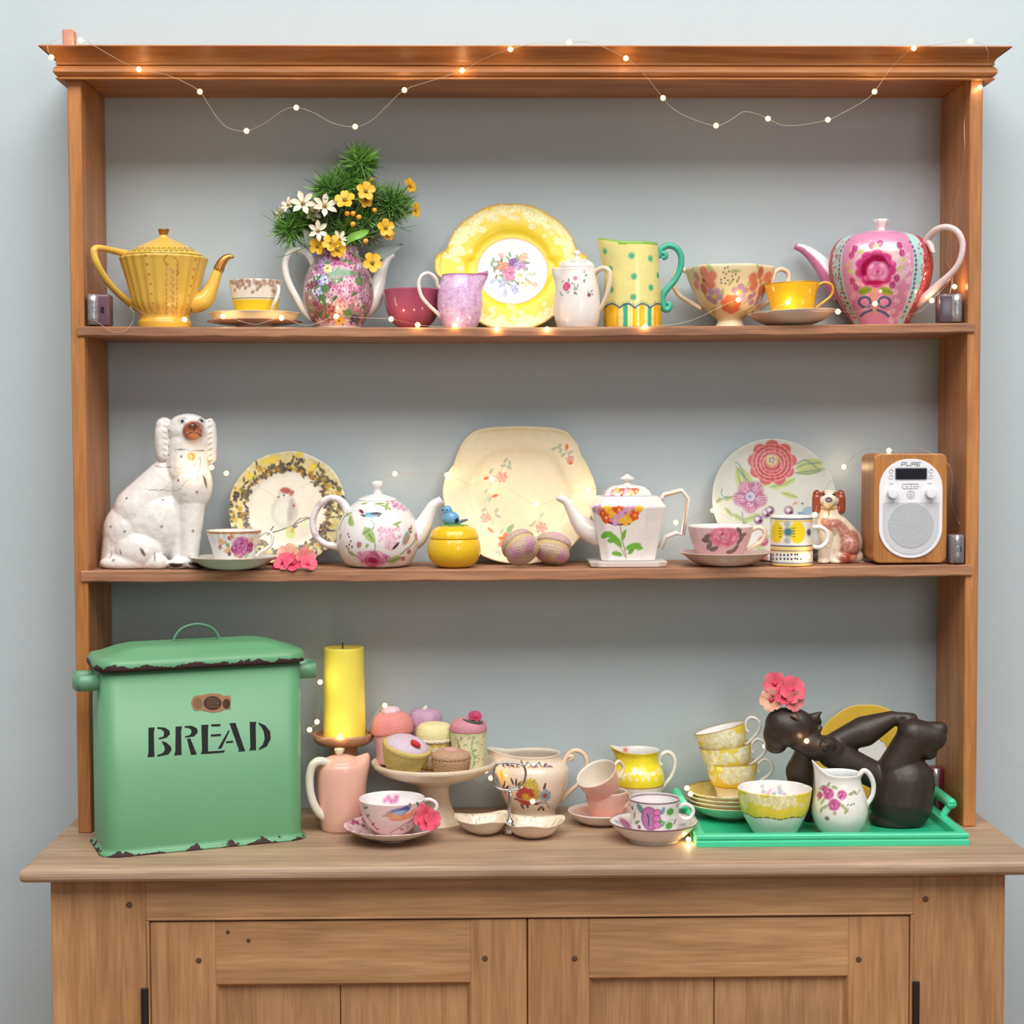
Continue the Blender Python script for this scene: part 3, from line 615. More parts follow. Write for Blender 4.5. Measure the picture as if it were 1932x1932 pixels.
# -- dotted pitcher
t = Th('pitcher', 'pale yellow pitcher with green dots, striped skirt and teal scroll handle', 'jug', 1193, .066, zsh(1, 1193))
o = lathe(t, 'body', [(53, 622), (54, 617), (55, 600), (54, 585), (53.5, 545), (51.5, 505), (49.5, 475), (48.5, 464), (48, 461), (45.5, 461), (46, 475), (48, 520), (45, 600), (0, 612)], pmat(), n=280, fine=1.4, lip={'a': SP, 'amt': 17, 'w': .7, 'y0': 520, 'y1': 463, 'lift': 10})
p = Paint(o, t, S(230, 220, 146), 8)
gd = S(86, 176, 130); tl = S(72, 168, 140); og = S(240, 180, 30)
sk = lambda x: 581 - 8*abs(math.sin((x - 1169)/29.0*PI))
for x0, x1, c in ((1140, 1167, og), (1176, 1184, tl), (1194, 1203, og), (1206, 1215, og), (1222, 1229, tl), (1233, 1250, og)):
    p.poly([(x, sk(x)) for x in np.linspace(x0, x1, 8)] + [(x1, 620), (x0, 620)], c)
for x in (1147, 1160, 1211, 1199, 1240): p.line([(x, 584), (x, 614)], 1.6, S(236, 208, 90), .8)
p.line([(x, sk(x)) for x in range(1140, 1249, 2)], 3.2, S(56, 92, 120), k=1)
for x in range(1141, 1248, 4): p.line([(x, sk(x) - 2), (x + p.r.uniform(-1, 1), sk(x) - 6)], 1.3, S(120, 160, 110))
for x, y in ((1190, 483), (1229, 487.5), (1139, 475), (1195, 521), (1193, 561), (1230, 543), (1152, 547), (1150, 508), (1243, 520)): p.dot(x, y, 6, gd)
for a in np.linspace(0, 2*PI, 90):           # green painted rim
    pass
p.mix((p.co[:, 2]/t.s > (t.zp(466)/t.s + np.where(p.co[:, 0] < -30*t.s, 4 + (-p.co[:, 0]/t.s - 30)*.25, 0))).astype(float), S(140, 186, 80)); p.done()
tealm = mat('teal_glaze', S(66, 172, 146), .2)
tube(t, 'handle', [(1250, 488), (1256, 484), (1254, 478), (1246, 478), (1242, 486), (1245, 474), (1253, 466), (1265, 463.5), (1278, 470), (1285, 485), (1283, 508), (1272, 530), (1258, 546), (1250, 558), (1249, 570), (1253, 582), (1261, 583), (1264, 575), (1258, 571)], [4, 5, 5, 5, 5, 5.6, 5.8, 6, 6, 6, 5.8, 5.8, 6, 6.4, 6.6, 6.6, 6, 5.5, 4.5], tealm, k=5)
# -- loving cup
t = Th('loving_cup', 'large cream lobed cup with raised pink and mauve flowers and two handles', 'cup', 1377, .093, zsh(1, 1377))
o = lathe(t, 'bowl', [(28, 620), (28, 616), (25, 611), (23, 606), (26, 601), (40, 590), (56, 572), (68, 548), (76, 526), (80, 512), (80, 506), (78, 505), (75, 511), (68, 538), (50, 575), (0, 595)], pmat(), n=320, fine=1.5, shape=lambda th, z: 1 + .05*np.cos(6*th + 1.4)*sstep(25, 90, z))
p = Paint(o, t, S(234, 216, 172), 9)
for x, y, l, a in ((1305, 510, 16, 1.2), (1307, 522, 14, .8), (1340, 510, 26, -1.0), (1385, 513, 18, .1), (1431, 502, 14, -.9), (1418, 530, 26, 1.1), (1378, 535, 14, .9), (1362, 555, 16, 1.4), (1345, 590, 22, 1.2), (1415, 585, 26, .7), (1330, 560, 16, 2), (1440, 540, 16, .6)): p.leaf(x, y, l, l*.42, a, S(186, 190, 130), S(150, 160, 100))
rd, mv = S(206, 126, 106), S(176, 146, 170)
p.daisy(1326, 530, 26, 6, rd, S(180, 90, 60), .5, .5, .2); p.daisy(1437, 532, 27, 6, rd, S(200, 150, 90), .6, .5, .2)
p.daisy(1346, 560, 17, 5, mv, S(222, 180, 50), 1.0, .55, .25); p.daisy(1396, 553, 17, 5, mv, S(222, 180, 60), .3, .55, .25); p.daisy(1424, 565, 15, 5, mv, None, .3, .55); p.daisy(1408, 568, 8, 5, S(206, 176, 176), None)
p.daisy(1379, 576, 20, 7, S(222, 120, 84), S(214, 160, 60), .2, .55, .26)
p.line([(1441, 540), (1438, 560), (1428, 590)], 1.3, S(140, 100, 70)); p.line([(1436, 575), (1446, 568)], 3, S(180, 110, 60))
for x, y in ((1366, 507), (1373, 506), (1364, 515), (1370, 519), (1375, 514), (1366, 526), (1360, 530), (1361, 536), (1369, 537), (1372, 530), (1381, 523), (1388, 520), (1383, 529), (1391, 530), (1393, 525), (1390, 533)): p.dot(x, y, 1.6, S(74, 66, 74))
p.band(608, 640, S(240, 222, 190)); p.band(497, 501, S(150, 130, 70), .5); p.inside(S(238, 226, 200)); p.done()
peachm = mat('peach_cream_glaze', S(232, 206, 176), .18)
tube(t, 'handle', [(1302, 524, .01), (1296, 513, .025), (1285, 509, .03), (1274, 518, .032), (1270, 536, .032), (1281, 556, .03), (1300, 569, .02), (1324, 583, .005)], 4.6, peachm)
tube(t, 'handle', [(1452, 545, .005), (1457, 530, .02), (1461, 515, .03), (1473, 508, .034), (1486, 514, .036), (1488, 528, .036), (1478, 550, .03), (1452, 568, .015), (1420, 588, .002)], 4.6, peachm)
# -- yellow cup and saucer
t = Th('saucer', 'pinkish white saucer tilted under the plain golden yellow cup', 'saucer', 1495, .04, zsh(1, 1495))
lathe(t, 'saucer', [(38, 618), (40, 616), (58, 609), (76, 598), (83, 592), (84, 590.5), (82, 591), (70, 598), (40, 606), (0, 607)], mat('blush_white_glaze', S(228, 208, 196), .16))
t.o.rotation_euler = (0, -.045, 0); t.o.location.z += 38*t.s*.045
zc = t.loc[2] - ZC + t.zp(606.5) + 38*t.s*.045
t = Th('teacup', 'plain golden yellow teacup with thin gilt handle on tilted saucer', 'cup', 1496, .04, zc + .0006)
lathe(t, 'bowl', [(34, 607), (37, 602), (40, 585), (44, 565), (48, 548), (50, 539), (50, 535.5), (48.5, 535), (46, 550), (38, 585), (0, 598)], mat('golden_glaze', S(240, 184, 40), .14))
lathe(t, 'gilt_rim', [(50, 536.5), (50.6, 535.5), (49.8, 534.5), (48.4, 534.9), (50, 536.5)], GOLD, snap=False, k=1, caps=False)
tube(t, 'handle', [(1541, 552), (1547, 541), (1556, 536), (1568, 538), (1574, 547), (1570, 561), (1556, 572), (1538, 584)], 2.8, mat('gold_glaze', S(206, 156, 60), .2, metal=.3))
t.o.rotation_euler = (0, -.045, 0)
# -- pink panelled teapot
t = Th('teapot', 'large pink panelled teapot with a crimson rose and blue bow', 'teapot', 1661, .086, zsh(1, 1661))
o = lathe(t, 'body', [(50, 615), (52, 612), (62, 595), (76, 572), (88, 545), (95, 517), (96, 495), (91, 471), (78, 453), (60, 444.5), (38, 441), (14, 439.5), (9, 439)], pmat(), n=340, fine=1.4, shape=lambda th, z: 1 + .02*np.cos(8*th))
p = Paint(o, t, S(216, 140, 176), 10)
xx = p.co[:, 0]/t.s; zz = p.co[:, 2]/t.s; rr = np.hypot(p.co[:, 0], p.co[:, 1])/t.s + 1e-6
al_ = math.radians(14); q = (p.co[:, 0]*math.cos(al_) - p.co[:, 1]*math.sin(al_))/t.s/rr; fr = (p.co[:, 0]*math.sin(al_) + p.co[:, 1]*math.cos(al_)) < 0   # the pot stands turned, its front panel towards the room's middle
for sg in (1, -1):
    qq = q*sg; low = sstep(0, 40, zz)
    lo, hi = (.63, .81) if sg > 0 else (.74, .92)
    p.mix(((qq > hi - .01)).astype(float)*fr, S(186, 74, 84))
    p.mix(((qq > lo) & (qq < hi)).astype(float)*fr, S(176, 208, 204))
    for y in range(455, 608, 9):
        w = np.interp(y, [441, 453, 471, 495, 517, 545, 572, 595, 612], [38, 78, 91, 96, 95, 88, 76, 62, 52]); p.ell(1661 + sg*w*(lo + hi)/2, y, 2.6, 3.4, 0, S(120, 90, 120) if sg < 0 else S(100, 90, 130))
    for _ in range(110):
        w = p.r.uniform(.83, .99); y = p.r.uniform(450, 606); ww = np.interp(y, [441, 453, 471, 495, 517, 545, 572, 595, 612], [38, 78, 91, 96, 95, 88, 76, 62, 52]); p.dot(1661 + sg*ww*w, y, 1.8, p.r.choice([S(226, 130, 130), S(150, 40, 60)]))
p.mix((~fr).astype(float)*.7, S(200, 110, 130))
for _ in range(60): p.daisy(p.r.uniform(1598, 1722), p.r.uniform(444, 608), p.r.uniform(4, 7), 5, S(232, 186, 200), None)
p.ell(1658, 466, 36, 9, 0, S(206, 218, 216)); p.ell(1656, 500, 44, 40, 0, S(232, 214, 206), .3, .7)
for x, y in ((1644, 461), (1659, 458), (1611, 468), (1605, 481), (1698, 461), (1703, 476), (1607, 532), (1614, 543), (1692, 527), (1684, 540)): p.rose(x, y, 6, S(180, 60, 120), S(206, 110, 160), S(140, 30, 80), 1.2)
for x, y, a in ((1624, 473, .6), (1622, 476, .3), (1706, 490, 1), (1700, 505, .4), (1597, 500, 1), (1600, 512, .4), (1612, 513, .3), (1690, 511, -.3), (1651, 463, .4), (1615, 515, .5)): p.leaf(x, y, 12, 6, a, S(196, 196, 110), S(150, 160, 70))
p.leaf(1630, 551, 24, 15, .3, S(140, 160, 50), S(100, 120, 40)); p.leaf(1670, 551, 24, 15, -.3, S(140, 160, 50), S(100, 120, 40)); p.line([(1650, 542), (1650, 575), (1651, 592)], 3, S(190, 186, 70))
[p.ell(1651 + 30*math.cos(a), 507 - 29*math.sin(a), 10, 9, 0, S(206, 80, 146), .12) for a in np.linspace(.2, 6.1, 10)]; p.rose(1651, 507, 33, S(190, 40, 110), S(218, 100, 156), S(132, 0, 58), 1.0); p.ell(1651, 505, 24, 22, 0, S(150, 4, 64), .1); p.rose(1654, 513, 19, S(222, 130, 174), S(236, 160, 194), S(190, 60, 130)); p.ell(1656, 487, 13, 6, -.2, S(140, 0, 56)); p.ell(1628, 510, 5, 13, 0, S(150, 0, 60)); p.ell(1650, 535, 18, 4, 0, S(170, 20, 84))
nb = S(80, 96, 140)
for sg in (-1, 1):
    c = 1650 + sg*18; p.line([(c, 560), (c + sg*9, 564), (c + sg*11, 573), (c, 580), (c - sg*10, 574), (c - sg*8, 564), (c, 560)], 5, nb); p.line([(1650 + sg*6, 585), (1650 + sg*18, 590), (1650 + sg*26, 596)], 5, nb)
p.done()
o = lathe(t, 'lid', [(36, 442), (34, 438.5), (20, 436), (8, 435), (6, 434)], mat('rose_pink_glaze', S(214, 150, 180), .16), snap=False, n=48)
lathe(t, 'knob', [(9, 437), (8, 431), (11, 424), (13.5, 418), (12.5, 414), (7, 415), (0, 415.5)], whitem, snap=False, n=40, shape=lambda th, z: 1 + .08*np.cos(6*th))
o = tube(t, 'spout', [(1596, 552, .02), (1574, 530, .028), (1552, 502, .04), (1533, 482, .05), (1516, 470, .056), (1500, 464, .06)], [27, 23, 16.5, 12.5, 9, 6], pmat(), n=30, k=12, hole=.7); p = Paint(o, t, S(204, 120, 160))
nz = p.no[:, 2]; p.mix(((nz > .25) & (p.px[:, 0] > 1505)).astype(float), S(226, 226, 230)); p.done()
tube(t, 'handle', [(1736, 478, -.03), (1745, 462, -.042), (1754, 445, -.054), (1769, 432, -.07), (1788, 428.5, -.082), (1806, 437, -.09), (1816, 458, -.092), (1813, 486, -.09), (1800, 510, -.083), (1775, 534, -.066), (1746, 560, -.045), (1730, 574, -.03)], [9, 8, 6.8, 6, 5.8, 5.8, 5.8, 5.6, 5.8, 7, 8, 8], mat('blush_porcelain', S(230, 206, 206), .16))
tube(t, 'thumb_rest', [(1751, 455, -.05), (1757, 465, -.056), (1760, 474, -.06), (1764, 477, -.062)], [6, 6, 4.5, 2.5], MATS['blush_porcelain'])
battery('battery_box', 'purple and silver battery box beside the pink panelled teapot', 1768, 1811, 556, .028, zsh(1, 1790), .03, 0.0, -.5, S(86, 72, 84))

# -- artificial flowers in the chintz teapot
def petal_flower(t, parent, px, py, dy, r, n, mat_, cmat, pw=.45, tilt=(0, 0), curl=.25, name='flower', pt=False):
    c = t.L(px, py, dy); V, F = [], []; s = t.s; rn = R_
    ax, az = tilt
    N = np.array([math.sin(ax), -math.cos(ax)*math.cos(az), math.sin(az)]); N /= np.linalg.norm(N)
    U = np.cross((0, 0, 1.), N); U /= np.linalg.norm(U); W_ = np.cross(N, U); a0 = rn.uniform(0, 6)
    for i in range(n):
        a = a0 + 2*PI*i/n + rn.uniform(-.1, .1); d = U*math.cos(a) + W_*math.sin(a); q = np.cross(N, d); b = len(V)
        for (f, w, h) in ((.08, .12, 0), (.35, .8, .5), (.65, 1., 1.), (.88, .55 if pt else .85, 1.1), (1.02, .04 if pt else .35, .9)):
            for k in (-1, 0, 1): V.append(c + d*r*f*s + q*k*w*pw*r*s + N*(h*curl*r*s*.5 + (abs(k) - .5)*.12*r*s + .02*r*s*(i % 2)))
        for j in range(4):
            for k in range(2): F.append((b + j*3 + k, b + j*3 + k + 1, b + j*3 + k + 4, b + j*3 + k + 3))
    o = mesh_obj(name, V, F, mat_, parent)
    cc = c + N*r*.12*s; P = np.array(ICO)*r*(.16 if pt else .22)*s + cc
    b = bmesh.new(); vs = [b.verts.new(x) for x in P]; bmesh.ops.convex_hull(b, input=vs); me = bpy.data.meshes.new('flower_centre'); b.to_mesh(me); b.free(); me.materials.append(cmat)
    oc = bpy.data.objects.new('flower_centre', me); COL.objects.link(oc); oc.parent = o
    return o
def spray(name, label, cat='flowers'):
    q = Th(name, label, cat, 640, ZV.Y, ZV.loc[2] - ZC + ZV.zp(520)); return q
whp, yep, bup = mat('white_petal', S(232, 222, 198), .6, .08, 200), mat('buttercup_petal', S(232, 180, 40), .5, .16, 160), mat('bud_orange', S(238, 170, 56), .4, .15, 200)
stm, dkc = mat('stem_green', S(110, 124, 44), .5), mat('flower_heart', S(150, 120, 50), .6)
MOUTH = (638, 470)
def stem(q, px, py, dy, m=None, r=1.2, wob=6):
    a = (MOUTH[0] + R_.uniform(-18, 18), 500, R_.uniform(-.012, .012)); b = (MOUTH[0] + (a[0] - MOUTH[0])*1.0, 470, a[2])
    md = ((b[0] + px)/2 + R_.uniform(-wob, wob), (b[1] + py)/2 - 4, dy*.6); tube(q, 'stem', [a, b, md, (px, py + 1, dy + .003)], r, m or stm, n=6, k=4)
q = spray('flower_spray', 'spray of white star flowers in the flower patterned teapot')
for px, py, dy, r, tx, tz in ((572, 385, -.035, 21, 0, .3), (612, 390, -.035, 21, .3, .4), (600, 436, -.04, 17, .2, .1), (545, 388, -.01, 15, -.6, .5), (532, 405, -.005, 13, -.8, .1), (591, 402, -.02, 14, .1, -.2), (640, 452, -.035, 15, .5, .2)):
    petal_flower(q, q.o, px, py, dy, r*1.18, 6, whp, dkc, .24, (tx, tz), .5, pt=True); stem(q, px, py, dy)
q = spray('flower_spray', 'spray of yellow buttercups with round orange buds in the flower patterned teapot')
for px, py, dy, r, tx, tz in ((651, 378, -.04, 17, -.1, .5), (690, 361, -.03, 16, .2, .2), (690, 378, -.025, 12, .3, -.2), (772, 351, 0, 14, .9, .3), (782, 396, 0, 13, 1., 0), (727, 430, -.03, 15, .4, .1), (732, 441, -.025, 11, .5, -.1), (702, 496, -.045, 17, .3, .2), (600, 464, -.035, 15, -.4, 0), (625, 459, -.045, 15, 0, .3), (637, 470, -.047, 14, .1, -.2)):
    petal_flower(q, q.o, px, py, dy, r*1.12, 5, yep, dkc, .42, (tx, tz), .4); stem(q, px, py, dy)
for px, py, dy in ((701, 339, 0), (707, 397, -.02), (655, 403, -.04), (666, 403, -.04), (677, 410, -.04), (666, 423, -.045), (690, 455, -.045)):
    tube(q, 'bud', [(px, py + 5, dy), (px, py + 4, dy), (px, py, dy), (px, py - 4, dy), (px, py - 5, dy)], [.8, 3.4, 5.2, 3.6, .6], bup, n=10, k=3); stem(q, px, py + 4, dy, r=1)
def blades(q, name, cx, cy, dy, r, n, m, parent, ell=.8):
    V, F = [], []; c0 = q.L(cx, cy, dy); s = q.s
    for _ in range(n):
        a, b = R_.uniform(0, 2*PI), R_.gauss(0, .6); d = np.array([math.cos(a)*math.cos(b), math.sin(b), math.sin(a)*math.cos(b)*ell + .25]); d /= np.linalg.norm(d)
        rr = r*R_.uniform(.55, 1.1)*s; st = c0 + d*rr*R_.uniform(.05, .5) + np.array([R_.gauss(0, 1), R_.gauss(0, 1), R_.gauss(0, 1)])*r*.16*s
        p = np.cross(d, (R_.gauss(0, 1), R_.gauss(0, 1), R_.gauss(0, 1))); p /= np.linalg.norm(p) + 1e-9; k = len(V); w = R_.uniform(.7, 1.3)*s; e = st + d*rr*.62; tip = st + d*rr*.95 + p*rr*.1
        V += [st - p*w, st + p*w, e + p*w*.8, e - p*w*.8, tip]; F += [(k, k + 1, k + 2, k + 3), (k + 3, k + 2, k + 4)]
    o = mesh_obj(name, V, F, m, parent, smooth=False); return o
g1, g2, g3 = mat('foliage_bright', S(124, 178, 72), .55, .3, 40), mat('foliage_dark', S(80, 124, 58), .6, .3, 40), mat('foliage_grey_green', S(120, 132, 112), .6, .2, 60)
q = spray('foliage_spray', 'feathery green artificial foliage spreading behind the flowers in the patterned teapot', 'foliage')
for cx, cy, dy, r, n, ms in ((680, 308, .0, 34, 520, (g2, g1)), (628, 362, -.005, 38, 560, (g1, g2)), (740, 392, .005, 38, 560, (g1, g2)), (550, 432, .0, 34, 480, (g2, g1)), (650, 385, .015, 40, 380, (g2, g3)), (600, 425, .01, 36, 360, (g2, g3)), (690, 420, .01, 34, 300, (g2, g1)), (655, 440, .0, 30, 420, (g2, g1)), (575, 410, .004, 34, 420, (g2, g1)), (705, 380, .006, 34, 420, (g1, g3)), (625, 400, .008, 40, 420, (g2, g3)), (660, 345, .006, 34, 380, (g2, g1)), (690, 440, .004, 28, 300, (g2, g3))):
    o = blades(q, 'foliage', cx, cy, dy, r, int(n*.9), ms[0], q.o); o['kind'] = 'stuff'
    o = blades(q, 'foliage', cx, cy, dy - .006, r*.95, int(n*.8), ms[1], q.o); o['kind'] = 'stuff'
    stem(q, cx, cy, dy, g2, 1.6)
for pts in (((600, 440), (560, 400), (520, 392)), ((590, 450), (540, 440), (512, 438)), ((600, 455), (545, 480), (520, 486)), ((580, 440), (530, 425), (492, 402)), ((610, 430), (570, 375), (556, 362)), ((720, 410), (760, 432), (778, 437)), ((730, 420), (760, 430), (786, 424)), ((740, 400), (770, 388), (790, 366)), ((690, 470), (720, 462), (730, 478)), ((640, 330), (632, 300), (630, 280)), ((690, 310), (712, 290), (720, 284))):
    tube(q, 'tendril', [(x, y, -.01) for x, y in pts], [.9, .7, .4], g2, n=5, k=5)
def big_leaf(q, pts, w, m, name='leaf'):
    C = catmull(np.array([q.L(*p) for p in pts]), 6); n = len(C); V = []
    T = np.gradient(C, axis=0); T /= np.linalg.norm(T, axis=1)[:, None]
    for i in range(n):
        f = i/(n - 1); N = np.cross(T[i], (0, -1, .3)); N /= np.linalg.norm(N); ww = w*q.s*math.sin(PI*min(1, f*.96 + .04))**.8
        V += [C[i] - N*ww, C[i] + np.array([0, .003, 0]), C[i] + N*ww]
    return mesh_obj(name, V, grid_faces(n, 3, False), m, q.o)
greyleaf = mat('leaf_grey', S(112, 124, 118), .6)
big_leaf(q, [(690, 484, -.01), (712, 480, -.02), (735, 473, -.022), (761, 460, -.02)], 11, greyleaf)
big_leaf(q, [(640, 470, -.02), (660, 450, -.04), (685, 440, -.045), (697, 432, -.045)], 8, g1); big_leaf(q, [(610, 475, -.02), (590, 460, -.03), (572, 430, -.03)], 10, g3)
# ------------------------------------------------------------------ second shelf
furm = pmat('painted_figurine', .2, .4, 50, .006)
# -- white china spaniel
t = Th('spaniel_figurine', 'tall white china spaniel with brown muzzle sitting beside the bird plate', 'dog figurine', 300, .074, zsh(2, 290, .06, 90))
o = blob(t, 'body', [('e', 355, 813, -6, 42, 36, 30), ('e', 355, 801, -12, 36, 28, 21), ('e', 364, 816, -36, 19, 17, 18), ('e', 364, 805, -46, 9, 9, 8),
    ('c', (355, 835, 0), 41, (353, 885, 0), 43), ('e', 362, 915, -6, 39, 42, 56), ('c', (362, 950, -14), 26, (358, 1050, -22), 17), ('c', (340, 955, 2), 34, (346, 1055, -6), 24),
    ('c', (318, 898, 4), 36, (266, 965, 4), 52), ('e', 285, 985, 2, 74, 52, 78), ('e', 250, 1005, 4, 56, 52, 62), ('c', (234, 1020, 0), 40, (231, 1075, 0), 42), ('e', 262, 1040, -30, 46, 30, 40),
    ('c', (200, 1066, -10), 11, (300, 1062, -42), 17), ('e', 240, 1062, -34, 52, 24, 18), ('e', 336, 1064, -36, 20, 22, 12), ('e', 366, 1064, -26, 18, 22, 11), ('c', (205, 1074, 5), 20, (375, 1074, 0), 20)],
    furm, voxel=2.2, it=5)
p = Paint(o, t, S(230, 226, 222), 11)
mz, tan = S(150, 92, 70), S(206, 130, 88)
p.ell(364, 813, 19, 19, 0, mz, .12); p.ell(364, 823, 14, 8, 0, tan, .2); p.line([(352, 823), (358, 817), (365, 815.5), (372, 817), (380, 823)], 2.2, S(70, 44, 36)); p.ell(364, 800, 9, 6, 0, S(96, 58, 44)); p.line([(366, 800), (367, 812)], 2.4, S(60, 36, 30))
for x in (344, 382):
    p.ell(x, 793, 7.5, 5.5, 0, S(206, 206, 206)); p.dot(x + .5, 793, 4, S(60, 60, 66)); p.dot(x + .5, 793, 2, S(20, 20, 24)); p.line([(x - 9, 795), (x - 4, 789), (x + 4, 788), (x + 9, 792)], 1.2, S(110, 106, 104))
p.line([(330, 847), (350, 849), (385, 850)], 1.6, S(110, 106, 100)); p.line([(294, 879), (310, 882), (322, 882)], 1.6, S(150, 110, 100))
g = S(120, 116, 112)
for a in np.linspace(0, 1, 26): x = 276 + a*100; y = 922 + 4*math.sin(a*3) - max(0, a - .62)*150; p.ell(x, y, 2.4, 1.4, .3 - a, g, .4, .55)
p.line([(372, 905), (376, 890), (378, 870), (377, 862)], 1.3, g); p.ell(363, 863, 7, 8, .2, S(206, 160, 70)); p.ell(361, 862, 3, 5, .2, S(236, 206, 140))
for x, y in ((340, 861), (334, 905), (237, 940), (207, 992), (235, 1003), (306, 995), (365, 1002), (372, 930), (215, 1055), (323, 1053), (308, 942)): p.dot(x, y, 2.4, S(90, 82, 80))
for y, x in ((802, 316), (813, 317), (826, 319), (842, 316), (858, 315)): p.ell(x, y, 4.5, 1.6, -.5, S(140, 120, 96))
for y in (802, 808, 817, 826, 841, 855, 868): p.ell(397, y, 4.5, 1.5, .6, S(140, 132, 110))
p.ell(388, 908, 3, 13, .25, S(96, 88, 80)); p.ell(270, 1043, 3, 9, .5, S(110, 90, 70)); p.ell(209, 1047, 1.5, 8, .2, g); p.ell(291, 1050, 1.5, 8, .2, g); p.ell(226, 1043, 1.5, 6, .3, g)
p.ell(329, 1068, 15, 4.5, 0, S(40, 32, 28)); p.ell(368, 1063, 12, 4, -.25, S(40, 32, 28)); p.done()
for nm, sh in (('ear', [('e', 310, 804, -10, 17, 15, 17), ('e', 309, 832, -12, 18, 14, 44), ('c', (308, 815, -12), 16, (311, 858, -12), 16)]), ('ear', [('e', 394, 806, -6, 14, 14, 16), ('e', 398, 832, -8, 12, 13, 44), ('c', (397, 815, -8), 12, (398, 862, -8), 11)])):
    eo = blob(t, nm, sh, furm, voxel=1.8, it=4, flat_base=False); p = Paint(eo, t, S(230, 226, 222), 3)
    xs = 313 if sh[0][1] < 350 else 396
    for y in range(794, 872, 11): p.ell(xs, y, 5, 1.5, -.5 if xs < 350 else .5, S(160, 146, 130), .4, .8)
    p.done()
# -- bird plate
t = Th('plate', 'plate with a red capped bird and yellow floral border leaning on the wall', 'plate', 541, .105, zsh(2, 541))
o = plate(t, 'plate', lambda th: 111 + .8*np.cos(9*th), [(0, 0), (.4, 0), (.62, 0), (.68, 3), (.74, 5), (.9, 7), (.985, 9), (1, 9)], math.radians(16), pmat('painted_plate'), n=360, step=1.7)
p = Paint(o, t, S(236, 228, 210), 12); cx, cy = 541, 962
for _ in range(900):
    a, q = p.r.uniform(0, 6.3), p.r.uniform(80, 109); p.ell(cx + q*math.cos(a), cy - q*math.sin(a)*.97, 5, 4, a, p.vary(S(226, 210, 150), .08))
for _ in range(300):
    a, q = p.r.uniform(0, 6.3), p.r.uniform(72, 107); x, y = cx + q*math.cos(a), cy - q*math.sin(a)*.97
    c = p.r.choice([S(96, 88, 80), S(110, 100, 84), S(80, 76, 82), S(206, 166, 60), S(120, 112, 70)])
    p.r.choice([lambda: p.daisy(x, y, p.r.uniform(4, 7), 6, c, None), lambda: p.leaf(x, y, p.r.uniform(8, 15), 4, p.r.uniform(0, 3), c), lambda: p.dot(x, y, 3, c)])()
for _ in range(170):
    a = p.r.uniform(0, 6.3); q = p.r.gauss(78, 3); p.dot(cx + q*math.cos(a), cy - q*math.sin(a)*.97, p.r.uniform(2, 3.6), p.r.choice([S(90, 84, 80), S(120, 100, 70), S(190, 140, 60), S(96, 88, 92)]))
for x, y in ((448, 932), (470, 897), (505, 868), (517, 866), (565, 857), (590, 880)): p.ell(x, y, 9, 6, .8, S(240, 216, 90))
p.daisy(447, 933, 8, 8, S(80, 70, 70), None)
p.ell(536, 964, 24, 32, .1, S(184, 174, 160), .15); p.ell(535, 966, 21, 29, .1, S(228, 224, 212), .3); p.ell(549, 962, 6, 24, -.1, S(176, 166, 154), .3, .8); p.ell(539, 932, 14, 13, 0, S(214, 206, 194), .15); p.ell(537, 938, 9, 7, 0, S(230, 226, 216)); p.ell(541, 925, 11, 6, -.15, S(180, 84, 76)); p.ell(549, 930, 4, 6, -.5, S(180, 100, 84)); p.dot(536, 933, 2, S(40, 36, 36)); p.leaf(526, 936, 6, 3, .3, S(90, 80, 76)); p.ell(554, 952, 2.5, 3, 0, S(190, 90, 70))
p.line([(508, 1006), (530, 1000), (556, 990), (576, 980), (590, 975)], 2.2, S(110, 96, 84)); p.line([(505, 1010), (516, 993)], 2, S(80, 80, 84)); p.line([(556, 988), (566, 978)], 2, S(110, 96, 84)); p.ell(556, 994, 9, 2, .4, S(96, 88, 84))
p.ell(549, 1005, 9, 12, .3, S(206, 216, 140)); p.ell(553, 1000, 4, 5, 0, S(210, 180, 90)); p.ell(575, 990, 12, 8, .4, S(226, 230, 196)); p.line([(567, 979), (580, 976), (585, 982)], 1.5, S(120, 120, 90)); p.done()
# -- rose cup and saucer
YC = .028
t = Th('saucer', 'gilt edged white saucer under the cup with the pink rose bouquet', 'saucer', 441, YC, zsh(2, 441))
lathe(t, 'saucer', [(33, 1076), (35, 1074), (56, 1068), (76, 1055), (84, 1050.5), (84, 1049.5), (82, 1050), (70, 1057), (44, 1066), (0, 1067)], mat('cool_white_glaze', S(218, 222, 216), .14), n=96)
lathe(t, 'gilt_rim', [(83, 1050.6), (84.6, 1050.4), (84.4, 1049), (82.6, 1049.6), (83, 1050.6)], mat('gilt_pink', S(180, 120, 90), .3, metal=.3), snap=False, k=1, n=96, caps=False)
zc = t.loc[2] - ZC + t.zp(1065.6)
t = Th('teacup', 'flared white teacup with a pink rose bouquet and gilt fluted rim', 'cup', 442, YC, zc)
o = lathe(t, 'bowl', [(32, 1066), (34, 1062), (38, 1050), (44, 1028), (50, 1005), (51, 1001), (49.5, 1001), (46, 1015), (36, 1055), (0, 1060)], pmat(), n=240, fine=1.4, shape=lambda th, z: 1 + .012*np.cos(22*th)*sstep(20, 60, z))
p = Paint(o, t, S(236, 230, 224), 13); p.band(1000, 1004.5, S(186, 126, 96), .6)
for x in range(395, 495, 7): p.dot(x, 1007, 2, S(190, 150, 90))
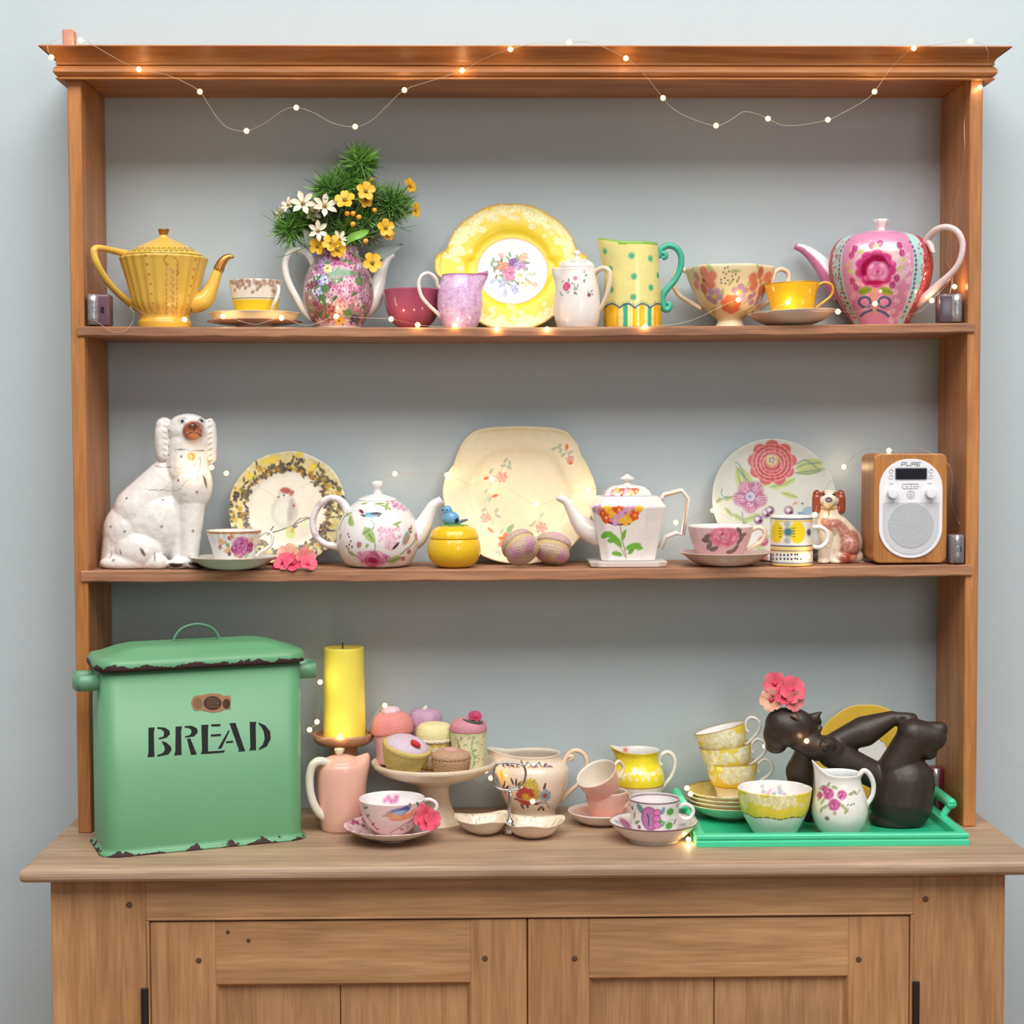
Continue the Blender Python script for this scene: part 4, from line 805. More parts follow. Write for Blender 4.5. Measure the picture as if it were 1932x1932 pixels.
for x, y, c in ((415, 1022, S(226, 170, 90)), (421, 1025, S(226, 170, 90)), (430, 1030, S(110, 170, 110)), (431, 1038, S(226, 160, 80)), (426, 1041, S(226, 160, 80)), (414, 1033, S(170, 80, 130)), (434, 1017, S(150, 70, 120)), (437, 1014, S(226, 150, 90)), (476, 1019, S(226, 160, 90)), (481, 1030, S(220, 150, 90)), (446, 1048, S(200, 140, 80)), (466, 1049, S(130, 170, 80)), (432, 1046, S(120, 60, 100)), (455, 1051, S(170, 80, 120))): p.daisy(x, y, 5, 5, c, None)
p.rose(457, 1026, 16, S(206, 110, 170), S(230, 160, 200), S(150, 40, 110), .85); p.rose(446, 1037, 10, S(180, 60, 140), S(220, 130, 180), S(110, 20, 80)); p.rose(473, 1034, 8, S(170, 40, 110), S(210, 110, 160), S(110, 10, 70), 1.4); p.rose(459, 1042, 10, S(200, 90, 160), S(226, 150, 190), S(150, 40, 110), .7); p.inside(S(236, 230, 222)); p.done()
tube(t, 'handle', [(489, 1012), (498, 1005), (508, 1004), (514, 1012), (512, 1026), (502, 1036), (490, 1042), (482, 1050)], 3, whitem)
# -- fabric blossoms
def blossom(t, pts, mats, group=None):
    for px, py, dy, r, m, tx, tz in pts:
        o = petal_flower(t, t.o, px, py, dy, r, 5, m, mats, .5, (tx, tz), .6, name='blossom')
pinkp, hotp, peachp, salm = mat('pink_fabric', S(226, 96, 116), .7, .15, 120, sss=0), mat('hot_pink_fabric', S(220, 70, 104), .7, .15, 120), mat('peach_fabric', S(232, 176, 148), .7, .1, 120), mat('salmon_fabric', S(222, 128, 124), .7, .12, 120)
t = Th('fabric_flower', 'bunch of pink and peach fabric blossoms lying before the bird plate', 'flower', 560, .016, zsh(2, 556, .03) + .008)
blossom(t, [(545, 1048, .004, 22, peachp, -.1, .35), (537, 1062, -.008, 20, pinkp, -.3, .7), (554, 1064, -.012, 18, hotp, 0, .6), (576, 1054, -.002, 20, salm, .4, .3), (580, 1065, -.012, 18, pinkp, .4, .8), (526, 1067, -.004, 14, hotp, -.7, .6)], mat('blossom_heart', S(206, 60, 90), .6))
# -- bird teapot
t = Th('teapot', 'round white teapot with painted birds, pink peonies and hydrangea', 'teapot', 713, .072, zsh(2, 713))
o = lathe(t, 'body', [(45, 1077), (47, 1073), (60, 1063), (72, 1046), (78, 1025), (78, 1006), (73, 986), (62, 966), (48, 952), (38, 945), (36, 944), (33, 944)], pmat(), n=320, fine=1.3)
p = Paint(o, t, S(236, 232, 230), 14); lg, dg_ = S(168, 190, 120), S(90, 110, 70)
for x, y in ((720, 1002), (730, 1010), (742, 1006), (722, 1018), (736, 1022), (748, 1014), (728, 996), (744, 998), (738, 1028), (732, 1032)):
    for _ in range(7): p.daisy(x + p.r.gauss(0, 5), y + p.r.gauss(0, 4), p.r.uniform(3.5, 5.5), 4, p.vary(S(238, 200, 214), .05), S(200, 110, 150))
for x, y in ((734, 940), (742, 944), (752, 950), (745, 955), (757, 955), (764, 958)):
    for _ in range(4): p.daisy(x + p.r.gauss(0, 4), y + p.r.gauss(0, 3), 4.5, 4, p.vary(S(216, 130, 170), .1), S(160, 60, 110))
p.rose(703, 1058, 26, S(210, 100, 150), S(232, 160, 190), S(160, 20, 80), .7); p.ell(703, 1060, 10, 7, 0, S(170, 20, 84)); p.rose(679, 1050, 9, S(226, 160, 190), S(238, 190, 210), S(190, 90, 130)); p.rose(729, 1056, 9, S(216, 130, 170), S(230, 170, 200), S(160, 60, 110))
for l in (((708, 1030), (704, 1010), (698, 1000)), ((708, 1030), (706, 1046)), ((700, 980), (706, 990), (702, 1000)), ((790, 1008), (775, 1030), (755, 1046)), ((640, 1000), (644, 985), (655, 968)), ((727, 955), (735, 962)), ((742, 990), (752, 985))): p.line(l, 1.5, dg_)
for x, y, l, w, a in ((695, 1008, 30, 18, -1.0), (690, 1002, 18, 12, .6), (745, 1058, 28, 17, .3), (660, 980, 24, 12, -1.1), (655, 970, 16, 8, .5), (687, 948, 12, 7, .2), (717, 949, 18, 7, .1), (730, 955, 22, 5, 1.2), (729, 955, 22, 5, -.5), (662, 1046, 18, 9, -.5), (676, 1030, 12, 8, .8), (692, 1032, 9, 6, 1), (640, 1012, 12, 8, 1), (752, 987, 16, 4, .4), (750, 990, 12, 4, -.8), (765, 1040, 16, 4, .8)): p.leaf(x, y, l, w, a, lg, dg_)
for x, y in ((655, 1007), (657, 1012), (660, 1022), (657, 1028), (652, 1032), (663, 1033), (656, 1036)): p.dot(x, y, 2.2, S(120, 90, 110))
for x, y in ((676, 1027), (773, 1042), (787, 1010), (789, 1016), (762, 1055)): p.rose(x, y, 5, S(200, 110, 140), S(226, 160, 180), S(150, 40, 80))
p.ell(698, 970, 12, 6, -.15, S(110, 170, 190)); p.ell(711, 968, 11, 3.5, 0, S(50, 50, 60)); p.ell(680, 964, 8, 3, -.6, S(130, 50, 70)); p.ell(684, 971, 6, 2, -.4, S(70, 70, 80)); p.ell(716, 971, 5, 2, .6, S(80, 70, 70))
p.ell(768, 1015, 14, 6, 1.0, S(110, 160, 170)); p.ell(770, 1018, 12, 5, .9, S(180, 140, 96)); p.ell(776, 1000, 5, 5.5, 0, S(70, 56, 56)); p.ell(776, 1000, 2.4, 2.4, 0, S(226, 190, 150)); p.ell(778, 994, 3, 4, 0, S(180, 130, 90)); p.ell(748, 1032, 10, 3, .8, S(90, 60, 70)); p.done()
o = lathe(t, 'lid', [(37.5, 944.5), (37, 942), (30, 938), (17, 934), (9, 932)], mat('china_white', S(234, 230, 228), .13), snap=False)
lathe(t, 'knob', [(9, 933), (7.5, 928), (7.5, 923), (10.5, 917), (10.5, 911), (7, 907.5), (0, 906.5)], MATS['china_white'], snap=False, n=36)
tube(t, 'spout', [(764, 1022), (784, 1012), (799, 990), (808, 970), (817, 954), (833, 943)], [24, 22, 17, 12.5, 10, 7.5], MATS['china_white'], hole=.75, n=20)
o = tube(t, 'handle', [(656, 966), (648, 950), (636, 941), (621, 940), (606, 949), (594, 968), (590, 992), (598, 1014), (616, 1027), (634, 1031), (646, 1036)], [9, 7.5, 6.6, 6.2, 6.2, 6.2, 6.2, 6.2, 6.5, 7.5, 9], pmat(), n=16, k=8)
p = Paint(o, t, S(234, 230, 228), 15)
for _ in range(40): p.ell(p.r.uniform(586, 622), p.r.uniform(938, 1024), 5, 2.5, p.r.uniform(0, 3), S(190, 140, 160), .4, .35)
p.done()
# -- yellow jar with bluebird
t = Th('honey_jar', 'round glossy yellow lidded jar with a blue bird perched on top', 'jar', 857, .045, zsh(2, 857))
jm = mat('lemon_glaze', S(236, 192, 40), .12, .05, bump=.3, bscale=240)
lathe(t, 'jar', [(23, 1074), (26, 1072), (35, 1066), (44, 1057), (49, 1047), (50.5, 1037), (49.3, 1027), (46.8, 1019), (45.5, 1016.6), (43, 1016.6)], jm)
lathe(t, 'lid', [(44, 1016.4), (46, 1014.6), (45, 1008), (40, 999), (30, 993), (14, 990.5), (0, 990)], jm, snap=False)
lathe(t, 'leaf_collar', [(24, 992.3), (22, 990.5), (12, 988.6), (0, 988)], mat('collar_green', S(110, 150, 60), .3), snap=False, n=60, shape=lambda th, z: 1 + .18*np.cos(7*th))
bo = blob(t, 'bird', [('e', 844, 963, -2, 9.5, 9.5, 9.5), ('e', 850, 978, 0, 17, 13, 14), ('c', (845, 966, -1), 9, (847, 978, 0), 13), ('c', (858, 981, 0), 7, (866, 985, 0), 4.5), ('c', (864, 985, 0), 4, (881, 980.5, 0), 2.2), ('c', (837, 962, -3), 2.5, (833, 962.5, -4), .8)], pmat(), voxel=.7, it=3, flat_base=False)
p = Paint(bo, t, S(110, 168, 206), 16); p.ell(864, 983, 5, 5, .2, S(40, 40, 52)); p.ell(876, 982, 8, 3, .2, S(110, 110, 126)); p.dot(843, 960, 1.6, S(20, 20, 24)); p.ell(834, 962, 2.4, 2, 0, S(40, 40, 44)); p.done()
# -- cream plate
t = Th('plate', 'large cream lobed square plate with sprigs of small orange roses', 'plate', 982, .098, zsh(2, 982))
OUT = [(912, 816), (930, 814), (947, 813), (964, 812.3), (980, 812), (998, 812.3), (1015, 813), (1032, 814), (1052, 816), (1074, 824), (1092, 846), (1100, 868), (1116, 898), (1128, 933), (1124, 962), (1110, 996), (1082, 1036), (1050, 1060), (1010, 1069), (960, 1069), (912, 1056), (880, 1030), (856, 998), (839, 962), (835, 936), (842, 905), (856, 885), (864, 862), (876, 838), (894, 822)]
oc = np.array(OUT, float) - (982, 941); oa = np.arctan2(-oc[:, 1]*1.045, oc[:, 0]); orr = np.hypot(oc[:, 0], oc[:, 1]*1.045); od = np.argsort(oa); oa, orr = oa[od], orr[od]
rim2 = lambda th: np.interp(np.angle(np.exp(1j*th)), np.r_[oa[-1] - 2*PI, oa, oa[0] + 2*PI], np.r_[orr[-1], orr, orr[0]])
o = plate(t, 'plate', rim2, [(0, 0), (.45, 0), (.6, 1), (.68, 5), (.74, 7), (.9, 9), (.985, 12), (1, 12)], math.radians(16.5), pmat('painted_plate'), n=400, step=1.8)
p = Paint(o, t, S(232, 218, 182), 17); gs, og2, pk2 = S(186, 190, 160), S(222, 112, 56), S(216, 150, 136)
for l in (((955, 866), (944, 890), (928, 905), (924, 930), (914, 948)), ((914, 960), (930, 985), (925, 1010), (940, 1015)), ((1046, 845), (1068, 850), (1074, 862)), ((1020, 975), (1012, 990), (1016, 1010))): p.line(l, 1.2, S(176, 172, 150))
for x, y, a in ((955, 868, .8), (962, 872, 1.6), (950, 877, .2), (960, 880, -.5), (928, 888, 1.2), (918, 925, 1), (925, 940, 1.2), (912, 960, .6), (936, 962, 1), (940, 972, -.5), (930, 1000, 0), (946, 1002, 1), (1046, 844, .4), (1055, 840, 1), (1056, 850, 1.4), (1064, 856, .6), (1076, 852, .4), (1008, 985, 1), (1003, 990, .4), (1022, 970, 1), (1012, 1012, .3), (1018, 1022, 1.4), (975, 1012, .3), (995, 1010, .2), (940, 1040, -.6)): p.leaf(x, y, 11, 6, a, gs, S(160, 166, 140))
p.leaf(962, 997, 18, 11, 1.1, S(150, 180, 120), S(110, 150, 90)); p.leaf(1020, 1013, 10, 7, .5, S(150, 180, 120))
for x, y, r in ((948, 899, 11), (916, 976, 10), (1022, 994, 12), (1076, 865, 8)): p.daisy(x, y, r, 6, pk2, S(226, 190, 150)); p.rose(x, y, r*.7, S(222, 170, 150), S(234, 196, 170), S(206, 120, 110))
for x, y, l, a in ((917, 900, 10, .3), (934, 934, 12, .3), (926, 998, 12, -1), (1070, 842, 11, 1.5), (1028, 1013, 13, .7), (1075, 872, 9, .2)): p.leaf(x, y, l, 6, a, og2)
p.daisy(957, 1020, 18, 7, og2, S(226, 200, 150)); p.dot(956, 1021, 6, S(226, 190, 160)); p.dot(956, 1022, 3, S(120, 90, 60)); p.dot(957, 1034, 6, og2)
for a in np.linspace(0, 2*PI, 220): r = float(rim2(np.array([a]))[0]); p.dot(982 + r*math.cos(a), 941 - r*math.sin(a)/1.045, 1.6, S(206, 176, 110), .7)
p.done()
# -- knitted macaroons
def macaroon(px, py, ang, label, Y, dz):
    t = Th('knitted_macaroon', label, 'knitted cake', px, Y, zsh(2, px, Y))
    mk = pmat('painted_knit', .9, .9, 420, .003)
    for sg in (1, -1):
        o = lathe(t, 'shell', [(0, py + 24), (18, py + 23), (30, py + 16), (34, py + 7), (33, py + 2), (28, py)], mk, n=90, fine=1.6, snap=False)
        me = o.data; c = np.array([v.co[:] for v in me.vertices]); zc_ = t.zp(py); c[:, 2] -= zc_
        if sg < 0: c[:, 2] *= -1
        c[:, 2] += sg*3*t.s*-1
        me.vertices.foreach_set('co', c.astype(np.float32).ravel())
        if sg < 0: me.flip_normals()
        me.update(); n = len(c); col = np.tile(np.array(S(206, 178, 160)), (n, 1)); rr = random.Random(int(px) + sg)
        for _ in range(4):
            a = rr.uniform(0, 6.3); q = rr.uniform(16, 30)*t.s; d = np.hypot(c[:, 0] - q*math.cos(a), (c[:, 1] - q*math.sin(a))); w = np.clip(1.6 - d/(9*t.s), 0, 1)[:, None]; col = col*(1 - w) + np.array(rr.choice([S(212, 156, 190), S(206, 146, 176), S(226, 206, 150)]))*w
        at_ = me.color_attributes.new('paint', 'FLOAT_COLOR', 'POINT'); at_.data.foreach_set('color', np.c_[col, np.ones(n)].astype(np.float32).ravel())
    f = lathe(t, 'filling', [(0, py + 5), (29, py + 5), (31.5, py), (29, py - 5), (0, py - 5)], mat('wool_filling', S(206, 180, 130), .9, .2, 300, bump=.6, bscale=400), snap=False, n=60)
    c = np.array([v.co[:] for v in f.data.vertices]); c[:, 2] -= t.zp(py); f.data.vertices.foreach_set('co', c.astype(np.float32).ravel()); f.data.update()
    t.o.rotation_euler = (ang[0], ang[1], 0); t.o.location.z += dz*t.s
macaroon(982, 1044, (math.radians(-38), math.radians(-38), 0), 'pink and cream knitted macaroon standing tilted on its edge', .03, 38)
macaroon(1043, 1050, (math.radians(-25), math.radians(14), 0), 'pink and cream knitted macaroon lying flatter beside the octagonal teapot', .06, 33)
# -- angular teapot on its stand
def loft(t, name, lev, material, parent=None, yc=0., k=1, dx=0., turn=1.):
    V = []
    for hx, hy, ch, py in lev:
        z = t.zp(py) if py is not None else 0.; hx, hy, ch = hx*t.s, hy*t.s, ch*t.s; c = ch*.8; cr = ch*turn
        V += [(x + dx*t.s, y + yc, max(z, 0)) for x, y in ((hx, -hy + c), (hx, hy - c), (hx - ch, hy), (-hx + ch, hy), (-hx, hy - c), (-hx, -hy + c), (-hx + ch, -hy), (hx - cr, -hy))]
    F = grid_faces(len(lev), 8).tolist() + [tuple(range(8))[::-1], tuple(range((len(lev) - 1)*8, len(lev)*8))]
    o = mesh_obj(name, V, F, material, parent or t.o, smooth=False)
    bm = bmesh.new(); bm.from_mesh(o.data); bmesh.ops.bevel(bm, geom=[e for e in bm.edges if e.calc_face_angle(0) > .3], offset=1.2*t.s, segments=2, affect='EDGES'); bm.to_mesh(o.data); bm.free(); return o
ivory = mat('ivory_china', S(232, 224, 216), .13, .03)
t = Th('teapot_stand', 'oblong white china stand under the octagonal flower teapot', 'stand', 1182, .058, zsh(2, 1182, .06, 75))
loft(t, 'stand', [(64, 50, 14, None), (70, 56, 16, 1066), (73, 58, 17, 1057), (72, 57, 16, 1056)], ivory)
zc = t.loc[2] - ZC + t.zp(1055.6)
t = Th('teapot', 'octagonal white teapot with orange and mauve flower panel and angular handle', 'teapot', 1183, .058, zc)
def panel_grid(lev, nx, nz, ypx):            # finely divided flat front so the flower panel can be painted on it
    pass
o = loft(t, 'body', [(50, 40, 14, None), (56, 44, 15, 1020), (63, 50, 17, 980), (69, 54, 18, 957), (70, 54, 18, 954.5), (68, 52, 17, 953), (56, 44, 14, 936), (54, 42, 14, 935)], pmat(), turn=2.)
bm = bmesh.new(); bm.from_mesh(o.data)
for _ in range(2):
    bmesh.ops.triangulate(bm, faces=[f for f in bm.faces if len(f.verts) > 4]); bmesh.ops.subdivide_edges(bm, edges=[e for e in bm.edges if e.calc_length() > 2.2*t.s], cuts=3, use_grid_fill=True)
bm.normal_update(); bmesh.ops.subdivide_edges(bm, edges=list({e for f in bm.faces if f.normal.y < -.6 for e in f.edges if e.calc_length() > 2.2*t.s}), cuts=2, use_grid_fill=True)
bm.to_mesh(o.data); bm.free()
p = Paint(o, t, S(234, 226, 220), 18)
ogl, rdl, mvl = S(240, 180, 60), S(224, 84, 40), S(206, 150, 190)
p.poly([(1118, 957), (1212, 957), (1206, 968), (1200, 978), (1188, 990), (1160, 992), (1138, 984), (1132, 968)], S(120, 50, 60))
for x, y, r, c in ((1126, 962, 11, mvl), (1147, 963, 12, ogl), (1168, 964, 12, rdl), (1189, 963, 12, mvl), (1206, 960, 9, ogl), (1145, 978, 11, rdl), (1163, 982, 11, mvl), (1181, 981, 13, ogl), (1198, 974, 10, rdl), (1136, 970, 8, rdl), (1155, 972, 7, ogl), (1173, 972, 7, mvl)): p.daisy(x, y, r, 5, c, S(226, 200, 100), None, .55, .22)
gn = S(112, 176, 70)
p.line([(1170, 992), (1173, 1010), (1178, 1035), (1182, 1054)], 1.6, S(130, 110, 80))
for x, y, l, w, a in ((1160, 1018, 34, 13, -.75), (1144, 1010, 20, 12, .25), (1137, 1013, 12, 9, .4), (1152, 1022, 12, 9, -.3), (1177, 1012, 20, 8, 1.3), (1196, 1032, 28, 13, .3), (1205, 1034, 14, 9, -.3), (1192, 1040, 14, 8, .9), (1165, 1046, 18, 9, -.1)): p.leaf(x, y, l, w, a, gn, S(130, 160, 60))
p.line([(1158, 1020), (1172, 1035), (1179, 1050)], 1.5, S(130, 140, 70)); p.line([(1195, 1035), (1184, 1045)], 1.5, S(130, 120, 60)); p.done()
o = loft(t, 'lid', [(44, 34, 12, 935.5), (43, 33, 12, 931), (38, 29, 11, 923), (28, 21, 9, 917), (12, 9, 4, 914)], pmat(), turn=1.8)
bm = bmesh.new(); bm.from_mesh(o.data)
for _ in range(2):
    bmesh.ops.triangulate(bm, faces=[f for f in bm.faces if len(f.verts) > 4]); bmesh.ops.subdivide_edges(bm, edges=[e for e in bm.edges if e.calc_length() > 2.2*t.s], cuts=3, use_grid_fill=True)
bm.normal_update(); bmesh.ops.subdivide_edges(bm, edges=list({e for f in bm.faces if f.normal.y < -.6 for e in f.edges if e.calc_length() > 2.2*t.s}), cuts=2, use_grid_fill=True)
bm.to_mesh(o.data); bm.free()
p = Paint(o, t, S(234, 226, 220), 19); p.poly([(1152, 930), (1155, 924), (1165, 922), (1200, 922), (1206, 930)], S(150, 50, 50))
for x, y, c in ((1156, 930, mvl), (1164, 924, ogl), (1174, 928, rdl), (1183, 923, mvl), (1193, 928, ogl), (1201, 925, rdl)): p.daisy(x, y, 7, 5, c, S(226, 200, 100))
p.done()
loft(t, 'knob', [(9, 7, 3, 915), (5, 5, 2, 911), (5, 5, 2, 908), (14, 11, 5, 905), (14, 11, 5, 903), (4, 4, 2, 896), (2, 2, 1, 894)], ivory)
tube(t, 'spout', [(1134, 1008), (1112, 1002), (1093, 985), (1079, 963), (1068, 946), (1051, 938)], [23, 22, 16, 11, 8.5, 6], ivory, hole=.75, n=8, k=6)
tube(t, 'handle', [(1246, 944), (1253, 933.5), (1286, 925), (1299, 940), (1288, 1009), (1276, 1005), (1255, 1013), (1245, 1036)], [6, 4.8, 4.6, 4.6, 4.6, 4.6, 5, 5.5], ivory, n=8, k=1)
tube(t, 'gilt_line', [(1254, 935, -.0044), (1285, 927, -.0044)], 1.1, mat('apricot_line', S(226, 160, 90), .3), n=6, k=2); tube(t, 'gilt_line', [(1297.5, 941, -.0044), (1288, 1007, -.0044)], 1.1, MATS['apricot_line'], n=6, k=2)
# -- rose cup and saucer
t = Th('saucer', 'pale pink saucer under the pink teacup with a large rose', 'saucer', 1368, .042, zsh(2, 1368))
lathe(t, 'saucer', [(44, 1068), (46, 1066), (62, 1059), (78, 1047), (86, 1042), (86, 1041), (84, 1041.5), (70, 1049), (44, 1058), (0, 1059)], mat('shell_pink_glaze', S(224, 194, 190), .15), n=96)
zc = t.loc[2] - ZC + t.zp(1057.6)
t = Th('teacup', 'pale pink teacup with one large pink rose and white inside', 'cup', 1359, .042, zc)
o = lathe(t, 'bowl', [(30, 1058), (32, 1055), (42, 1045), (52, 1027), (58, 1008), (61, 994), (61, 992), (59.5, 992), (56, 1008), (44, 1040), (0, 1052)], pmat(), n=280, fine=1.4)
p = Paint(o, t, S(226, 188, 190), 20); p.inside(S(238, 232, 226)); p.band(991, 993.5, S(238, 230, 226), .4)
for x, y, a in ((1333, 1013, .6), (1330, 1020, -.1), (1337, 1032, 1), (1345, 1037, .4), (1396, 1003, -.7), (1402, 1010, .2), (1398, 1020, .8), (1388, 1037, 1), (1380, 1042, .2)): p.leaf(x, y, 18, 10, a, S(130, 110, 104), S(96, 80, 78))
p.rose(1367, 1015, 26, S(222, 110, 140), S(236, 160, 176), S(176, 40, 84), .76); p.rose(1362, 1010, 15, S(232, 140, 164), S(240, 176, 190), S(190, 60, 100), .8); p.done()
tube(t, 'handle', [(1414, 1004), (1421, 998), (1432, 995), (1441, 1000), (1443, 1010), (1436, 1022), (1423, 1030), (1408, 1038)], [5, 4.6, 4.4, 4.4, 4.4, 4, 4, 3.6], creamm)
# -- big flower plate
t = Th('plate', 'large pale green plate with an embossed red flower and mauve flowers', 'plate', 1463, .115, zsh(2, 1463))
o = plate(t, 'plate', lambda th: 118 + 0*th, [(0, 0), (.5, .5), (.8, 5), (.95, 11), (.99, 13), (1, 13)], math.radians(13), pmat('painted_plate'), n=380, step=1.7)
p = Paint(o, t, S(210, 211, 202), 21); yl, bl_ = S(206, 200, 110), S(110, 136, 150)
for x, y, l, w, a in ((1405, 898, 46, 22, -.9), (1396, 905, 34, 14, -1.3), (1515, 876, 34, 15, .5), (1532, 875, 36, 16, .1), (1525, 888, 50, 14, .12), (1470, 914, 40, 13, .2), (1486, 908, 26, 12, .5), (1489, 932, 30, 11, -.3), (1358, 944, 14, 10, .6), (1375, 940, 16, 9, .3), (1377, 965, 20, 9, -.9), (1394, 975, 24, 12, -.6), (1420, 975, 28, 12, .5), (1407, 985, 20, 10, 1.2), (1448, 912, 16, 10, .3), (1443, 1015, 24, 12, .6), (1437, 1035, 24, 14, -.5)): p.leaf(x, y, l, w, a, p.vary(S(190, 200, 130), .1), bl_)
for l in (((1362, 922), (1362, 934), (1372, 938), (1386, 936)), ((1352, 948), (1360, 942), (1372, 938)), ((1388, 872), (1396, 878), (1406, 900)), ((1502, 876), (1520, 868), (1545, 886)), ((1500, 892), (1525, 894), (1548, 888)), ((1404, 995), (1400, 965))): p.line(l, 1.6, bl_)
p.ell(1457, 873, 40, 36, 0, S(196, 96, 100), .06)
for i in range(9): a = i*2*PI/9 + .2; p.ell(1457 + 33*math.cos(a), 873 - 30*math.sin(a), 13, 12, 0, S(204, 104, 106), .1)
for rr, m in ((36, 22), (29, 18), (22, 14), (16, 10)):
    for i in range(m): a = i*2*PI/m + rr; p.ell(1457 + rr*math.cos(a), 873 - rr*.92*math.sin(a), 5.5, 2, a + PI/2, S(224, 140, 136), .3); p.ell(1457 + (rr - 3)*math.cos(a + .15), 873 - (rr - 3)*.92*math.sin(a + .15), 5, 1.4, a + PI/2, S(170, 70, 80), .3)
p.dot(1457, 867, 11.5, S(216, 186, 120)); p.dot(1457, 866, 8, S(206, 196, 170))
for i in range(5): a = i*1.256; p.dot(1457 + 5*math.cos(a), 866 + 5*math.sin(a), 2, S(120, 110, 110))
p.daisy(1416, 935, 31, 5, S(176, 110, 140), None, .9, .62)
for i in range(5):
    a0 = .9 + i*2*PI/5
    for k in (-.35, -.18, 0, .18, .35):
        for q in (14, 19, 24, 28): p.ell(1416 + q*math.cos(a0 + k), 935 - q*math.sin(a0 + k), 2.2, .9, a0 + k, S(226, 190, 206), .4)
p.dot(1416, 935, 9, S(206, 190, 210)); p.dot(1415, 936, 3.5, S(120, 150, 180))
for i in range(9): a = i*.7; p.dot(1416 + 12*math.cos(a), 935 + 12*math.sin(a), 1.8, S(120, 110, 150))
for x, y, r in ((1430, 979, 9), (1445, 967, 9), (1452, 962, 8), (1489, 962, 9)): p.ell(x, y, r, r, 0, S(140, 100, 130)); p.dot(x - 2, y - 2, r*.5, S(216, 206, 216)); p.ell(x + 3, y + 3, r*.4, r*.3, 0, S(80, 50, 70))
p.ell(1524, 962, 12, 8, .4, S(150, 176, 196)); p.leaf(1512, 968, 18, 7, -.3, S(130, 156, 186)); p.dot(1514, 949, 2, S(60, 70, 80)); p.leaf(1501, 948, 9, 4, .4, S(216, 160, 120)); p.line([(1494, 956), (1500, 946)], 1.4, S(200, 150, 110)); p.rose(1440, 1020, 10, S(180, 70, 100), S(210, 120, 140), S(130, 30, 60)); p.rose(1440, 1050, 9, S(190, 90, 100), S(210, 130, 130), S(130, 40, 60)); p.done()
# -- mug
t = Th('mug', 'straight white mug with big yellow dots and blue dotted bands', 'mug', 1493, .03, zsh(2, 1493))
o = lathe(t, 'body', [(39, 1071), (40, 1069), (40, 1060), (40, 1000), (40, 977), (40, 974.5), (38, 974.5), (38, 1000), (37, 1060), (0, 1064)], pmat(), n=240, fine=1.2, k=2)
p = Paint(o, t, S(238, 232, 222), 22); nv = S(70, 84, 120); p.inside(S(238, 232, 226)); bd = lambda a, b, c: p.band(a, b, c, .4, inside=False)
bd(976, 979, nv); bd(979.5, 984, S(236, 206, 120)); bd(1027, 1029, nv); bd(1029.5, 1040, S(238, 206, 130)); bd(1036, 1038, nv); bd(1058.5, 1060.5, nv); bd(1061, 1075, S(236, 200, 110))
for cx in (1463, 1506.5): p.ell(cx, 1005, 15.5, 20.5, 0, S(244, 212, 40), .06)
for x, y, r, c in ((1485, 1004.5, 8.5, S(70, 130, 130)), (1484, 989, 6, S(176, 180, 180)), (1484, 1020, 6, S(176, 180, 180)), (1528, 1005, 7, nv)): p.dot(x, y, r, c)
for sx in (-1, 1):
    for dy in (-7, -2, 3, 8): p.line([(1485 + sx*11, 1004 + dy), (1485 + sx*15, 1004 + dy*1.1)], 1.6, S(40, 60, 70))
for x in range(1457, 1520, 7):
    for y in (1047, 1055): p.ell(x, y, 2, 2.3, 0, S(40, 50, 84))
p.done()
tube(t, 'handle', [(1530, 996), (1538, 994.5), (1548, 995), (1558, 1001), (1562, 1013), (1558, 1025), (1548, 1032), (1538, 1032), (1529, 1029)], 4.3, whitem)
# -- small brown and white spaniel
t = Th('spaniel_figurine', 'small brown and white china spaniel with long brown ears beside the radio', 'dog figurine', 1585, .075, zsh(2, 1585))
o = blob(t, 'body', [('e', 1563, 942, -6, 22, 20, 18), ('e', 1563, 948, -20, 12, 12, 12), ('c', (1562, 955, 0), 20, (1564, 985, 0), 24), ('e', 1566, 990, -2, 27, 24, 30), ('c', (1570, 985, 2), 24, (1594, 1015, 4), 28), ('e', 1597, 1025, 4, 31, 27, 34), ('e', 1604, 1030, -16, 20, 14, 20), ('c', (1560, 1005, -10), 15, (1554, 1055, -14), 11), ('c', (1576, 1005, -6), 14, (1572, 1055, -10), 12), ('e', 1553, 1060, -18, 11, 13, 7), ('e', 1577, 1060, -18, 11, 12, 7), ('c', (1592, 1054, -20), 12, (1616, 1050, -6), 13), ('c', (1560, 1066, 0), 10, (1618, 1066, 0), 14)], pmat('painted_figurine_gloss', .15), voxel=1.1, it=5)
p = Paint(o, t, S(226, 214, 194), 23); br = S(150, 74, 52); lu = S(172, 116, 98)
for x, y, rx, ry, a in ((1586, 997, 26, 14, -.75), (1566, 990, 20, 10, -.5), (1606, 1020, 16, 24, -.4), (1600, 1030, 19, 18, 0), (1612, 1042, 12, 14, 0)): p.ell(x, y, rx, ry, a, lu, .15)
for _ in range(110): x, y = p.r.uniform(1552, 1626), p.r.uniform(980, 1046); p.ell(x, y, 3, 1.4, p.r.uniform(0, 3), S(206, 160, 140), .4, .5)
p.ell(1560, 1012, 7, 12, .2, S(226, 212, 190)); p.ell(1580, 1020, 7, 22, .15, S(222, 206, 180)); p.ell(1604, 1054, 18, 11, .1, br); p.ell(1612, 1052, 8, 6, .5, S(196, 130, 100))
p.ell(1547, 930, 9, 8, 0, br); p.ell(1582, 930, 9, 8, 0, br); p.ell(1563, 941, 7, 6, 0, S(90, 76, 76)); p.ell(1553, 932, 3.4, 2.4, .3, S(50, 44, 44)); p.ell(1574, 932, 3.4, 2.4, -.3, S(50, 44, 44))
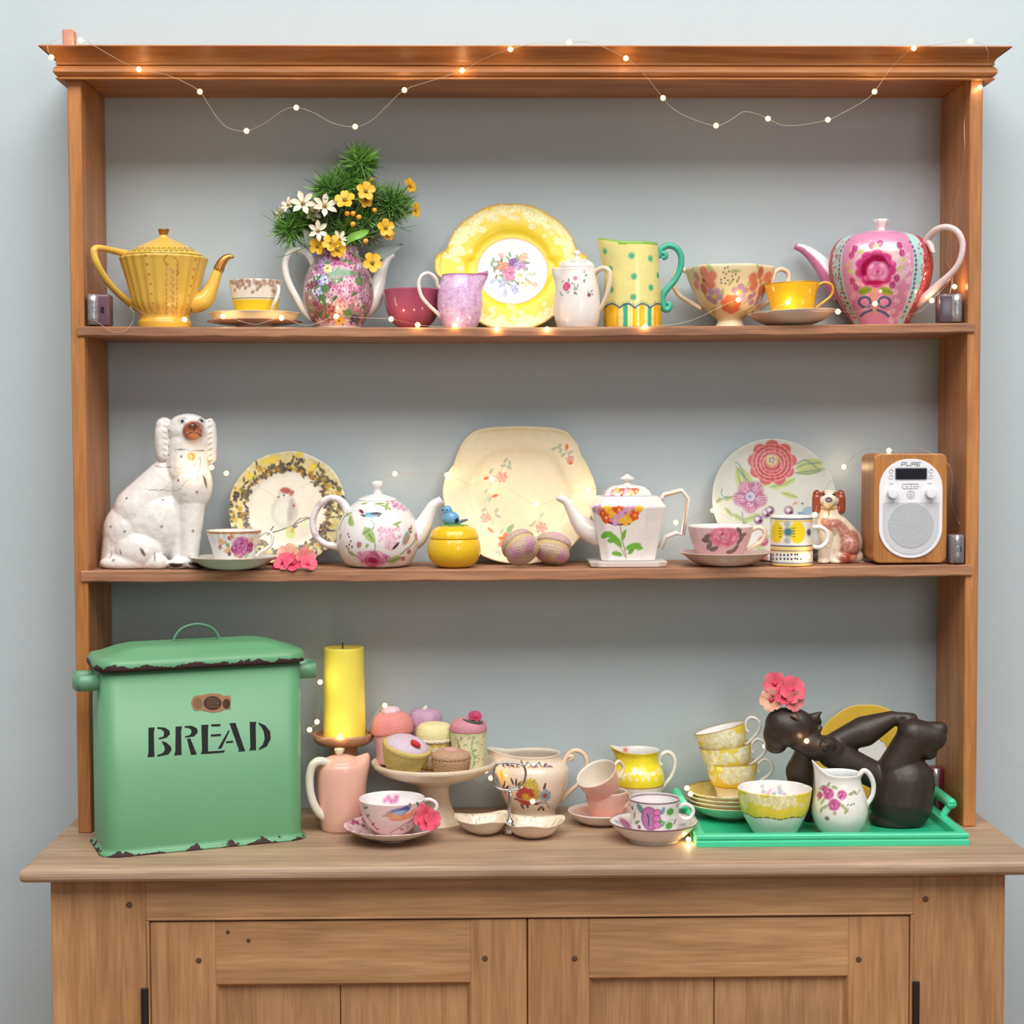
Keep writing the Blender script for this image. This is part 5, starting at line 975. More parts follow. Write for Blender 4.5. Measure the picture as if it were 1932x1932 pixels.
p.line([(1545, 959), (1563, 962), (1580, 959)], 3, S(206, 140, 50)); p.line([(1564, 962), (1564, 972)], 3, S(206, 140, 50)); p.ell(1563, 955, 12, 4, 0, S(226, 206, 160)); p.done()
for ex, dx in ((1541, -1), (1586, 1)): blob(t, 'ear', [('e', ex, 934, -8, 8, 9, 10), ('c', (ex, 940, -10), 9, (ex + dx, 962, -10), 8)], mat('ear_brown', S(146, 70, 48), .15, .2), voxel=1.1, it=3, flat_base=False)
# -- radio
t = Th('radio', 'walnut cased portable radio with white front panel and two dials', 'radio', 1716.5, .01, zsh(2, 1716, .06, 70))
wr = wood('radio_wood', S(158, 100, 46), S(178, 116, 56), S(192, 130, 66), 'Z', rough=.4, scale=1.2)
s = t.s; zb0 = t.zp(1062); zt0 = t.zp(856); hw = 69.5*s
def rrect(x0, x1, z0, z1, rt, rb, n=10):
    P = []
    for cx, cz, r, a0 in ((x1 - rb, z0 + rb, rb, -PI/2), (x1 - rt, z1 - rt, rt, 0), (x0 + rt, z1 - rt, rt, PI/2), (x0 + rb, z0 + rb, rb, PI)):
        P += [(cx + r*math.cos(a), cz + r*math.sin(a)) for a in np.linspace(a0, a0 + PI/2, n)]
    return P
def slab(name, P, y0, y1, m, parent, bev=.0006):
    n = len(P); c = np.mean(P, axis=0); Q = [((x - c[0])*(1 - bev/.05) + c[0], (z - c[1])*(1 - bev/.05) + c[1]) for x, z in P]
    V = [(x, y1, z) for x, z in P] + [(x, y0 + bev, z) for x, z in P] + [(x, y0, z) for x, z in Q]
    F = grid_faces(3, n).tolist() + [tuple(range(2*n, 3*n)), tuple(range(n))[::-1]]
    o = mesh_obj(name, V, F, m, parent, smooth=False)
    bm = bmesh.new(); bm.from_mesh(o.data); bmesh.ops.recalc_face_normals(bm, faces=bm.faces[:]); bm.to_mesh(o.data); bm.free(); return o
slab('case', rrect(-hw, hw, zb0 - .0, zt0, 13*s, 13*s), 0, .088, wr, t.o, .001)
for x in (-45*s, 45*s): tube_v('foot', (x, .02, 0), (x, .02, zb0 + .001), .006, mat('rubber', S(60, 54, 54), .6), t.o); tube_v('foot', (x, .07, 0), (x, .07, zb0 + .001), .006, MATS['rubber'], t.o)
wp = mat('white_plastic', S(236, 236, 240), .3, .02); gp = mat('light_grey_plastic', S(206, 208, 212), .4, .03); mg = mat('grille_grey', S(188, 192, 198), .6, .1, 500, bump=.6, bscale=700)
zp = lambda y: t.zp(y); xp = lambda x: (x - 1716.5)*s
slab('front_panel', rrect(xp(1657), xp(1777), zp(1053), zp(866), 56*s, 58*s, 16), -.0025, .001, wp, t.o)
slab('speaker_panel', rrect(xp(1664), xp(1770), zp(1046), zp(947), 4*s, 52*s, 16), -.0032, -.001, gp, t.o, .0004)
slab('speaker_grille', [(xp(1717) + 43*s*math.cos(a), zp(991) + 43*s*math.sin(a)) for a in np.linspace(0, 2*PI, 48, endpoint=False)], -.0038, -.002, mg, t.o, .0004)
slab('display', rrect(xp(1688), xp(1746), zp(904), zp(884), 2*s, 2*s, 3), -.0034, -.001, mat('display_black', S(28, 28, 38), .08), t.o, .0003)
slab('display_frame', rrect(xp(1686), xp(1748), zp(906), zp(882), 3*s, 3*s, 3), -.0029, -.001, mat('frame_grey', S(150, 152, 156), .4), t.o, .0003)
ink = mat('grey_print', S(140, 142, 146), .5)
P3 = lambda x, y: (xp(x), -.0026, zp(y))
def radio_print(name, strokes, w): poly_print(name, [q for st_ in strokes for q in ribbon(st_, w)], lambda x, y: P3(x, y), (0, -1, 0), .0003, ink, t.o)
L0 = [('letter', [[(1698, 879), (1700, 872), (1706, 872), (1705, 876), (1699, 876)]]), ('letter', [[(1709, 872), (1708, 878.5), (1715, 878.5), (1717, 872)]]), ('letter', [[(1718, 879), (1720, 872), (1726, 872), (1725, 875.5), (1719.5, 875.5)], [(1723, 875.5), (1725, 879)]]), ('letter', [[(1735, 872), (1729, 872), (1727.5, 879), (1733.5, 879)], [(1728.5, 875.5), (1733.5, 875.5)]])]
for nm, st_ in L0: radio_print(nm, st_, 1.4)
for x0 in (1675, 1750):
    for y in (889, 900): radio_print('button_mark', [[(x0, y), (x0 + 5, y - 4), (x0 + 8, y)], [(x0, y + 3), (x0 + 7, y + 3)]], .9)
radio_print('button_outline', [[(1702, 913), (1700, 918), (1703, 922), (1728, 922), (1731, 918), (1729, 913), (1703, 913)], [(1717, 914), (1717, 921)], [(1706, 918), (1712, 918)], [(1721, 918), (1727, 918)]], .9)
radio_print('power_mark', [[(1716.5 + 7*math.cos(a), 933.5 + 7*math.sin(a)) for a in np.linspace(0, 2*PI, 19)], [(1716.5 + 3*math.cos(a), 934.5 + 3*math.sin(a)) for a in np.linspace(-1, 4.1, 9)], [(1716.5, 929.5), (1716.5, 934)]], .8)
for kx in (1676, 1748): radio_print('dial_mark', [[(kx, 912.5), (kx + 8, 912.5)]], .9)
for kx in (1681, 1753):
    tube(t, 'dial', [(xp(kx), -.001, zp(930)), (xp(kx), -.013, zp(930)), (xp(kx), -.0145, zp(930)), (xp(kx), -.0148, zp(930))], [10*s, 9.6*s, 8.6*s, 5*s], wp, n=28, k=2, local=True, unit=1)
battery('battery_box', 'silvery battery box squeezed between the radio and the upright', 1789, 1816, 1008, .012, zsh(2, 1803), .026, 0, .05, S(120, 110, 116))
# ------------------------------------------------------------------ on the counter
Z0 = .0003
def yfoot(px, py, r):                        # depth of a foot's centre from where its front edge touches the counter
    p = on_z(px, py, ZC); s = float(((p - CAM) @ CF)/FPX); return float(p[1] + r*s)
# -- enamel bread bin
A = on_z(199, 1619, ZC); Bq = on_z(576, 1583, ZC); A[2] = Bq[2] = ZC
u = (Bq - A); wid = np.linalg.norm(u); u /= wid; v = np.array([-u[1], u[0], 0.]); dep = .135
C0 = (A + Bq)/2 + v*dep/2
def enamel(name, green, chip, zlo, zhi, amount):
    m, nt, b = nodes_of(name); L = nt.links; tc = nd(nt, 'ShaderNodeTexCoord')
    n1 = nd(nt, 'ShaderNodeTexNoise'); n1.inputs['Scale'].default_value = 26; n1.inputs['Detail'].default_value = 5; n1.inputs['Roughness'].default_value = .6; L.new(tc.outputs['Object'], n1.inputs['Vector'])
    sx = nd(nt, 'ShaderNodeSeparateXYZ'); L.new(tc.outputs['Object'], sx.inputs[0])
    mr = nd(nt, 'ShaderNodeMapRange'); mr.inputs[1].default_value = zlo; mr.inputs[2].default_value = zhi; mr.inputs[3].default_value = amount; mr.inputs[4].default_value = -.4; L.new(sx.outputs['Z'], mr.inputs[0])
    ad = nd(nt, 'ShaderNodeMath', operation='ADD'); L.new(n1.outputs['Fac'], ad.inputs[0]); L.new(mr.outputs[0], ad.inputs[1])
    st = nd(nt, 'ShaderNodeMapRange'); st.inputs[1].default_value = .6; st.inputs[2].default_value = .615; L.new(ad.outputs[0], st.inputs[0])
    n2 = nd(nt, 'ShaderNodeTexNoise'); n2.inputs['Scale'].default_value = 9; L.new(tc.outputs['Object'], n2.inputs['Vector'])
    mg_ = nd(nt, 'ShaderNodeMix', data_type='RGBA'); mg_.inputs[6].default_value = (*[c*.93 for c in green], 1); mg_.inputs[7].default_value = (*[c*1.06 for c in green], 1); L.new(n2.outputs['Fac'], mg_.inputs[0])
    mx = nd(nt, 'ShaderNodeMix', data_type='RGBA'); L.new(st.outputs[0], mx.inputs[0]); L.new(mg_.outputs[2], mx.inputs[6]); mx.inputs[7].default_value = (*chip, 1); L.new(mx.outputs[2], b.inputs['Base Color'])
    rg = nd(nt, 'ShaderNodeMapRange'); rg.inputs[3].default_value = .42; rg.inputs[4].default_value = .8; L.new(st.outputs[0], rg.inputs[0]); L.new(rg.outputs[0], b.inputs['Roughness'])
    bp = nd(nt, 'ShaderNodeBump'); bp.inputs['Strength'].default_value = .4; bp.inputs['Distance'].default_value = -.001; L.new(st.outputs[0], bp.inputs['Height']); L.new(bp.outputs[0], b.inputs['Normal'])
    return m
GRN, CHIP = S(102, 160, 118), S(58, 36, 38)
bin_ = root('bread_bin', tuple(C0[:2]) + (ZC + Z0,), 'large green enamel bread bin with chipped rim and black stencilled word BREAD', 'bread bin')
def rring(hx, hy, r, n=9):
    P = []
    for cx, cy, a0 in ((hx - r, -hy + r, -PI/2), (hx - r, hy - r, 0), (-hx + r, hy - r, PI/2), (-hx + r, -hy + r, PI)):
        P += [(cx + r*math.cos(a), cy + r*math.sin(a)) for a in np.linspace(a0, a0 + PI/2, n)]
    return P
def W3(x, y, z): return tuple(u*x + v*y + np.array([0, 0, z]))
def ringloft(name, levels, m, parent, smooth=True):
    V = []; n = 0
    for hx, hy, r, z in levels: P = rring(hx, hy, r); n = len(P); V += [W3(x, y, z) for x, y in P]
    F = grid_faces(len(levels), n).tolist() + [tuple(range(n))[::-1], tuple(range((len(levels) - 1)*n, len(levels)*n))]
    return mesh_obj(name, V, F, m, parent, smooth)
front0 = C0 - v*dep/2
def onfront(px, py): return on_plane(px, py, front0, v) - np.array([C0[0], C0[1], ZC + Z0])
zl = onfront(390, 1254)[2]                   # top of the body, under the lid's rim
hx, hy = wid/2, dep/2
em = enamel('green_enamel_body', GRN, CHIP, .0, .03, .15)
ringloft('body', [(hx + .006, hy + .006, .03, 0), (hx + .0065, hy + .0065, .03, .002), (hx + .003, hy + .003, .03, .004), (hx, hy, .028, .008), (hx, hy, .028, .012), (hx, hy, .028, zl)], em, bin_)
el = enamel('green_enamel_lid', GRN, CHIP, zl - .004, zl + .022, .30)
zr = lambda py: onfront(390, py)[2]
ringloft('lid', [(hx + .004, hy + .004, .03, zl - .003), (hx + .0065, hy + .0065, .034, zl - .004), (hx + .0085, hy + .0085, .036, zl), (hx + .008, hy + .008, .036, zl + .007), (hx + .003, hy + .003, .03, zl + .0145), (hx - .010, hy - .008, .026, zl + .0175), (hx - .032, hy - .018, .02, zl + .025), (hx - .050, hy - .028, .016, zl + .029), (hx - .068, hy - .038, .012, zl + .030)], el, bin_)
tb = type('T', (), {})(); tb.s = .00082; tb.o = bin_
hm = mat('worn_green_metal', S(96, 140, 112), .5, .25, 200)
zt = zl + .0295
lidobj = [c for c in bin_.children if c.name.startswith('lid')][0]
tube(tb, 'lid_handle', [W3(-.036, 0, zt - .003), W3(-.034, 0, zt + .008), W3(-.022, 0, zt + .021), W3(0, 0, zt + .0265), W3(.022, 0, zt + .021), W3(.034, 0, zt + .008), W3(.036, 0, zt - .003)], .0022, hm, lidobj, n=8, local=True, unit=1, flat=(1, 1.6))
def side_strap(sg):                          # band handle on the side
    za, zb_ = zl - .012, zl - .036; V = []
    path = [(hx - .001, -.03), (hx + .022, -.031), (hx + .033, -.024), (hx + .035, 0), (hx + .033, .024), (hx + .022, .031), (hx - .001, .03)]
    C = catmull(np.array(path), 5)
    for x, y in C:
        for q, z in ((0, za), (0, zb_), (.0015, zb_), (.0015, za)): V.append(W3(sg*(x - q), y*(1 - q*20), z))
    return mesh_obj('side_handle', V, grid_faces(len(C), 4).tolist(), mat('strap_green', S(104, 158, 124), .35, .12, 80), bin_)
side_strap(-1); side_strap(1)
blk_ink = mat('black_stencil', S(38, 38, 42), .4)
K = lambda x, y: (130 + x*.2588, 1160 + y*.2588)
LET = {'b': [[(580, 823), (625, 820), (619, 860), (622, 1000), (624, 1033), (573, 1036), (580, 1000)], [(645, 818), (700, 822), (733, 843), (736, 868), (714, 893), (655, 908), (657, 896), (686, 888), (694, 870), (691, 848), (673, 833), (645, 829)], [(676, 918), (712, 932), (742, 958), (748, 985), (725, 1016), (645, 1033), (645, 1021), (684, 1008), (700, 985), (696, 958), (684, 938)]],
 'r': [[(778, 815), (823, 812), (818, 850), (820, 990), (823, 1019), (768, 1024), (776, 990)], [(843, 810), (898, 809), (934, 828), (939, 856), (914, 884), (845, 895), (849, 884), (880, 877), (894, 858), (891, 836), (872, 823), (843, 820)], [(861, 905), (885, 900), (932, 1016), (890, 1020)]],
 'e': [[(965, 803), (1017, 800), (1013, 840), (1014, 996), (1138, 988), (1128, 1003), (1010, 1012), (960, 1013), (971, 990)], [(1035, 798), (1106, 795), (1101, 811), (1040, 812)], [(1035, 872), (1108, 867), (1106, 882), (1035, 886)]],
 'a': [[(1086, 975), (1163, 841), (1172, 845), (1112, 972)], [(1170, 790), (1214, 787), (1285, 993), (1233, 996), (1240, 985)], [(1145, 922), (1196, 917), (1196, 931), (1145, 934)]],
 'd': [[(1318, 780), (1366, 780), (1361, 810), (1364, 985), (1316, 988), (1323, 960)], [(1383, 784), (1432, 806), (1466, 850), (1471, 903), (1442, 958), (1384, 986), (1386, 973), (1414, 945), (1428, 903), (1421, 852), (1403, 815), (1384, 797)]]}
for k_ in 'bread': poly_print('letter', [[K(*q) for q in pg] for pg in LET[k_]], onfront, -v, .0005, blk_ink, bin_)
lab = mat('aged_paper', S(170, 128, 92), .6, .2, 300); labd = mat('label_brown', S(78, 54, 42), .5, .3, 300); labo = mat('label_ochre', S(140, 104, 70), .6, .3, 300)
ov = lambda cx, cy, rx, ry, n=20: [K(cx + rx*math.cos(a), cy + ry*math.sin(a)) for a in np.linspace(0, 2*PI, n, endpoint=False)]
lb = poly_print('paper_label', [[K(*q) for q in ((890, 640), (905, 600), (930, 588), (975, 585), (1010, 575), (1050, 572), (1100, 575), (1130, 590), (1175, 588), (1182, 620), (1176, 660), (1180, 685), (1135, 692), (1100, 705), (1050, 712), (1005, 705), (970, 695), (920, 700), (905, 685))]], onfront, -v, .0004, lab, bin_)
poly_print('emblem', [ov(1047, 643, 66, 52)], onfront, -v, .0006, labd, bin_); poly_print('emblem', [ov(940, 645, 34, 40)], onfront, -v, .0006, labo, bin_); poly_print('emblem', [ov(1148, 648, 28, 36)], onfront, -v, .0006, labd, bin_)
poly_print('emblem', [q for y in (615, 633, 650, 668) for q in ribbon([K(1005, y), K(1090, y - 2)], 1.0)], onfront, -v, .0008, labo, bin_)
# -- candle on its wooden stand
YD = .098
woodm = wood('turned_wood', S(164, 116, 82), S(186, 140, 104), S(204, 160, 124), 'X', rough=.5, scale=2)
t = Th('candle_holder', 'turned wooden candle holder under the yellow pillar candle', 'candle holder', 649, YD, Z0)
lathe(t, 'holder', [(48, 1560), (50, 1538), (46, 1532), (30, 1526), (22, 1515), (20, 1480), (24, 1450), (27, 1430), (26, 1412), (30, 1407), (46, 1403), (55, 1396), (58, 1386), (56, 1382), (52, 1384), (48, 1391), (0, 1392)], woodm, n=60)
zc = t.zp(1390)
t = Th('pillar_candle', 'tall thick unlit yellow pillar candle on the wooden holder', 'candle', 650, YD, zc + Z0)
cm = mat('yellow_wax', S(250, 234, 92), .45, .03, sss=.04)
lathe(t, 'candle', [(39.5, 1393), (40, 1388), (39, 1330), (38, 1260), (37.5, 1224), (36.5, 1221.5), (34, 1221), (10, 1223), (0, 1224)], cm, n=64, k=2)
tube(t, 'wick', [(647, 1224), (646.5, 1218), (646, 1212)], 1.1, mat('charred_wick', S(40, 30, 24), .9), n=6)
# -- pink coffee pot
t = Th('coffee_pot', 'tall slim pink coffee pot with thick white handle beside the bread bin', 'coffee pot', 645, yfoot(645, 1576, 38) + .01, Z0)
pinkm = mat('blush_pink_glaze', S(232, 178, 158), .22, .04)
lathe(t, 'body', [(37, 1569), (38, 1566), (43, 1540), (46, 1505), (46.5, 1470), (45, 1448), (42, 1440), (40, 1438), (36, 1438)], pinkm, n=80, lip={'a': 0, 'amt': 10, 'w': .38, 'y0': 1485, 'y1': 1440, 'lift': 17})
lathe(t, 'lid', [(38, 1440), (37, 1436), (30, 1430), (18, 1426), (9, 1424.5)], pinkm, snap=False)
lathe(t, 'knob', [(7, 1426), (7.5, 1421), (11, 1413.5), (10, 1412), (0, 1412)], creamm, snap=False, n=5, k=1, dx=-4)
tube(t, 'handle', [(624, 1452, -.012), (616, 1440, -.02), (602, 1436, -.026), (590, 1444, -.028), (584, 1466, -.028), (586, 1498, -.028), (596, 1525, -.026), (610, 1540, -.02), (626, 1546, -.012)], [8.5, 8.5, 8, 8, 8, 8, 8, 8.5, 8.5], mat('cream_white_glaze', S(228, 222, 204), .18), n=14)
# -- bird cup, saucer, blossom
Yb = yfoot(741, 1592, 28)
t = Th('saucer', 'pink patterned saucer under the bird teacup nearest the coffee pot', 'saucer', 740, Yb, Z0)
o = lathe(t, 'saucer', [(27, 1588), (28, 1582), (44, 1578), (66, 1570), (84, 1561), (91, 1556), (91, 1554.6), (88, 1555.4), (70, 1565), (44, 1574), (26, 1576), (0, 1576)], pmat(), n=240, fine=2)
p = Paint(o, t, S(230, 204, 204), 31)
for _ in range(70):
    x, y = p.r.uniform(655, 828), p.r.uniform(1544, 1580); p.r.choice([lambda: p.leaf(x, y, 9, 4, p.r.uniform(0, 3), S(150, 100, 120)), lambda: p.daisy(x, y, 5, 5, S(180, 70, 130), None), lambda: p.leaf(x, y, 8, 3, p.r.uniform(0, 3), S(120, 110, 110))])()
p.mix((p.no[:, 2] < 0).astype(float), S(232, 214, 210)); p.done()
zc = t.zp(1575)
t = Th('teacup', 'pink teacup painted with a blue and orange bird, white inside', 'cup', 740, Yb, zc)
o = lathe(t, 'bowl', [(24, 1577), (25, 1572), (38, 1563), (51, 1548), (58, 1530), (62, 1508), (62, 1506), (60, 1506), (56, 1528), (44, 1556), (0, 1566)], pmat(), n=280, fine=1.4)
p = Paint(o, t, S(230, 200, 196), 32); p.inside(S(240, 234, 234)); p.band(1504, 1508, S(240, 232, 230), .5)
p.ell(752, 1534, 22, 8, .22, S(110, 120, 180)); p.ell(766, 1527, 13, 6, .4, S(80, 80, 150)); p.ell(748, 1537, 20, 4, .2, S(160, 180, 206)); p.ell(760, 1544, 24, 6, .12, S(226, 130, 90)); p.ell(744, 1543, 16, 5, -.3, S(230, 160, 120)); p.ell(776, 1535, 12, 4, .7, S(232, 150, 110)); p.line([(722, 1540), (734, 1539)], 2, S(150, 120, 110)); p.ell(736, 1538, 6, 5, 0, S(206, 150, 120))
for l in (((735, 1572), (756, 1560), (778, 1546)), ((690, 1535), (700, 1550), (708, 1560)), ((765, 1560), (782, 1542))): p.line(l, 1.8, S(160, 130, 140))
for x, y, c in ((688, 1525, S(110, 130, 110)), (692, 1540, S(120, 120, 130)), (702, 1557, S(180, 50, 110)), (710, 1565, S(180, 50, 120)), (775, 1520, S(130, 130, 150)), (790, 1518, S(110, 110, 130)), (770, 1562, S(206, 150, 120)), (782, 1556, S(226, 150, 130)), (760, 1566, S(190, 110, 140))): p.leaf(x, y, 10, 6, p.r.uniform(0, 3), c)
f = p.frame
ins = (np.einsum('ij,ij->i', p.no[:, :2], p.co[:, :2]) < 0) & p.face   # flower on the inner wall
for x, y, r in ((733, 1506, 7), (727, 1511, 6), (738, 1512, 7), (748, 1504, 6), (746, 1511, 6)):
    d = np.hypot(p.px[:, 0] - x, p.px[:, 1] - y); p.mix(np.clip(1.3 - d/r, 0, 1)*ins, S(214, 130, 180)); p.mix(np.clip(1.2 - d/(r*.5), 0, 1)*ins*.6, S(190, 70, 140))
p.done()
tube(t, 'handle', [(796, 1514), (803, 1509), (813, 1509), (822, 1515), (824, 1523), (819, 1531), (810, 1535), (796, 1546)], 3.6, mat('china_white', S(234, 230, 228), .13))
t = Th('fabric_flower', 'crumpled hot pink fabric blossom resting on the bird cup saucer', 'flower', 810, Yb - .014, .018)
blossom(t, [(800, 1541, -.014, 21, pinkp, .2, .1), (814, 1546, -.018, 18, pinkp, .6, .2), (806, 1553, -.022, 17, hotp, .1, .5), (796, 1530, -.008, 14, pinkp, -.1, .2)], MATS['blossom_heart'])
# -- cake stand and cakes
Yk = yfoot(822, 1564, 53)
t = Th('cake_stand', 'cream ceramic cake stand on a waisted foot carrying soft toy cakes', 'cake stand', 819, Yk, Z0)
stm_ = mat('cream_stoneware', S(226, 208, 180), .25, .07, 120)
lathe(t, 'stand', [(53, 1556), (53, 1553), (49, 1547), (37, 1530), (30, 1510), (28, 1492), (33, 1480), (60, 1470), (96, 1457), (115, 1444), (117, 1437), (115, 1434.5), (112, 1437), (106, 1444), (99, 1449), (80, 1450.4), (0, 1451)], stm_, n=96, shape=lambda th, z: 1 + .006*np.cos(14*th)*sstep(70, 110, z))
zk = t.zp(1450) + .0008; SK = t
KN = lambda n, c, b=1.0: mat(n, c, .95, .18, 260, bump=b, bscale=420)
def cake(label, cx, dy, parts, tilt=(0, 0), z=0.):
    q = Th('toy_cake', label, 'toy cake', cx, Yk + dy, zk + z, 'soft toy cakes on the cake stand')
    for nm, prof, m, shp in parts:
        lathe(q, nm, [(r, q.basepy - h) for r, h in prof], m, n=60, snap=False, shape=shp)
    q.o.rotation_euler = (tilt[0], tilt[1], 0); return q
rib = lambda k, a: (lambda th, z: 1 + a*np.cos(k*th))
c1 = cake('yellow knitted toy cupcake with lilac icing and a red felt cherry', 757, -.045, [('case', [(30, 2), (34, 8), (42, 30), (45, 42), (44, 48), (40, 50)], KN('yellow_knit', S(206, 182, 108)), rib(26, .012)), ('cuff', [(42, 40), (46, 43), (46, 50), (42, 52)], KN('yellow_knit', S(206, 182, 108)), rib(26, .012)), ('icing', [(42, 48), (38, 56), (24, 64), (0, 67)], KN('lilac_knit', S(214, 192, 206)), None)], (math.radians(10), math.radians(14)), .006)
def cherry(q, px, py, dy): tube(q, 'cherry', [(px - 9, py - 4, dy), (px - 4, py - 1, dy), (px + 4, py + 2, dy), (px + 9, py + 5, dy)], [3, 5.5, 5.5, 3], mat('red_felt', S(206, 44, 44), .8), n=10)
cherry(c1, 770, 1390, -.022)
c2 = cake('salmon pink felt toy cake with pale swirl behind the yellow knitted cupcake', 745, .03, [('cake', [(30, 0), (34, 6), (36, 50), (37, 56), (34, 60)], KN('blush_felt', S(226, 176, 174), .5), None), ('top', [(37, 54), (39, 60), (37, 78), (26, 92), (0, 97)], KN('salmon_felt', S(222, 142, 136), .5), rib(5, .03)), ('swirl', [(16, 92), (17, 97), (12, 103), (0, 106)], KN('pale_pink_felt', S(232, 196, 206), .6), rib(6, .06))], (0, math.radians(-4)), .005)
c3 = cake('lilac felt toy cake with a white rosebud at the back of the stand', 803, .06, [('cake', [(26, 0), (28, 6), (29, 66), (28, 70)], KN('lilac_felt_side', S(206, 170, 180), .5), None), ('top', [(28, 66), (30, 74), (29, 88), (22, 97), (0, 101)], KN('lilac_felt', S(200, 160, 188), .5), rib(5, .05))])
tube(c3, 'rosebud', [(802, 1347, -.004), (801, 1341, -.004), (803, 1335, -.004), (804, 1331, -.004)], [3, 5, 4.4, 1.5], mat('ivory_ribbon', S(226, 222, 196), .7), n=10)
tube(c3, 'rosebud_leaf', [(793, 1345, -.005), (800, 1347, -.006), (808, 1344, -.005)], [1.5, 4, 1.5], mat('dark_green_ribbon', S(80, 90, 72), .7), n=8)
ging = pmat('painted_gingham', .9, .4, 400)
c4 = cake('pale lemon toy cake with yellow gingham side and white lace frill', 820, .008, [('top', [(33, 52), (35, 58), (34, 70), (26, 82), (0, 86)], KN('lemon_felt', S(226, 216, 160), .5), None), ('frill', [(32, 50), (36, 51), (36, 56), (33, 57)], KN('white_lace', S(228, 216, 196), 1.), rib(18, .03))])
o = lathe(c4, 'case', [(26, c4.basepy), (29, c4.basepy - 6), (33, c4.basepy - 52), (32, c4.basepy - 54)], ging, n=160, fine=1.6, snap=False); p = Paint(o, c4, S(234, 220, 196), 41)
th_ = np.arctan2(p.co[:, 1], p.co[:, 0]); zz = p.co[:, 2]/c4.s
g_a, g_b = (np.floor(th_/.22) % 2 == 0), (np.floor(zz/7) % 2 == 0); p.mix((g_a & g_b).astype(float), S(228, 176, 60)); p.mix((g_a ^ g_b).astype(float)*.5, S(230, 196, 110)); p.done()
c5 = cake('tall cream and green sprigged toy cake with pink top and crimson rose', 884, -.012, [('top', [(32, 68), (35, 76), (32, 88), (20, 96), (0, 99)], KN('dusty_pink_felt', S(206, 140, 152), .5), None)])
o = lathe(c5, 'cake', [(28, c5.basepy), (30, c5.basepy - 4), (33, c5.basepy - 50), (34, c5.basepy - 72), (31, c5.basepy - 76)], ging, n=200, fine=1.5, snap=False); p = Paint(o, c5, S(220, 216, 172), 42)
for _ in range(60): x, y = p.r.uniform(852, 918), p.r.uniform(1375, 1452); p.leaf(x, y, p.r.uniform(4, 9), 3, p.r.uniform(0, 3), p.r.choice([S(150, 170, 110), S(120, 140, 80), S(190, 200, 140), S(206, 130, 130)]))
for l in (((893, 1388), (890, 1410), (895, 1430), (892, 1448)), ((893, 1425), (886, 1418)), ((895, 1432), (903, 1424)), ((870, 1385), (868, 1400))): p.line(l, 2.2, S(150, 180, 120))
p.band(1372, 1385, S(180, 190, 130), 1.5, .6); p.done()
petal_flower(c5, c5.o, 896, 1354, -.012, 13, 6, mat('crimson_ribbon', S(170, 50, 90), .6, .2, 200), MATS['red_felt'], .5, (.1, .9), .7, name='ribbon_rose')
tube(c5, 'ribbon_leaf', [(874, 1357, -.014), (886, 1361, -.02), (900, 1363, -.02), (912, 1362, -.014)], [1.5, 4, 4, 1.5], MATS['dark_green_ribbon'], n=8, flat=(.5, 1.4))
c6 = cake('brown knitted toy bun in front on the stand', 851, -.058, [('case', [(26, 0), (31, 4), (35, 18), (36, 30), (34, 33)], KN('brown_knit', S(186, 146, 108)), rib(30, .02)), ('bun', [(33, 30), (37, 34), (34, 42), (20, 48), (0, 50)], KN('brown_knit_top', S(190, 150, 120)), None), ('icing', [(16, 47), (13, 51), (0, 53)], KN('dusty_pink_knit', S(206, 160, 146)), None)])
# -- cream floral jug
t = Th('milk_jug', 'large cream jug with autumn flower spray behind the handled dish', 'jug', 1006, min(yfoot(1006, 1545, 44), .109), Z0)
o = lathe(t, 'body', [(43, 1540), (44, 1537), (42, 1532), (44, 1525), (54, 1510), (62, 1490), (67, 1468), (67.5, 1452), (63, 1442), (54, 1433), (51, 1425), (52, 1420), (50, 1420), (49, 1426), (58, 1445), (56, 1490), (0, 1528)], pmat(), n=320, fine=1.5, lip={'a': SP, 'amt': 36, 'w': .42, 'y0': 1470, 'y1': 1421, 'lift': 10})
p = Paint(o, t, S(232, 214, 192), 33)
for x in range(948, 1042, 9): p.leaf(x, 1441 + p.r.uniform(-3, 3), 11, 5, p.r.uniform(0, 3), p.r.choice([S(110, 116, 110), S(90, 80, 70), S(120, 90, 110), S(140, 130, 120)])); p.dot(x + 4, 1446, 2, S(200, 140, 80))
bk = S(96, 76, 60)
for x, y, l, a in ((965, 1475, 14, 2), (972, 1478, 14, 1.5), (978, 1480, 12, 1), (985, 1492, 12, .8), (973, 1508, 12, .3), (985, 1524, 12, 2), (994, 1522, 12, 1.6), (1014, 1518, 14, .2), (1019, 1527, 12, 1), (1026, 1528, 10, 2), (1028, 1486, 14, 1.3), (1022, 1505, 10, .4), (950, 1480, 12, 1.2), (955, 1487, 10, .5)): p.leaf(x, y, l, 5, a, bk)
p.line([(1028, 1480), (1030, 1495)], 1.5, bk); p.line([(1010, 1515), (1030, 1515), (1036, 1525)], 1.5, bk)
for x, y, r in ((998, 1479, 8), (1008, 1484, 9), (1003, 1477, 8), (1010, 1494, 9), (988, 1480, 7), (1014, 1503, 8)): p.rose(x, y, r, S(206, 180, 60), S(226, 206, 110), S(150, 120, 30))
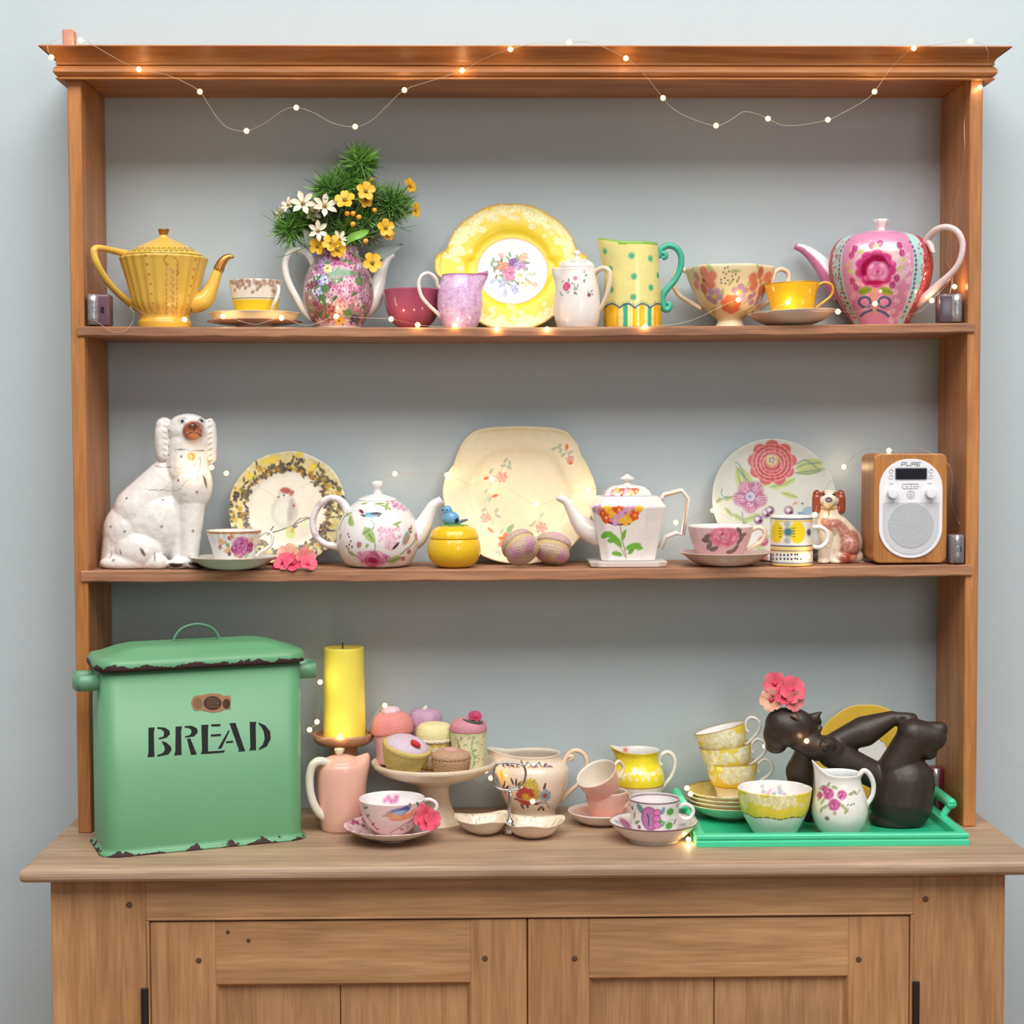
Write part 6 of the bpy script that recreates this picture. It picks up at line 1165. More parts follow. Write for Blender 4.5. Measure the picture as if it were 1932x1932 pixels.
p.daisy(990, 1504, 18, 9, S(196, 84, 70), S(226, 170, 60), .2, .5, .36); p.ell(992, 1517, 8, 5, 0, S(180, 70, 50)); p.dot(1000, 1510, 5, S(226, 170, 60)); p.daisy(1029, 1503, 12, 7, S(150, 166, 176), S(160, 70, 60), .5, .55, .4); p.ell(945, 1465, 5, 12, .2, S(232, 186, 50)); p.ell(950, 1490, 4, 10, .4, S(150, 90, 50)); p.inside(S(230, 220, 204)); p.done()
tube(t, 'handle', [(1063, 1446), (1066, 1434), (1071, 1424), (1083, 1416), (1097, 1419), (1107, 1434), (1104, 1460), (1092, 1478), (1072, 1496), (1058, 1510)], [5, 4.5, 4.2, 4.2, 4.4, 4.2, 4, 4, 4.2, 5], peachm)
tube(t, 'curl', [(1070, 1430), (1074, 1426), (1079, 1428), (1077, 1433), (1073, 1432)], [4, 5, 5, 4, 2], peachm)
# -- twin dish with chrome handle
t = Th('serving_dish', 'cream chintz two lobed serving dish with upright chrome ring handle', 'dish', 962, yfoot(1006, 1583, 26), Z0)
def dish_lobe(cx, py, r, h, Yo, ph, seed):
    k = r/52.
    o = lathe(t, 'dish_lobe', [(22*k, py), (25*k, py - 1), (38*k, py - h*.35), (47*k, py - h*.75), (52*k, py - h), (52.5*k, py - h - 1.2), (50.5*k, py - h - .6), (44*k, py - h*.7), (34*k, py - h*.28), (0, py - h*.12)], pmat(), n=200, fine=1.8, dx=cx - t.cx, dy=Yo, snap=False,
              shape=lambda th, z: 1 + .10*np.cos(3*(th - ph))*sstep(4, 26, z), lip=[{'a': ph + i*2*PI/3, 'amt': 3, 'w': .45, 'y0': py - h*.4, 'y1': py - h, 'lift': 7} for i in range(3)])
    me = o.data; c = np.array([v.co[:] for v in me.vertices]); c[:, 2] -= c[:, 2].min() - .0002; me.vertices.foreach_set('co', c.astype(np.float32).ravel()); me.update()
    p = Paint(o, t, S(230, 214, 192), seed); rr = np.hypot(p.co[:, 0] - (cx - t.cx)*t.s, p.co[:, 1] - Yo)/t.s; ins = (p.no[:, 2] > .1)
    ii = np.nonzero(ins & p.face)[0]
    for _ in range(170):
        i = p.r.choice(list(ii[:: max(1, len(ii)//900)])); dd = (p.w - p.w[i])/p.u; a_ = p.r.uniform(0, 3); uu = dd[:, 0]*math.cos(a_) + dd[:, 1]*math.sin(a_); vv = -dd[:, 0]*math.sin(a_) + dd[:, 1]*math.cos(a_); p.mix(np.clip(1.4 - np.hypot(uu/p.r.uniform(1.6, 3.6), vv/p.r.uniform(.8, 1.3)), 0, 1)*ins*.85, p.r.choice([S(170, 156, 136), S(186, 174, 160), S(140, 130, 112)]))
    p.done(); return o
dish_lobe(1006, 1578, 55, 25, -.004, 2.5, 34); dish_lobe(914, 1566, 52, 25, .022, .75, 35)
chrome = mat('chrome', S(206, 208, 212), .1, .03, metal=1.)
lathe(t, 'handle_collar', [(12, 1574), (11, 1562), (9, 1556), (8, 1552), (5, 1548), (4, 1545), (0, 1545)], chrome, snap=False, n=20, dy=.008)
zt_ = t.L(961, 1552)
tube(t, 'handle_stem', [(961, 1553, .008), (961, 1520, .008), (962, 1491, .008)], 3.2, chrome, n=12)
tube(t, 'handle_ring', [(962, 1491, .008), (945, 1489, .008), (933, 1479, .008), (931, 1460, .008), (935, 1446, .008), (948, 1439, .008), (970, 1439.5, .008), (986, 1444, .008), (992, 1458, .008), (988, 1476, .008), (978, 1488, .008), (962, 1491, .008)], 2.2, chrome, n=10)
# -- pink cups
Yp = yfoot(1135, 1560, 34)
t = Th('saucer', 'peach pink saucer with pale rim under two stacked pink cups', 'saucer', 1135, Yp, Z0)
o = lathe(t, 'saucer', [(33, 1558), (35, 1552), (48, 1545), (60, 1534), (64, 1529), (63.5, 1527.5), (61, 1529), (50, 1537), (32, 1545), (0, 1546)], pmat(), n=120, fine=2); p = Paint(o, t, S(232, 180, 156), 3)
rr = np.hypot(p.co[:, 0], p.co[:, 1])/t.s; p.mix(((rr > 60) | (p.no[:, 2] < 0)).astype(float), S(232, 214, 206)); p.mix(((rr > 57) & (rr < 60) & (p.no[:, 2] > 0)).astype(float), S(226, 206, 196)); p.done()
zc = t.zp(1544)
pk_in = S(226, 216, 198)
def pink_cup(label, cx, Y, z, k=1.):
    q = Th('teacup', label, 'cup', cx, Y, z, 'plain pink cups stacked on one saucer'); b = q.basepy
    o = lathe(q, 'bowl', [(26*k, b), (27*k, b - 3), (32*k, b - 14), (37*k, b - 34), (39.5*k, b - 50), (39.5*k, b - 52), (38*k, b - 52), (35*k, b - 34), (28*k, b - 8), (0, b - 6)], pmat(), n=120, fine=2, snap=False)
    p = Paint(o, q, S(228, 176, 160), 5); p.inside(pk_in); p.done(); return q
q1 = pink_cup('upright pink teacup directly on the peach saucer', 1144, Yp, zc)
tube(q1, 'handle', [(1180, 1496, .006), (1186, 1500, .01), (1185, 1514, .012), (1176, 1524, .006)], 3, mat('pink_handle', S(228, 180, 166), .18))
q2 = pink_cup('pink teacup tilted sideways in the mouth of the other pink cup', 1142, Yp - .004, zc + .019)
tube(q2, 'handle', [(1176, q2.basepy - 44, .012), (1188, q2.basepy - 46, .018), (1190, q2.basepy - 28, .018), (1174, q2.basepy - 16, .008)], 3.4, creamm)
q2.o.rotation_euler = (math.radians(22), math.radians(-25), 0); q2.o.location.z += .022; q2.o.location.x += .002
# -- yellow cream jug
t = Th('milk_jug', 'yellow blossom jug with white foot and curled white handle behind the pink cups', 'jug', 1204, .124, Z0)
o = lathe(t, 'body', [(32, 1545), (34, 1528), (40, 1510), (46, 1490), (49, 1474), (49, 1460), (45, 1449), (39, 1438), (38, 1425), (41, 1417), (41, 1415), (39, 1415), (36, 1426), (42, 1450), (40, 1500), (0, 1530)], pmat(), n=260, fine=1.4, lip={'a': SP, 'amt': 12, 'w': .5, 'y0': 1450, 'y1': 1416, 'lift': 9})
p = Paint(o, t, S(240, 220, 50), 35); p.band(1479, 1560, S(232, 226, 218), inside=False); p.band(1477.5, 1479.5, S(170, 110, 60), .4, inside=False)
for x in range(1162, 1256, 12):
    for _ in range(1): p.daisy(x, p.r.uniform(1453, 1463), p.r.uniform(5, 7.5), 6, S(240, 236, 200), S(236, 220, 120))
for x in range(1162, 1254, 13): p.daisy(x, 1470, 4, 5, S(240, 232, 180), None)
p.inside(S(240, 236, 230)); p.band(1411, 1416.6, S(200, 170, 80), .3, inside=False)
ins = (np.einsum('ij,ij->i', p.no[:, :2], p.co[:, :2]) < 0) & p.face; d = np.hypot(p.px[:, 0] - 1180, p.px[:, 1] - 1415); p.mix(np.clip(1.2 - d/6, 0, 1)*ins, S(226, 110, 70)); p.done()
tube(t, 'handle', [(1249, 1443), (1244, 1440), (1244, 1431), (1250, 1423), (1260, 1419), (1270, 1426), (1274, 1442), (1268, 1463), (1254, 1481), (1246, 1493)], [3.2, 3.8, 3.8, 4, 4.2, 4.2, 4, 3.8, 3.6, 3.6], whitem)
# -- purple flower cup
Yf = yfoot(1233, 1596, 48)
t = Th('saucer', 'deep white saucer with mauve flowers at the front edge of the counter', 'saucer', 1233, Yf, Z0)
o = lathe(t, 'saucer', [(46, 1588), (48, 1585), (48, 1581), (60, 1573), (74, 1560), (83, 1550), (84, 1548.5), (82, 1548.5), (72, 1560), (55, 1573), (40, 1577), (0, 1577)], pmat(), n=300, fine=1.6)
p = Paint(o, t, S(232, 224, 220), 36)
for x, y, rx, ry, a, c in ((1180, 1553, 11, 14, .2, S(180, 90, 140)), (1181, 1555, 7, 10, .2, S(170, 130, 150)), (1166, 1551, 8, 4, -.5, S(110, 170, 180)), (1303, 1556, 13, 7, .6, S(186, 110, 150)), (1287, 1556, 8, 4, .3, S(130, 180, 190)), (1205, 1560, 5, 5, 0, S(120, 150, 110)), (1217, 1562, 6, 5, 0, S(80, 150, 120))): p.ell(x, y, rx, ry, a, c)
rr = np.hypot(p.co[:, 0], p.co[:, 1])/t.s; p.mix((rr > 82.6).astype(float), S(130, 84, 104)); p.done()
zc = t.zp(1576)
t = Th('teacup', 'straight white teacup with mauve flowers, green buds and ring handle', 'cup', 1235, Yf, zc)
o = lathe(t, 'bowl', [(34, 1580), (36, 1578), (42, 1568), (45, 1550), (46, 1530), (48, 1508), (48, 1506.5), (46.5, 1506.5), (44, 1530), (40, 1566), (0, 1572)], pmat(), n=260, fine=1.3, k=3)
p = Paint(o, t, S(236, 230, 228), 37); p.inside(S(238, 232, 232)); p.band(1505, 1508.4, S(120, 90, 96), .3)
mv_, mv2 = S(196, 120, 170), S(150, 60, 120)
p.leaf(1207, 1527, 22, 12, -.9, S(100, 150, 150)); p.leaf(1252, 1531, 14, 8, 1.2, S(120, 170, 180)); p.ell(1224, 1545, 17, 23, .1, mv2, .06); p.ell(1224, 1545, 15, 21, .1, mv_, .1); p.ell(1223, 1546, 5, 14, .1, S(170, 130, 160)); p.line([(1221, 1536), (1224, 1545), (1223, 1558)], 2, S(70, 60, 90))
for y in (1535, 1546, 1558): p.ell(1241, y, 8, 7, 0, mv2, .1); p.ell(1241, y, 6.6, 5.6, 0, S(214, 130, 180), .15)
for x, y in ((1266, 1533), (1264, 1559)): p.ell(x, y, 11, 10, 0, S(220, 230, 206)); p.ell(x + .5, y - 1, 8.5, 7, 0, S(90, 160, 70))
p.leaf(1248, 1550, 9, 7, 0, S(90, 150, 70)); p.leaf(1253, 1556, 12, 5, 1, S(110, 160, 150)); p.line([(1255, 1552), (1268, 1546), (1276, 1556)], 2, S(170, 200, 160)); p.leaf(1280, 1520, 12, 4, .8, S(120, 100, 140)); p.leaf(1195, 1540, 14, 6, 1.2, S(170, 160, 90)); p.leaf(1200, 1553, 12, 7, .5, S(140, 150, 110)); p.dot(1191, 1524, 4, S(130, 30, 60)); p.dot(1204, 1561, 4, S(150, 60, 100)); p.leaf(1275, 1550, 14, 4, .9, S(130, 130, 150)); p.done()
tube(t, 'handle', [(1281, 1524), (1288, 1518), (1297, 1518), (1306, 1524), (1308, 1532), (1304, 1541), (1295, 1545), (1286, 1543), (1280, 1537)], 3.6, MATS['china_white'])
# -- mint green tray
TY = on_z(1570, 1597, ZC)[1]; xl = on_z(1313, 1597, ZC)[0]; xr = on_z(1831, 1597, ZC)[0]
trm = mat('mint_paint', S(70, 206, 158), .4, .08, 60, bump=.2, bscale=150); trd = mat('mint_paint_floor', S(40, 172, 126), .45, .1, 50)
t = Th('tray', 'mint green painted wooden tray with bar handles under the yellow tea set', 'tray', 1572, TY, Z0)
x0, x1 = xl - t.loc[0], xr - t.loc[0]; TD = .28; RH, RW = .0185, .016
def rail(name, a, b, inward):                # moulded rail: profile across (offset inwards, height)
    prof = [(0, 0), (0, .0075), (.0012, .0085), (.0022, .0095), (.0022, .0105), (.0012, .0115), (0, .0125), (0, RH - .002), (.0015, RH), (RW - .002, RH), (RW, RH - .002), (RW, 0)]
    a, b, w = np.array(a, float), np.array(b, float), np.array(inward, float); d = (b - a)/np.linalg.norm(b - a); V = []
    for o_, h in prof: V += [a + d*o_ + w*o_ + np.array([0, 0, h]), b - d*o_ + w*o_ + np.array([0, 0, h])]
    n = len(prof); F = [(2*i, 2*i + 1, 2*((i + 1) % n) + 1, 2*((i + 1) % n)) for i in range(n)]
    o = mesh_obj(name, V, F, trm, t.o, smooth=False); return o
rail('rail', (x0, 0, 0), (x1, 0, 0), (0, 1, 0)); rail('rail', (x1, 0, 0), (x1, TD, 0), (-1, 0, 0)); rail('rail', (x1, TD, 0), (x0, TD, 0), (0, -1, 0)); rail('rail', (x0, TD, 0), (x0, 0, 0), (1, 0, 0))
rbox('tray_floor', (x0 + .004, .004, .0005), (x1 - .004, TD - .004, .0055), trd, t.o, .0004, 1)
for sg, xx in ((-1, x0), (1, x1)):
    for yy in (.128, .215): tube_v('handle_post', (xx - sg*.008, yy, RH - .002), (xx + sg*.006, yy, RH + .018), .006, trm, t.o)
    tube(t, 'handle_bar', [(xx + sg*.006, .119, RH + .02), (xx + sg*.006, .123, RH + .02), (xx + sg*.006, .17, RH + .02), (xx + sg*.006, .222, RH + .02), (xx + sg*.006, .226, RH + .02)], [.006, .0085, .0085, .0085, .006], trm, n=14, k=2, local=True, unit=1)
TZ = .0055 + Z0 + .0004
def on_tray(px, py, r):                      # like yfoot, on the tray's floor
    p = on_z(px, py, ZC + TZ); s = float(((p - CAM) @ CF)/FPX); return float(p[1] + r*s)
# -- yellow saucers and cups
Ys = .062
sau = lambda nm, lb, z, k, seed, dx=0: None
zst = TZ; YCOL, YW = S(242, 216, 84), S(242, 236, 200)
for i, (lb, k) in enumerate((('white backed lowest saucer in the pile on the tray', 1.0), ('lower middle yellow saucer of the pile, second from the tray', .99), ('upper middle yellow saucer of the pile, third from the tray', .985), ('topmost yellow saucer of the pile holding three yellow cups', .98))):
    q = Th('saucer', lb, 'saucer', 1377, Ys, zst, 'yellow saucers piled on the tray'); b = q.basepy
    o = lathe(q, 'saucer', [(36*k, b), (38*k, b - 3), (54*k, b - 8), (72*k, b - 20), (83*k, b - 28), (83.5*k, b - 30), (81.5*k, b - 29.5), (70*k, b - 22), (52*k, b - 11), (36*k, b - 6), (0, b - 5.5)], pmat(), n=200, fine=2.2, snap=False)
    p = Paint(o, q, S(232, 228, 214), 50 + i); p.mix((p.no[:, 2] > .15).astype(float), S(222, 190, 84)); rr = np.hypot(p.co[:, 0], p.co[:, 1])/q.s; p.mix((rr > 82*k).astype(float), S(176, 140, 70))
    for _ in range(26): p.daisy(p.r.uniform(1296, 1460), p.r.uniform(1478, 1520), 6, 6, S(232, 214, 140), None)
    p.mix((p.no[:, 2] < -.05).astype(float), S(234, 230, 218)); p.done(); zst += (7.5*q.s)
zcup = zst + .0016
def yellow_cup(lb, cx, z, tilt, seed, dxm=0.):
    q = Th('teacup', lb, 'cup', cx, Ys, z, 'yellow blossom cups in a leaning stack'); b = q.basepy
    o = lathe(q, 'bowl', [(27, b), (29, b - 2), (30, b - 14), (34, b - 24), (41, b - 36), (46, b - 50), (49, b - 66), (49.5, b - 71), (48.5, b - 72), (46, b - 66), (42, b - 48), (30, b - 20), (0, b - 14)], pmat(), n=260, fine=1.5, snap=False)
    p = Paint(o, q, YCOL, seed); zz = p.co[:, 2]/q.s; out = np.einsum('ij,ij->i', p.no[:, :2], p.co[:, :2]) >= 0
    p.mix((sstep(28, 29.5, 57 - zz + 0*zz) > .5).astype(float)*out, S(236, 226, 206)); p.mix(((zz > 28) & (zz < 30)).astype(float)*out, S(206, 150, 60))
    c0 = q.px = None
    for _ in range(34):
        a = p.r.uniform(-PI + .2, -.2); h = p.r.uniform(40, 66); rr = np.interp(h, [30, 50, 66], [39, 46, 49])*q.s; w = np.array(q.o.rotation_euler.to_matrix()) @ np.array([rr*math.cos(a), rr*math.sin(a), h*q.s]) + q.loc
        x, y = proj(w); big = p.r.random() < .3; p.daisy(x, y, p.r.uniform(9, 13) if big else p.r.uniform(4, 6.5), 7, YW, S(230, 216, 130))
    p.mix((~out).astype(float), S(238, 234, 230)); p.mix((zz > 70.6).astype(float), S(170, 140, 70)); p.done()
    tube(q, 'handle', [(cx + 51, b - 52), (cx + 48, b - 60), (cx + 52, b - 72), (cx + 62, b - 78), (cx + 72, b - 73), (cx + 76, b - 62), (cx + 70, b - 50), (cx + 58, b - 41), (cx + 47, b - 34), (cx + 39, b - 31)], [2.4, 2.8, 3, 3.2, 3.2, 3.2, 3, 2.8, 2.6, 2.6], whitem)
    q.o.rotation_euler = (0, tilt, -.28); q.o.location.x += dxm*q.s; return q
yellow_cup('lowest of three stacked yellow blossom cups, standing upright', 1382, zcup, math.radians(-1), 61)
s_ = SK.s
yellow_cup('middle of three stacked yellow blossom cups, leaning a little', 1378, zcup + 32*s_, math.radians(-7), 62, -1)
yellow_cup('topmost of three stacked yellow blossom cups, leaning most', 1374, zcup + 66*s_, math.radians(-15), 63, 2)
# -- yellow bowl
Yw = -.056
t = Th('sugar_bowl', 'scalloped yellow blossom bowl with white base at the front of the tray', 'bowl', 1461, Yw, TZ)
o = lathe(t, 'bowl', [(40, 1572), (43, 1566), (54, 1546), (62, 1526), (66, 1508), (68.5, 1490), (69, 1487), (67, 1487), (63, 1508), (50, 1545), (0, 1560)], pmat(), n=300, fine=1.4, shape=lambda th, z: 1 + .03*np.abs(np.cos(4*th))*sstep(8, 40, z) - .01)
p = Paint(o, t, S(236, 216, 70), 38); zz = p.co[:, 2]/t.s; th_ = np.arctan2(p.co[:, 1], p.co[:, 0]); out = np.einsum('ij,ij->i', p.no[:, :2], p.co[:, :2]) >= 0
edge = t.zp(1533)/t.s + 3*np.abs(np.sin(4*th_)); p.mix((zz < edge).astype(float)*out, S(228, 232, 222)); p.mix((np.abs(zz - edge) < 1).astype(float)*out, S(110, 90, 50))
for _ in range(30): x, y = p.r.uniform(1396, 1526), p.r.uniform(1497, 1524); p.daisy(x, y, p.r.choice([9, 10, 4, 5, 5]), 7, S(240, 234, 186), S(232, 220, 130))
p.mix((~out).astype(float), S(240, 236, 232)); ins = (~out) & p.face
for x, y, r, c in ((1440, 1494, 5, S(150, 150, 170)), (1438, 1484, 4, S(160, 160, 170)), (1449, 1497, 5, S(206, 90, 150)), (1453, 1491, 4, S(210, 130, 170)), (1460, 1498, 5, S(120, 140, 110)), (1472, 1494, 6, S(150, 150, 180)), (1470, 1486, 4, S(150, 150, 170)), (1480, 1500, 5, S(130, 130, 160))):
    d = np.hypot(p.px[:, 0] - x, p.px[:, 1] - y); p.mix(np.clip(1.3 - d/r, 0, 1)*ins*.8, c)
p.done()
# -- white rose jug
t = Th('milk_jug', 'white jug with pink roses and swept lip at the front of the tray', 'jug', 1584, -.055, TZ)
o = lathe(t, 'body', [(34, 1574), (36, 1570), (46, 1554), (52, 1536), (52, 1517), (47, 1496), (41, 1479), (39, 1468), (40, 1460), (40, 1458), (38, 1458), (37, 1470), (45, 1500), (42, 1545), (0, 1562)], pmat(), n=280, fine=1.4, lip=[{'a': SP, 'amt': 13, 'w': .55, 'y0': 1500, 'y1': 1458, 'lift': 24}])
p = Paint(o, t, S(236, 232, 226), 39)
for x, y, l, a in ((1548, 1486, 14, .4), (1560, 1482, 14, 1), (1573, 1485, 12, -.3), (1550, 1512, 14, 1), (1556, 1522, 14, .6), (1548, 1528, 12, 1.2), (1583, 1516, 14, -.7), (1592, 1522, 14, -.9), (1598, 1530, 12, .9), (1568, 1524, 12, .3), (1545, 1505, 12, .8), (1607, 1497, 8, .3), (1614, 1494, 8, -.4)): p.leaf(x, y, l, 6.5, a, S(176, 180, 140), S(140, 150, 110))
for x, y, r in ((1561, 1497, 11), (1572, 1518, 11), (1588, 1498, 9), (1545, 1500, 7), (1553, 1487, 6)): p.rose(x, y, r, S(200, 80, 150), S(226, 140, 180), S(140, 30, 100))
p.ell(1559, 1544, 5, 4, 0, S(150, 110, 110)); p.dot(1573, 1534, 3.5, S(206, 150, 150)); p.line([(1600, 1500), (1610, 1494), (1616, 1499), (1622, 1490)], 1.3, S(110, 110, 110))
for x in (1600, 1606, 1612): p.leaf(x, 1517, 6, 3, .8, S(150, 150, 150))
p.inside(S(234, 238, 238)); p.done()
tube(t, 'handle', [(1616, 1490), (1618, 1474), (1623, 1460), (1631, 1454), (1641, 1462), (1648, 1480), (1646, 1500), (1637, 1516), (1626, 1530)], [5, 5, 5, 5, 5, 4.8, 4.6, 4.6, 5], MATS['china_white'])
# -- plate behind the sculpture
t = Th('plate', 'yellow rimmed side plate leaning behind the dark carved figure', 'plate', 1638, .118, TZ)
o = plate(t, 'plate', lambda th: 97 + 1.5*np.abs(np.cos(5*th)), [(0, 0), (.3, 0), (.45, 0), (.55, 3), (.7, 6), (.98, 9), (1, 9)], math.radians(10), pmat(), n=260, step=2.2)
p = Paint(o, t, S(232, 190, 70), 40); rr = np.hypot(p.px[:, 0] - 1638, p.px[:, 1] - 1431); p.mix((rr < 41).astype(float), S(232, 230, 226)); p.mix(((rr > 41) & (rr < 43)).astype(float), S(180, 130, 60)); p.done()
# -- carved figure
t = Th('carved_figure', 'dark carved wooden figure of a woman leaning back, pink flower on head', 'sculpture', 1640, .0, TZ)
ebony = mat('ebony_wood', S(54, 42, 36), .46, .35, 30, bump=.3, bscale=60)
o = blob(t, 'figure', [('e', 1486, 1372, 0, 44, 36, 36, -25), ('e', 1466, 1385, 0, 26, 28, 30), ('e', 1505, 1368, -2, 32, 26, 30, -40), ('e', 1464, 1408, 0, 20, 18, 14), ('c', (1518, 1364, 0), 15, (1549, 1344, 0), 2.6), ('c', (1538, 1354, 0), 9, (1546, 1362, 0), 5), ('e', 1546, 1375, 0, 7, 9, 4.5, 35), ('c', (1526, 1374, 0), 16, (1540, 1384, 0), 8),
    ('c', (1505, 1392, 0), 24, (1540, 1410, 0), 26), ('e', 1562, 1412, 0, 34, 34, 24, -15), ('e', 1562, 1406, -30, 15, 12, 14), ('e', 1562, 1405, -42, 4.5, 4, 4.5),
    ('c', (1520, 1412, 6), 16, (1509, 1455, 22), 27), ('c', (1509, 1455, 22), 27, (1513, 1500, 26), 21), ('c', (1513, 1500, 26), 21, (1528, 1552, 28), 12), ('e', 1534, 1556, 26, 16, 14, 8),
    ('c', (1566, 1404, 6), 18, (1630, 1380, 8), 29), ('c', (1630, 1380, 8), 29, (1682, 1356, 6), 15), ('c', (1682, 1356, 6), 14, (1722, 1354, 0), 9), ('e', 1712, 1353, 0, 20, 12, 9, -10),
    ('c', (1570, 1422, 0), 28, (1650, 1462, 2), 26), ('c', (1706, 1478, 0), 57, (1700, 1510, 0), 60), ('e', 1690, 1545, 0, 50, 46, 30), ('c', (1690, 1450, -6), 34, (1722, 1392, -10), 30), ('c', (1722, 1385, -10), 30, (1760, 1390, -10), 26), ('c', (1735, 1400, -8), 24, (1752, 1418, -8), 16), ('c', (1755, 1378, -12), 17, (1773, 1376, -12), 15), ('c', (1722, 1535, -20), 22, (1726, 1560, -26), 13)], ebony, voxel=2.6, it=4)
tube(t, 'braid_end', [(1768, 1371, -.011), (1774, 1373, -.012), (1780, 1377, -.012)], [9, 10, 8], mat('worn_wood', S(98, 84, 74), .5, .3), n=12)
tube(t, 'eye_shell', [(1492, 1350, -.024), (1500, 1352, -.026), (1506, 1357, -.024)], [2, 4, 2], mat('inlay', S(120, 90, 84), .3), n=8)
blossom(t, [(1462, 1290, 0, 22, pinkp, -.2, .2), (1492, 1302, -.006, 26, pinkp, .3, .3), (1456, 1320, -.004, 22, peachp, -.4, .1), (1496, 1322, -.01, 20, salm, .4, 0), (1478, 1312, -.012, 18, hotp, 0, .3)], MATS['blossom_heart'])
battery('battery_box', 'dark purple and red battery box behind the tray near the upright', 1752, 1777, 1446, .128, Z0, .03, 0, .2, S(110, 40, 54))
# ------------------------------------------------------------------ fairy lights
wirem = mat('copper_wire', S(206, 186, 160), .3, .1, metal=.6)
def bulb_material():                         # resin drop with a warm halo put into its emission: white-hot middle, amber edge
    m, nt, b = nodes_of('warm_bulb'); L = nt.links; lw = nd(nt, 'ShaderNodeLayerWeight'); lw.inputs['Blend'].default_value = .5
    rp = nd(nt, 'ShaderNodeValToRGB'); e = rp.color_ramp.elements; e[0].position = .1; e[0].color = (1, .74, .42, 1); e[1].position = .5; e[1].color = (1, .45, .10, 1)
    mr = nd(nt, 'ShaderNodeMapRange'); mr.inputs[1].default_value = .1; mr.inputs[2].default_value = .42; mr.inputs[3].default_value = 60.; mr.inputs[4].default_value = 1.6
    L.new(lw.outputs['Facing'], rp.inputs['Fac']); L.new(lw.outputs['Facing'], mr.inputs[0]); L.new(rp.outputs[0], b.inputs['Emission Color']); L.new(mr.outputs[0], b.inputs['Emission Strength'])
    b.inputs['Base Color'].default_value = (.9, .6, .3, 1); return m
bulbm = bulb_material()
_b = bmesh.new(); bmesh.ops.create_icosphere(_b, subdivisions=2, radius=.0046); BULB = bpy.data.meshes.new('bulb'); _b.to_mesh(BULB); _b.free(); BULB.materials.append(bulbm)
BULB.polygons.foreach_set('use_smooth', np.ones(len(BULB.polygons), bool))
def string(label, pts):
    """pts: (px, py, Y, bulb?) in order along the wire"""
    c = at(pts[0][0], pts[0][1], pts[0][2])
    r = root('fairy_lights', tuple(c), label, 'string lights')
    P = np.array([at(x, y, Y) - c for x, y, Y, b in pts]); C = catmull(P, 8)
    q = type('T', (), {})(); q.o = r; q.s = .00086
    tube(q, 'wire', [tuple(v) for v in C], .00032, wirem, n=5, k=1, local=True, unit=1)
    for (x, y, Y, b), v in zip(pts, P):
        if b: o = bpy.data.objects.new('bulb', BULB); COL.objects.link(o); o.parent = r; o.location = v
    return r
fr, ha = -.046, -.03
string('warm fairy lights draped over the cornice and down inside the rack', [
    (88, 84, fr, 0), (92, 98, fr, 0), (97, 108, fr, 1), (90, 88, fr, 0), (110, 74, -.02, 0), (152, 76, -.02, 1), (170, 82, -.04, 0), (215, 108, fr, 0), (262, 131, fr + .012, 1), (310, 140, -.026, 0), (350, 156, ha, 0), (377, 173, ha, 1), (395, 200, ha, 0), (410, 222, ha, 0), (430, 241, ha, 0), (465, 247, ha, 1), (500, 232, ha, 0), (535, 208, ha, 0), (559, 203, ha, 1), (590, 212, ha, 0), (630, 233, ha, 0), (670, 239, ha, 1), (700, 228, ha, 0), (730, 200, ha, 0), (763, 170, ha, 1), (815, 152, ha, 0), (872, 133, -.028, 1), (915, 110, -.036, 0), (963, 93, fr, 1), (1010, 82, -.03, 0), (1074, 80, -.02, 1), (1120, 82, -.045, 0), (1181, 110, -.04, 1), (1215, 140, ha, 0), (1251, 185, ha, 1), (1270, 205, ha, 0), (1300, 222, ha, 0), (1351, 237, ha, 1), (1385, 222, ha, 0), (1402, 211, ha, 0), (1425, 214, ha, 0), (1449, 224, ha, 1), (1475, 236, ha, 0), (1510, 236, ha, 0), (1562, 226, ha, 1), (1592, 212, ha, 0), (1628, 192, ha, 0), (1650, 173, ha, 1), (1680, 130, -.03, 0), (1705, 104, -.042, 0), (1724, 91, fr, 1), (1770, 84, -.03, 0), (1831, 78, -.02, 1), (1862, 92, fr, 0), (1860, 130, -.03, 0), (1849, 165, -.012, 1), (1834, 205, -.008, 0), (1820, 225, .01, 0), (1820, 285, .0, 0), (1815, 340, .03, 0), (1797, 405, .04, 0), (1789, 455, .05, 0), (1786, 490, .05, 0), (1797, 520, .045, 0), (1792, 556, .04, 0)])
tf = -.004
string('warm fairy lights lying along the top shelf in front of the china', [
    (186, 580, .02, 0), (176, 598, .0, 0), (190, 612, -.008, 0), (212, 626, -.0085, 0), (236, 624, -.0085, 0), (250, 608, -.002, 0), (252, 590, .0, 0), (248, 578, .004, 0), (300, 606, .02, 0), (348, 603, .018, 1), (385, 612, .0, 0), (421, 597, -.004, 1), (480, 612, -.006, 0), (531, 600, -.004, 1), (580, 614, .0, 0), (634, 597, .012, 1), (690, 600, .012, 0), (738, 602, .018, 1), (788, 613, -.0095, 1), (830, 616, -.0095, 0), (858, 614, -.0095, 1), (900, 619, -.0095, 0), (937, 621, -.0095, 1), (985, 622, -.0095, 0), (1032, 621, -.0095, 1), (1120, 620, -.0095, 0), (1217, 616, -.0095, 1), (1300, 606, .0, 0), (1393, 566, .026, 1), (1440, 590, -.02, 0), (1486, 571, -.012, 1), (1530, 586, -.05, 0), (1581, 588, -.04, 1), (1620, 588, -.01, 0), (1651, 573, -.006, 1), (1700, 592, .0, 0), (1735, 588, .02, 0), (1758, 567, .02, 1), (1776, 548, .035, 0), (1789, 532, .03, 0), (1786, 523, .03, 1), (1795, 530, .03, 0), (1801, 541, .03, 1), (1798, 556, .034, 0)])  # bulb before the mulberry bowl is added where only a reflection glows
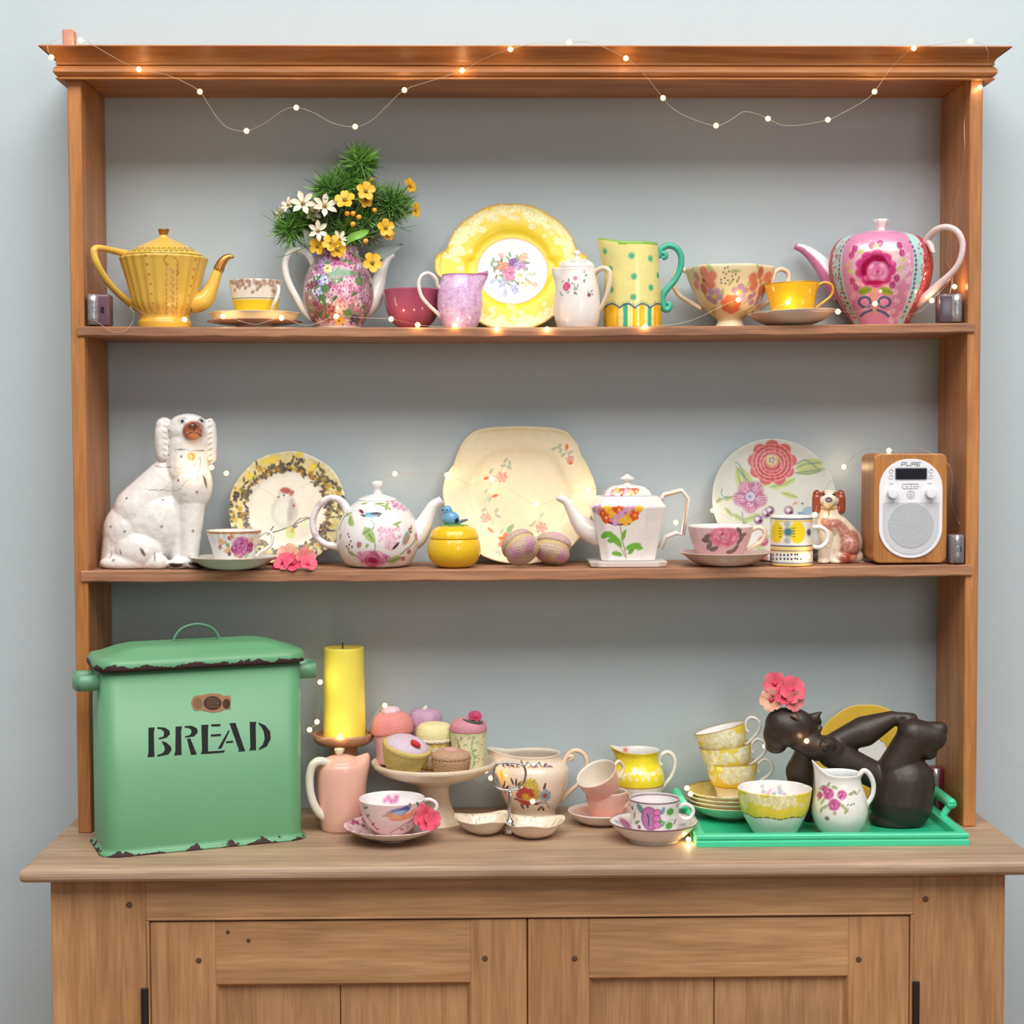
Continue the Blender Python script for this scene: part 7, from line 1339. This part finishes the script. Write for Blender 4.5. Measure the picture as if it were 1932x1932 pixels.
string('warm fairy lights looped across the second shelf from the white spaniel to the radio', [
    (322, 880, .024, 0), (348, 886, .012, 1), (375, 888, .02, 0), (399, 882, .03, 1), (415, 878, .05, 0), (427, 893, .07, 1), (450, 893, .1, 0), (500, 925, .095, 0), (535, 941, .09, 0), (575, 915, .1, 0), (620, 905, .13, 0), (690, 915, .13, 0), (745, 894, .13, 1), (790, 893, .135, 0), (843, 896, .12, 1), (890, 914, .098, 0), (928, 904, .102, 1), (970, 930, .096, 0), (1012, 952, .086, 1), (1050, 941, .092, 0), (1075, 931, .098, 0), (1109, 924, .104, 1), (1150, 922, .13, 0), (1200, 940, .14, 0), (1275, 986, .12, 1), (1310, 975, .12, 0), (1345, 963, .11, 1), (1400, 990, .1, 0), (1470, 1010, .1, 0), (1500, 1064, -.016, 0), (1524, 1050, -.014, 1), (1545, 1040, .03, 0), (1540, 990, .05, 0), (1538, 971, .035, 1), (1548, 935, .09, 0), (1566, 910, .12, 0), (1592, 881, .14, 1), (1630, 848, .1, 0), (1677, 850, .05, 1), (1740, 848, .06, 0), (1792, 880, .03, 0), (1795, 945, .03, 0), (1805, 975, .04, 0), (1814, 1000, .03, 0), (1806, 1010, .02, 0)])
string('warm fairy lights trailing behind the crockery on the counter', [
    (600, 1300, .06, 0), (604, 1287, .05, 1), (602, 1322, .05, 0), (598, 1362, .04, 1), (592, 1370, .04, 0), (584, 1377, .035, 1), (600, 1396, .04, 0), (641, 1390, .042, 1), (685, 1392, .05, 0), (700, 1362, .08, 0), (726, 1331, .1, 1), (760, 1345, .13, 0), (830, 1420, .15, 0), (900, 1480, .14, 0), (926, 1468, .07, 1), (960, 1500, -.02, 0), (1005, 1512, -.046, 1), (1060, 1520, .02, 0), (1180, 1500, .15, 0), (1250, 1540, .14, 0), (1299, 1584, -.1, 1), (1302, 1560, -.08, 0), (1303, 1498, -.006, 1), (1298, 1485, .0, 0), (1296, 1487, .012, 1), (1330, 1470, .13, 0), (1400, 1440, .13, 0), (1443, 1408, .1, 1), (1490, 1420, .1, 0), (1512, 1408, -.03, 0), (1522, 1398, -.034, 1), (1560, 1440, .08, 0), (1650, 1480, .165, 0), (1770, 1470, .16, 0), (1783, 1452, .15, 0)])
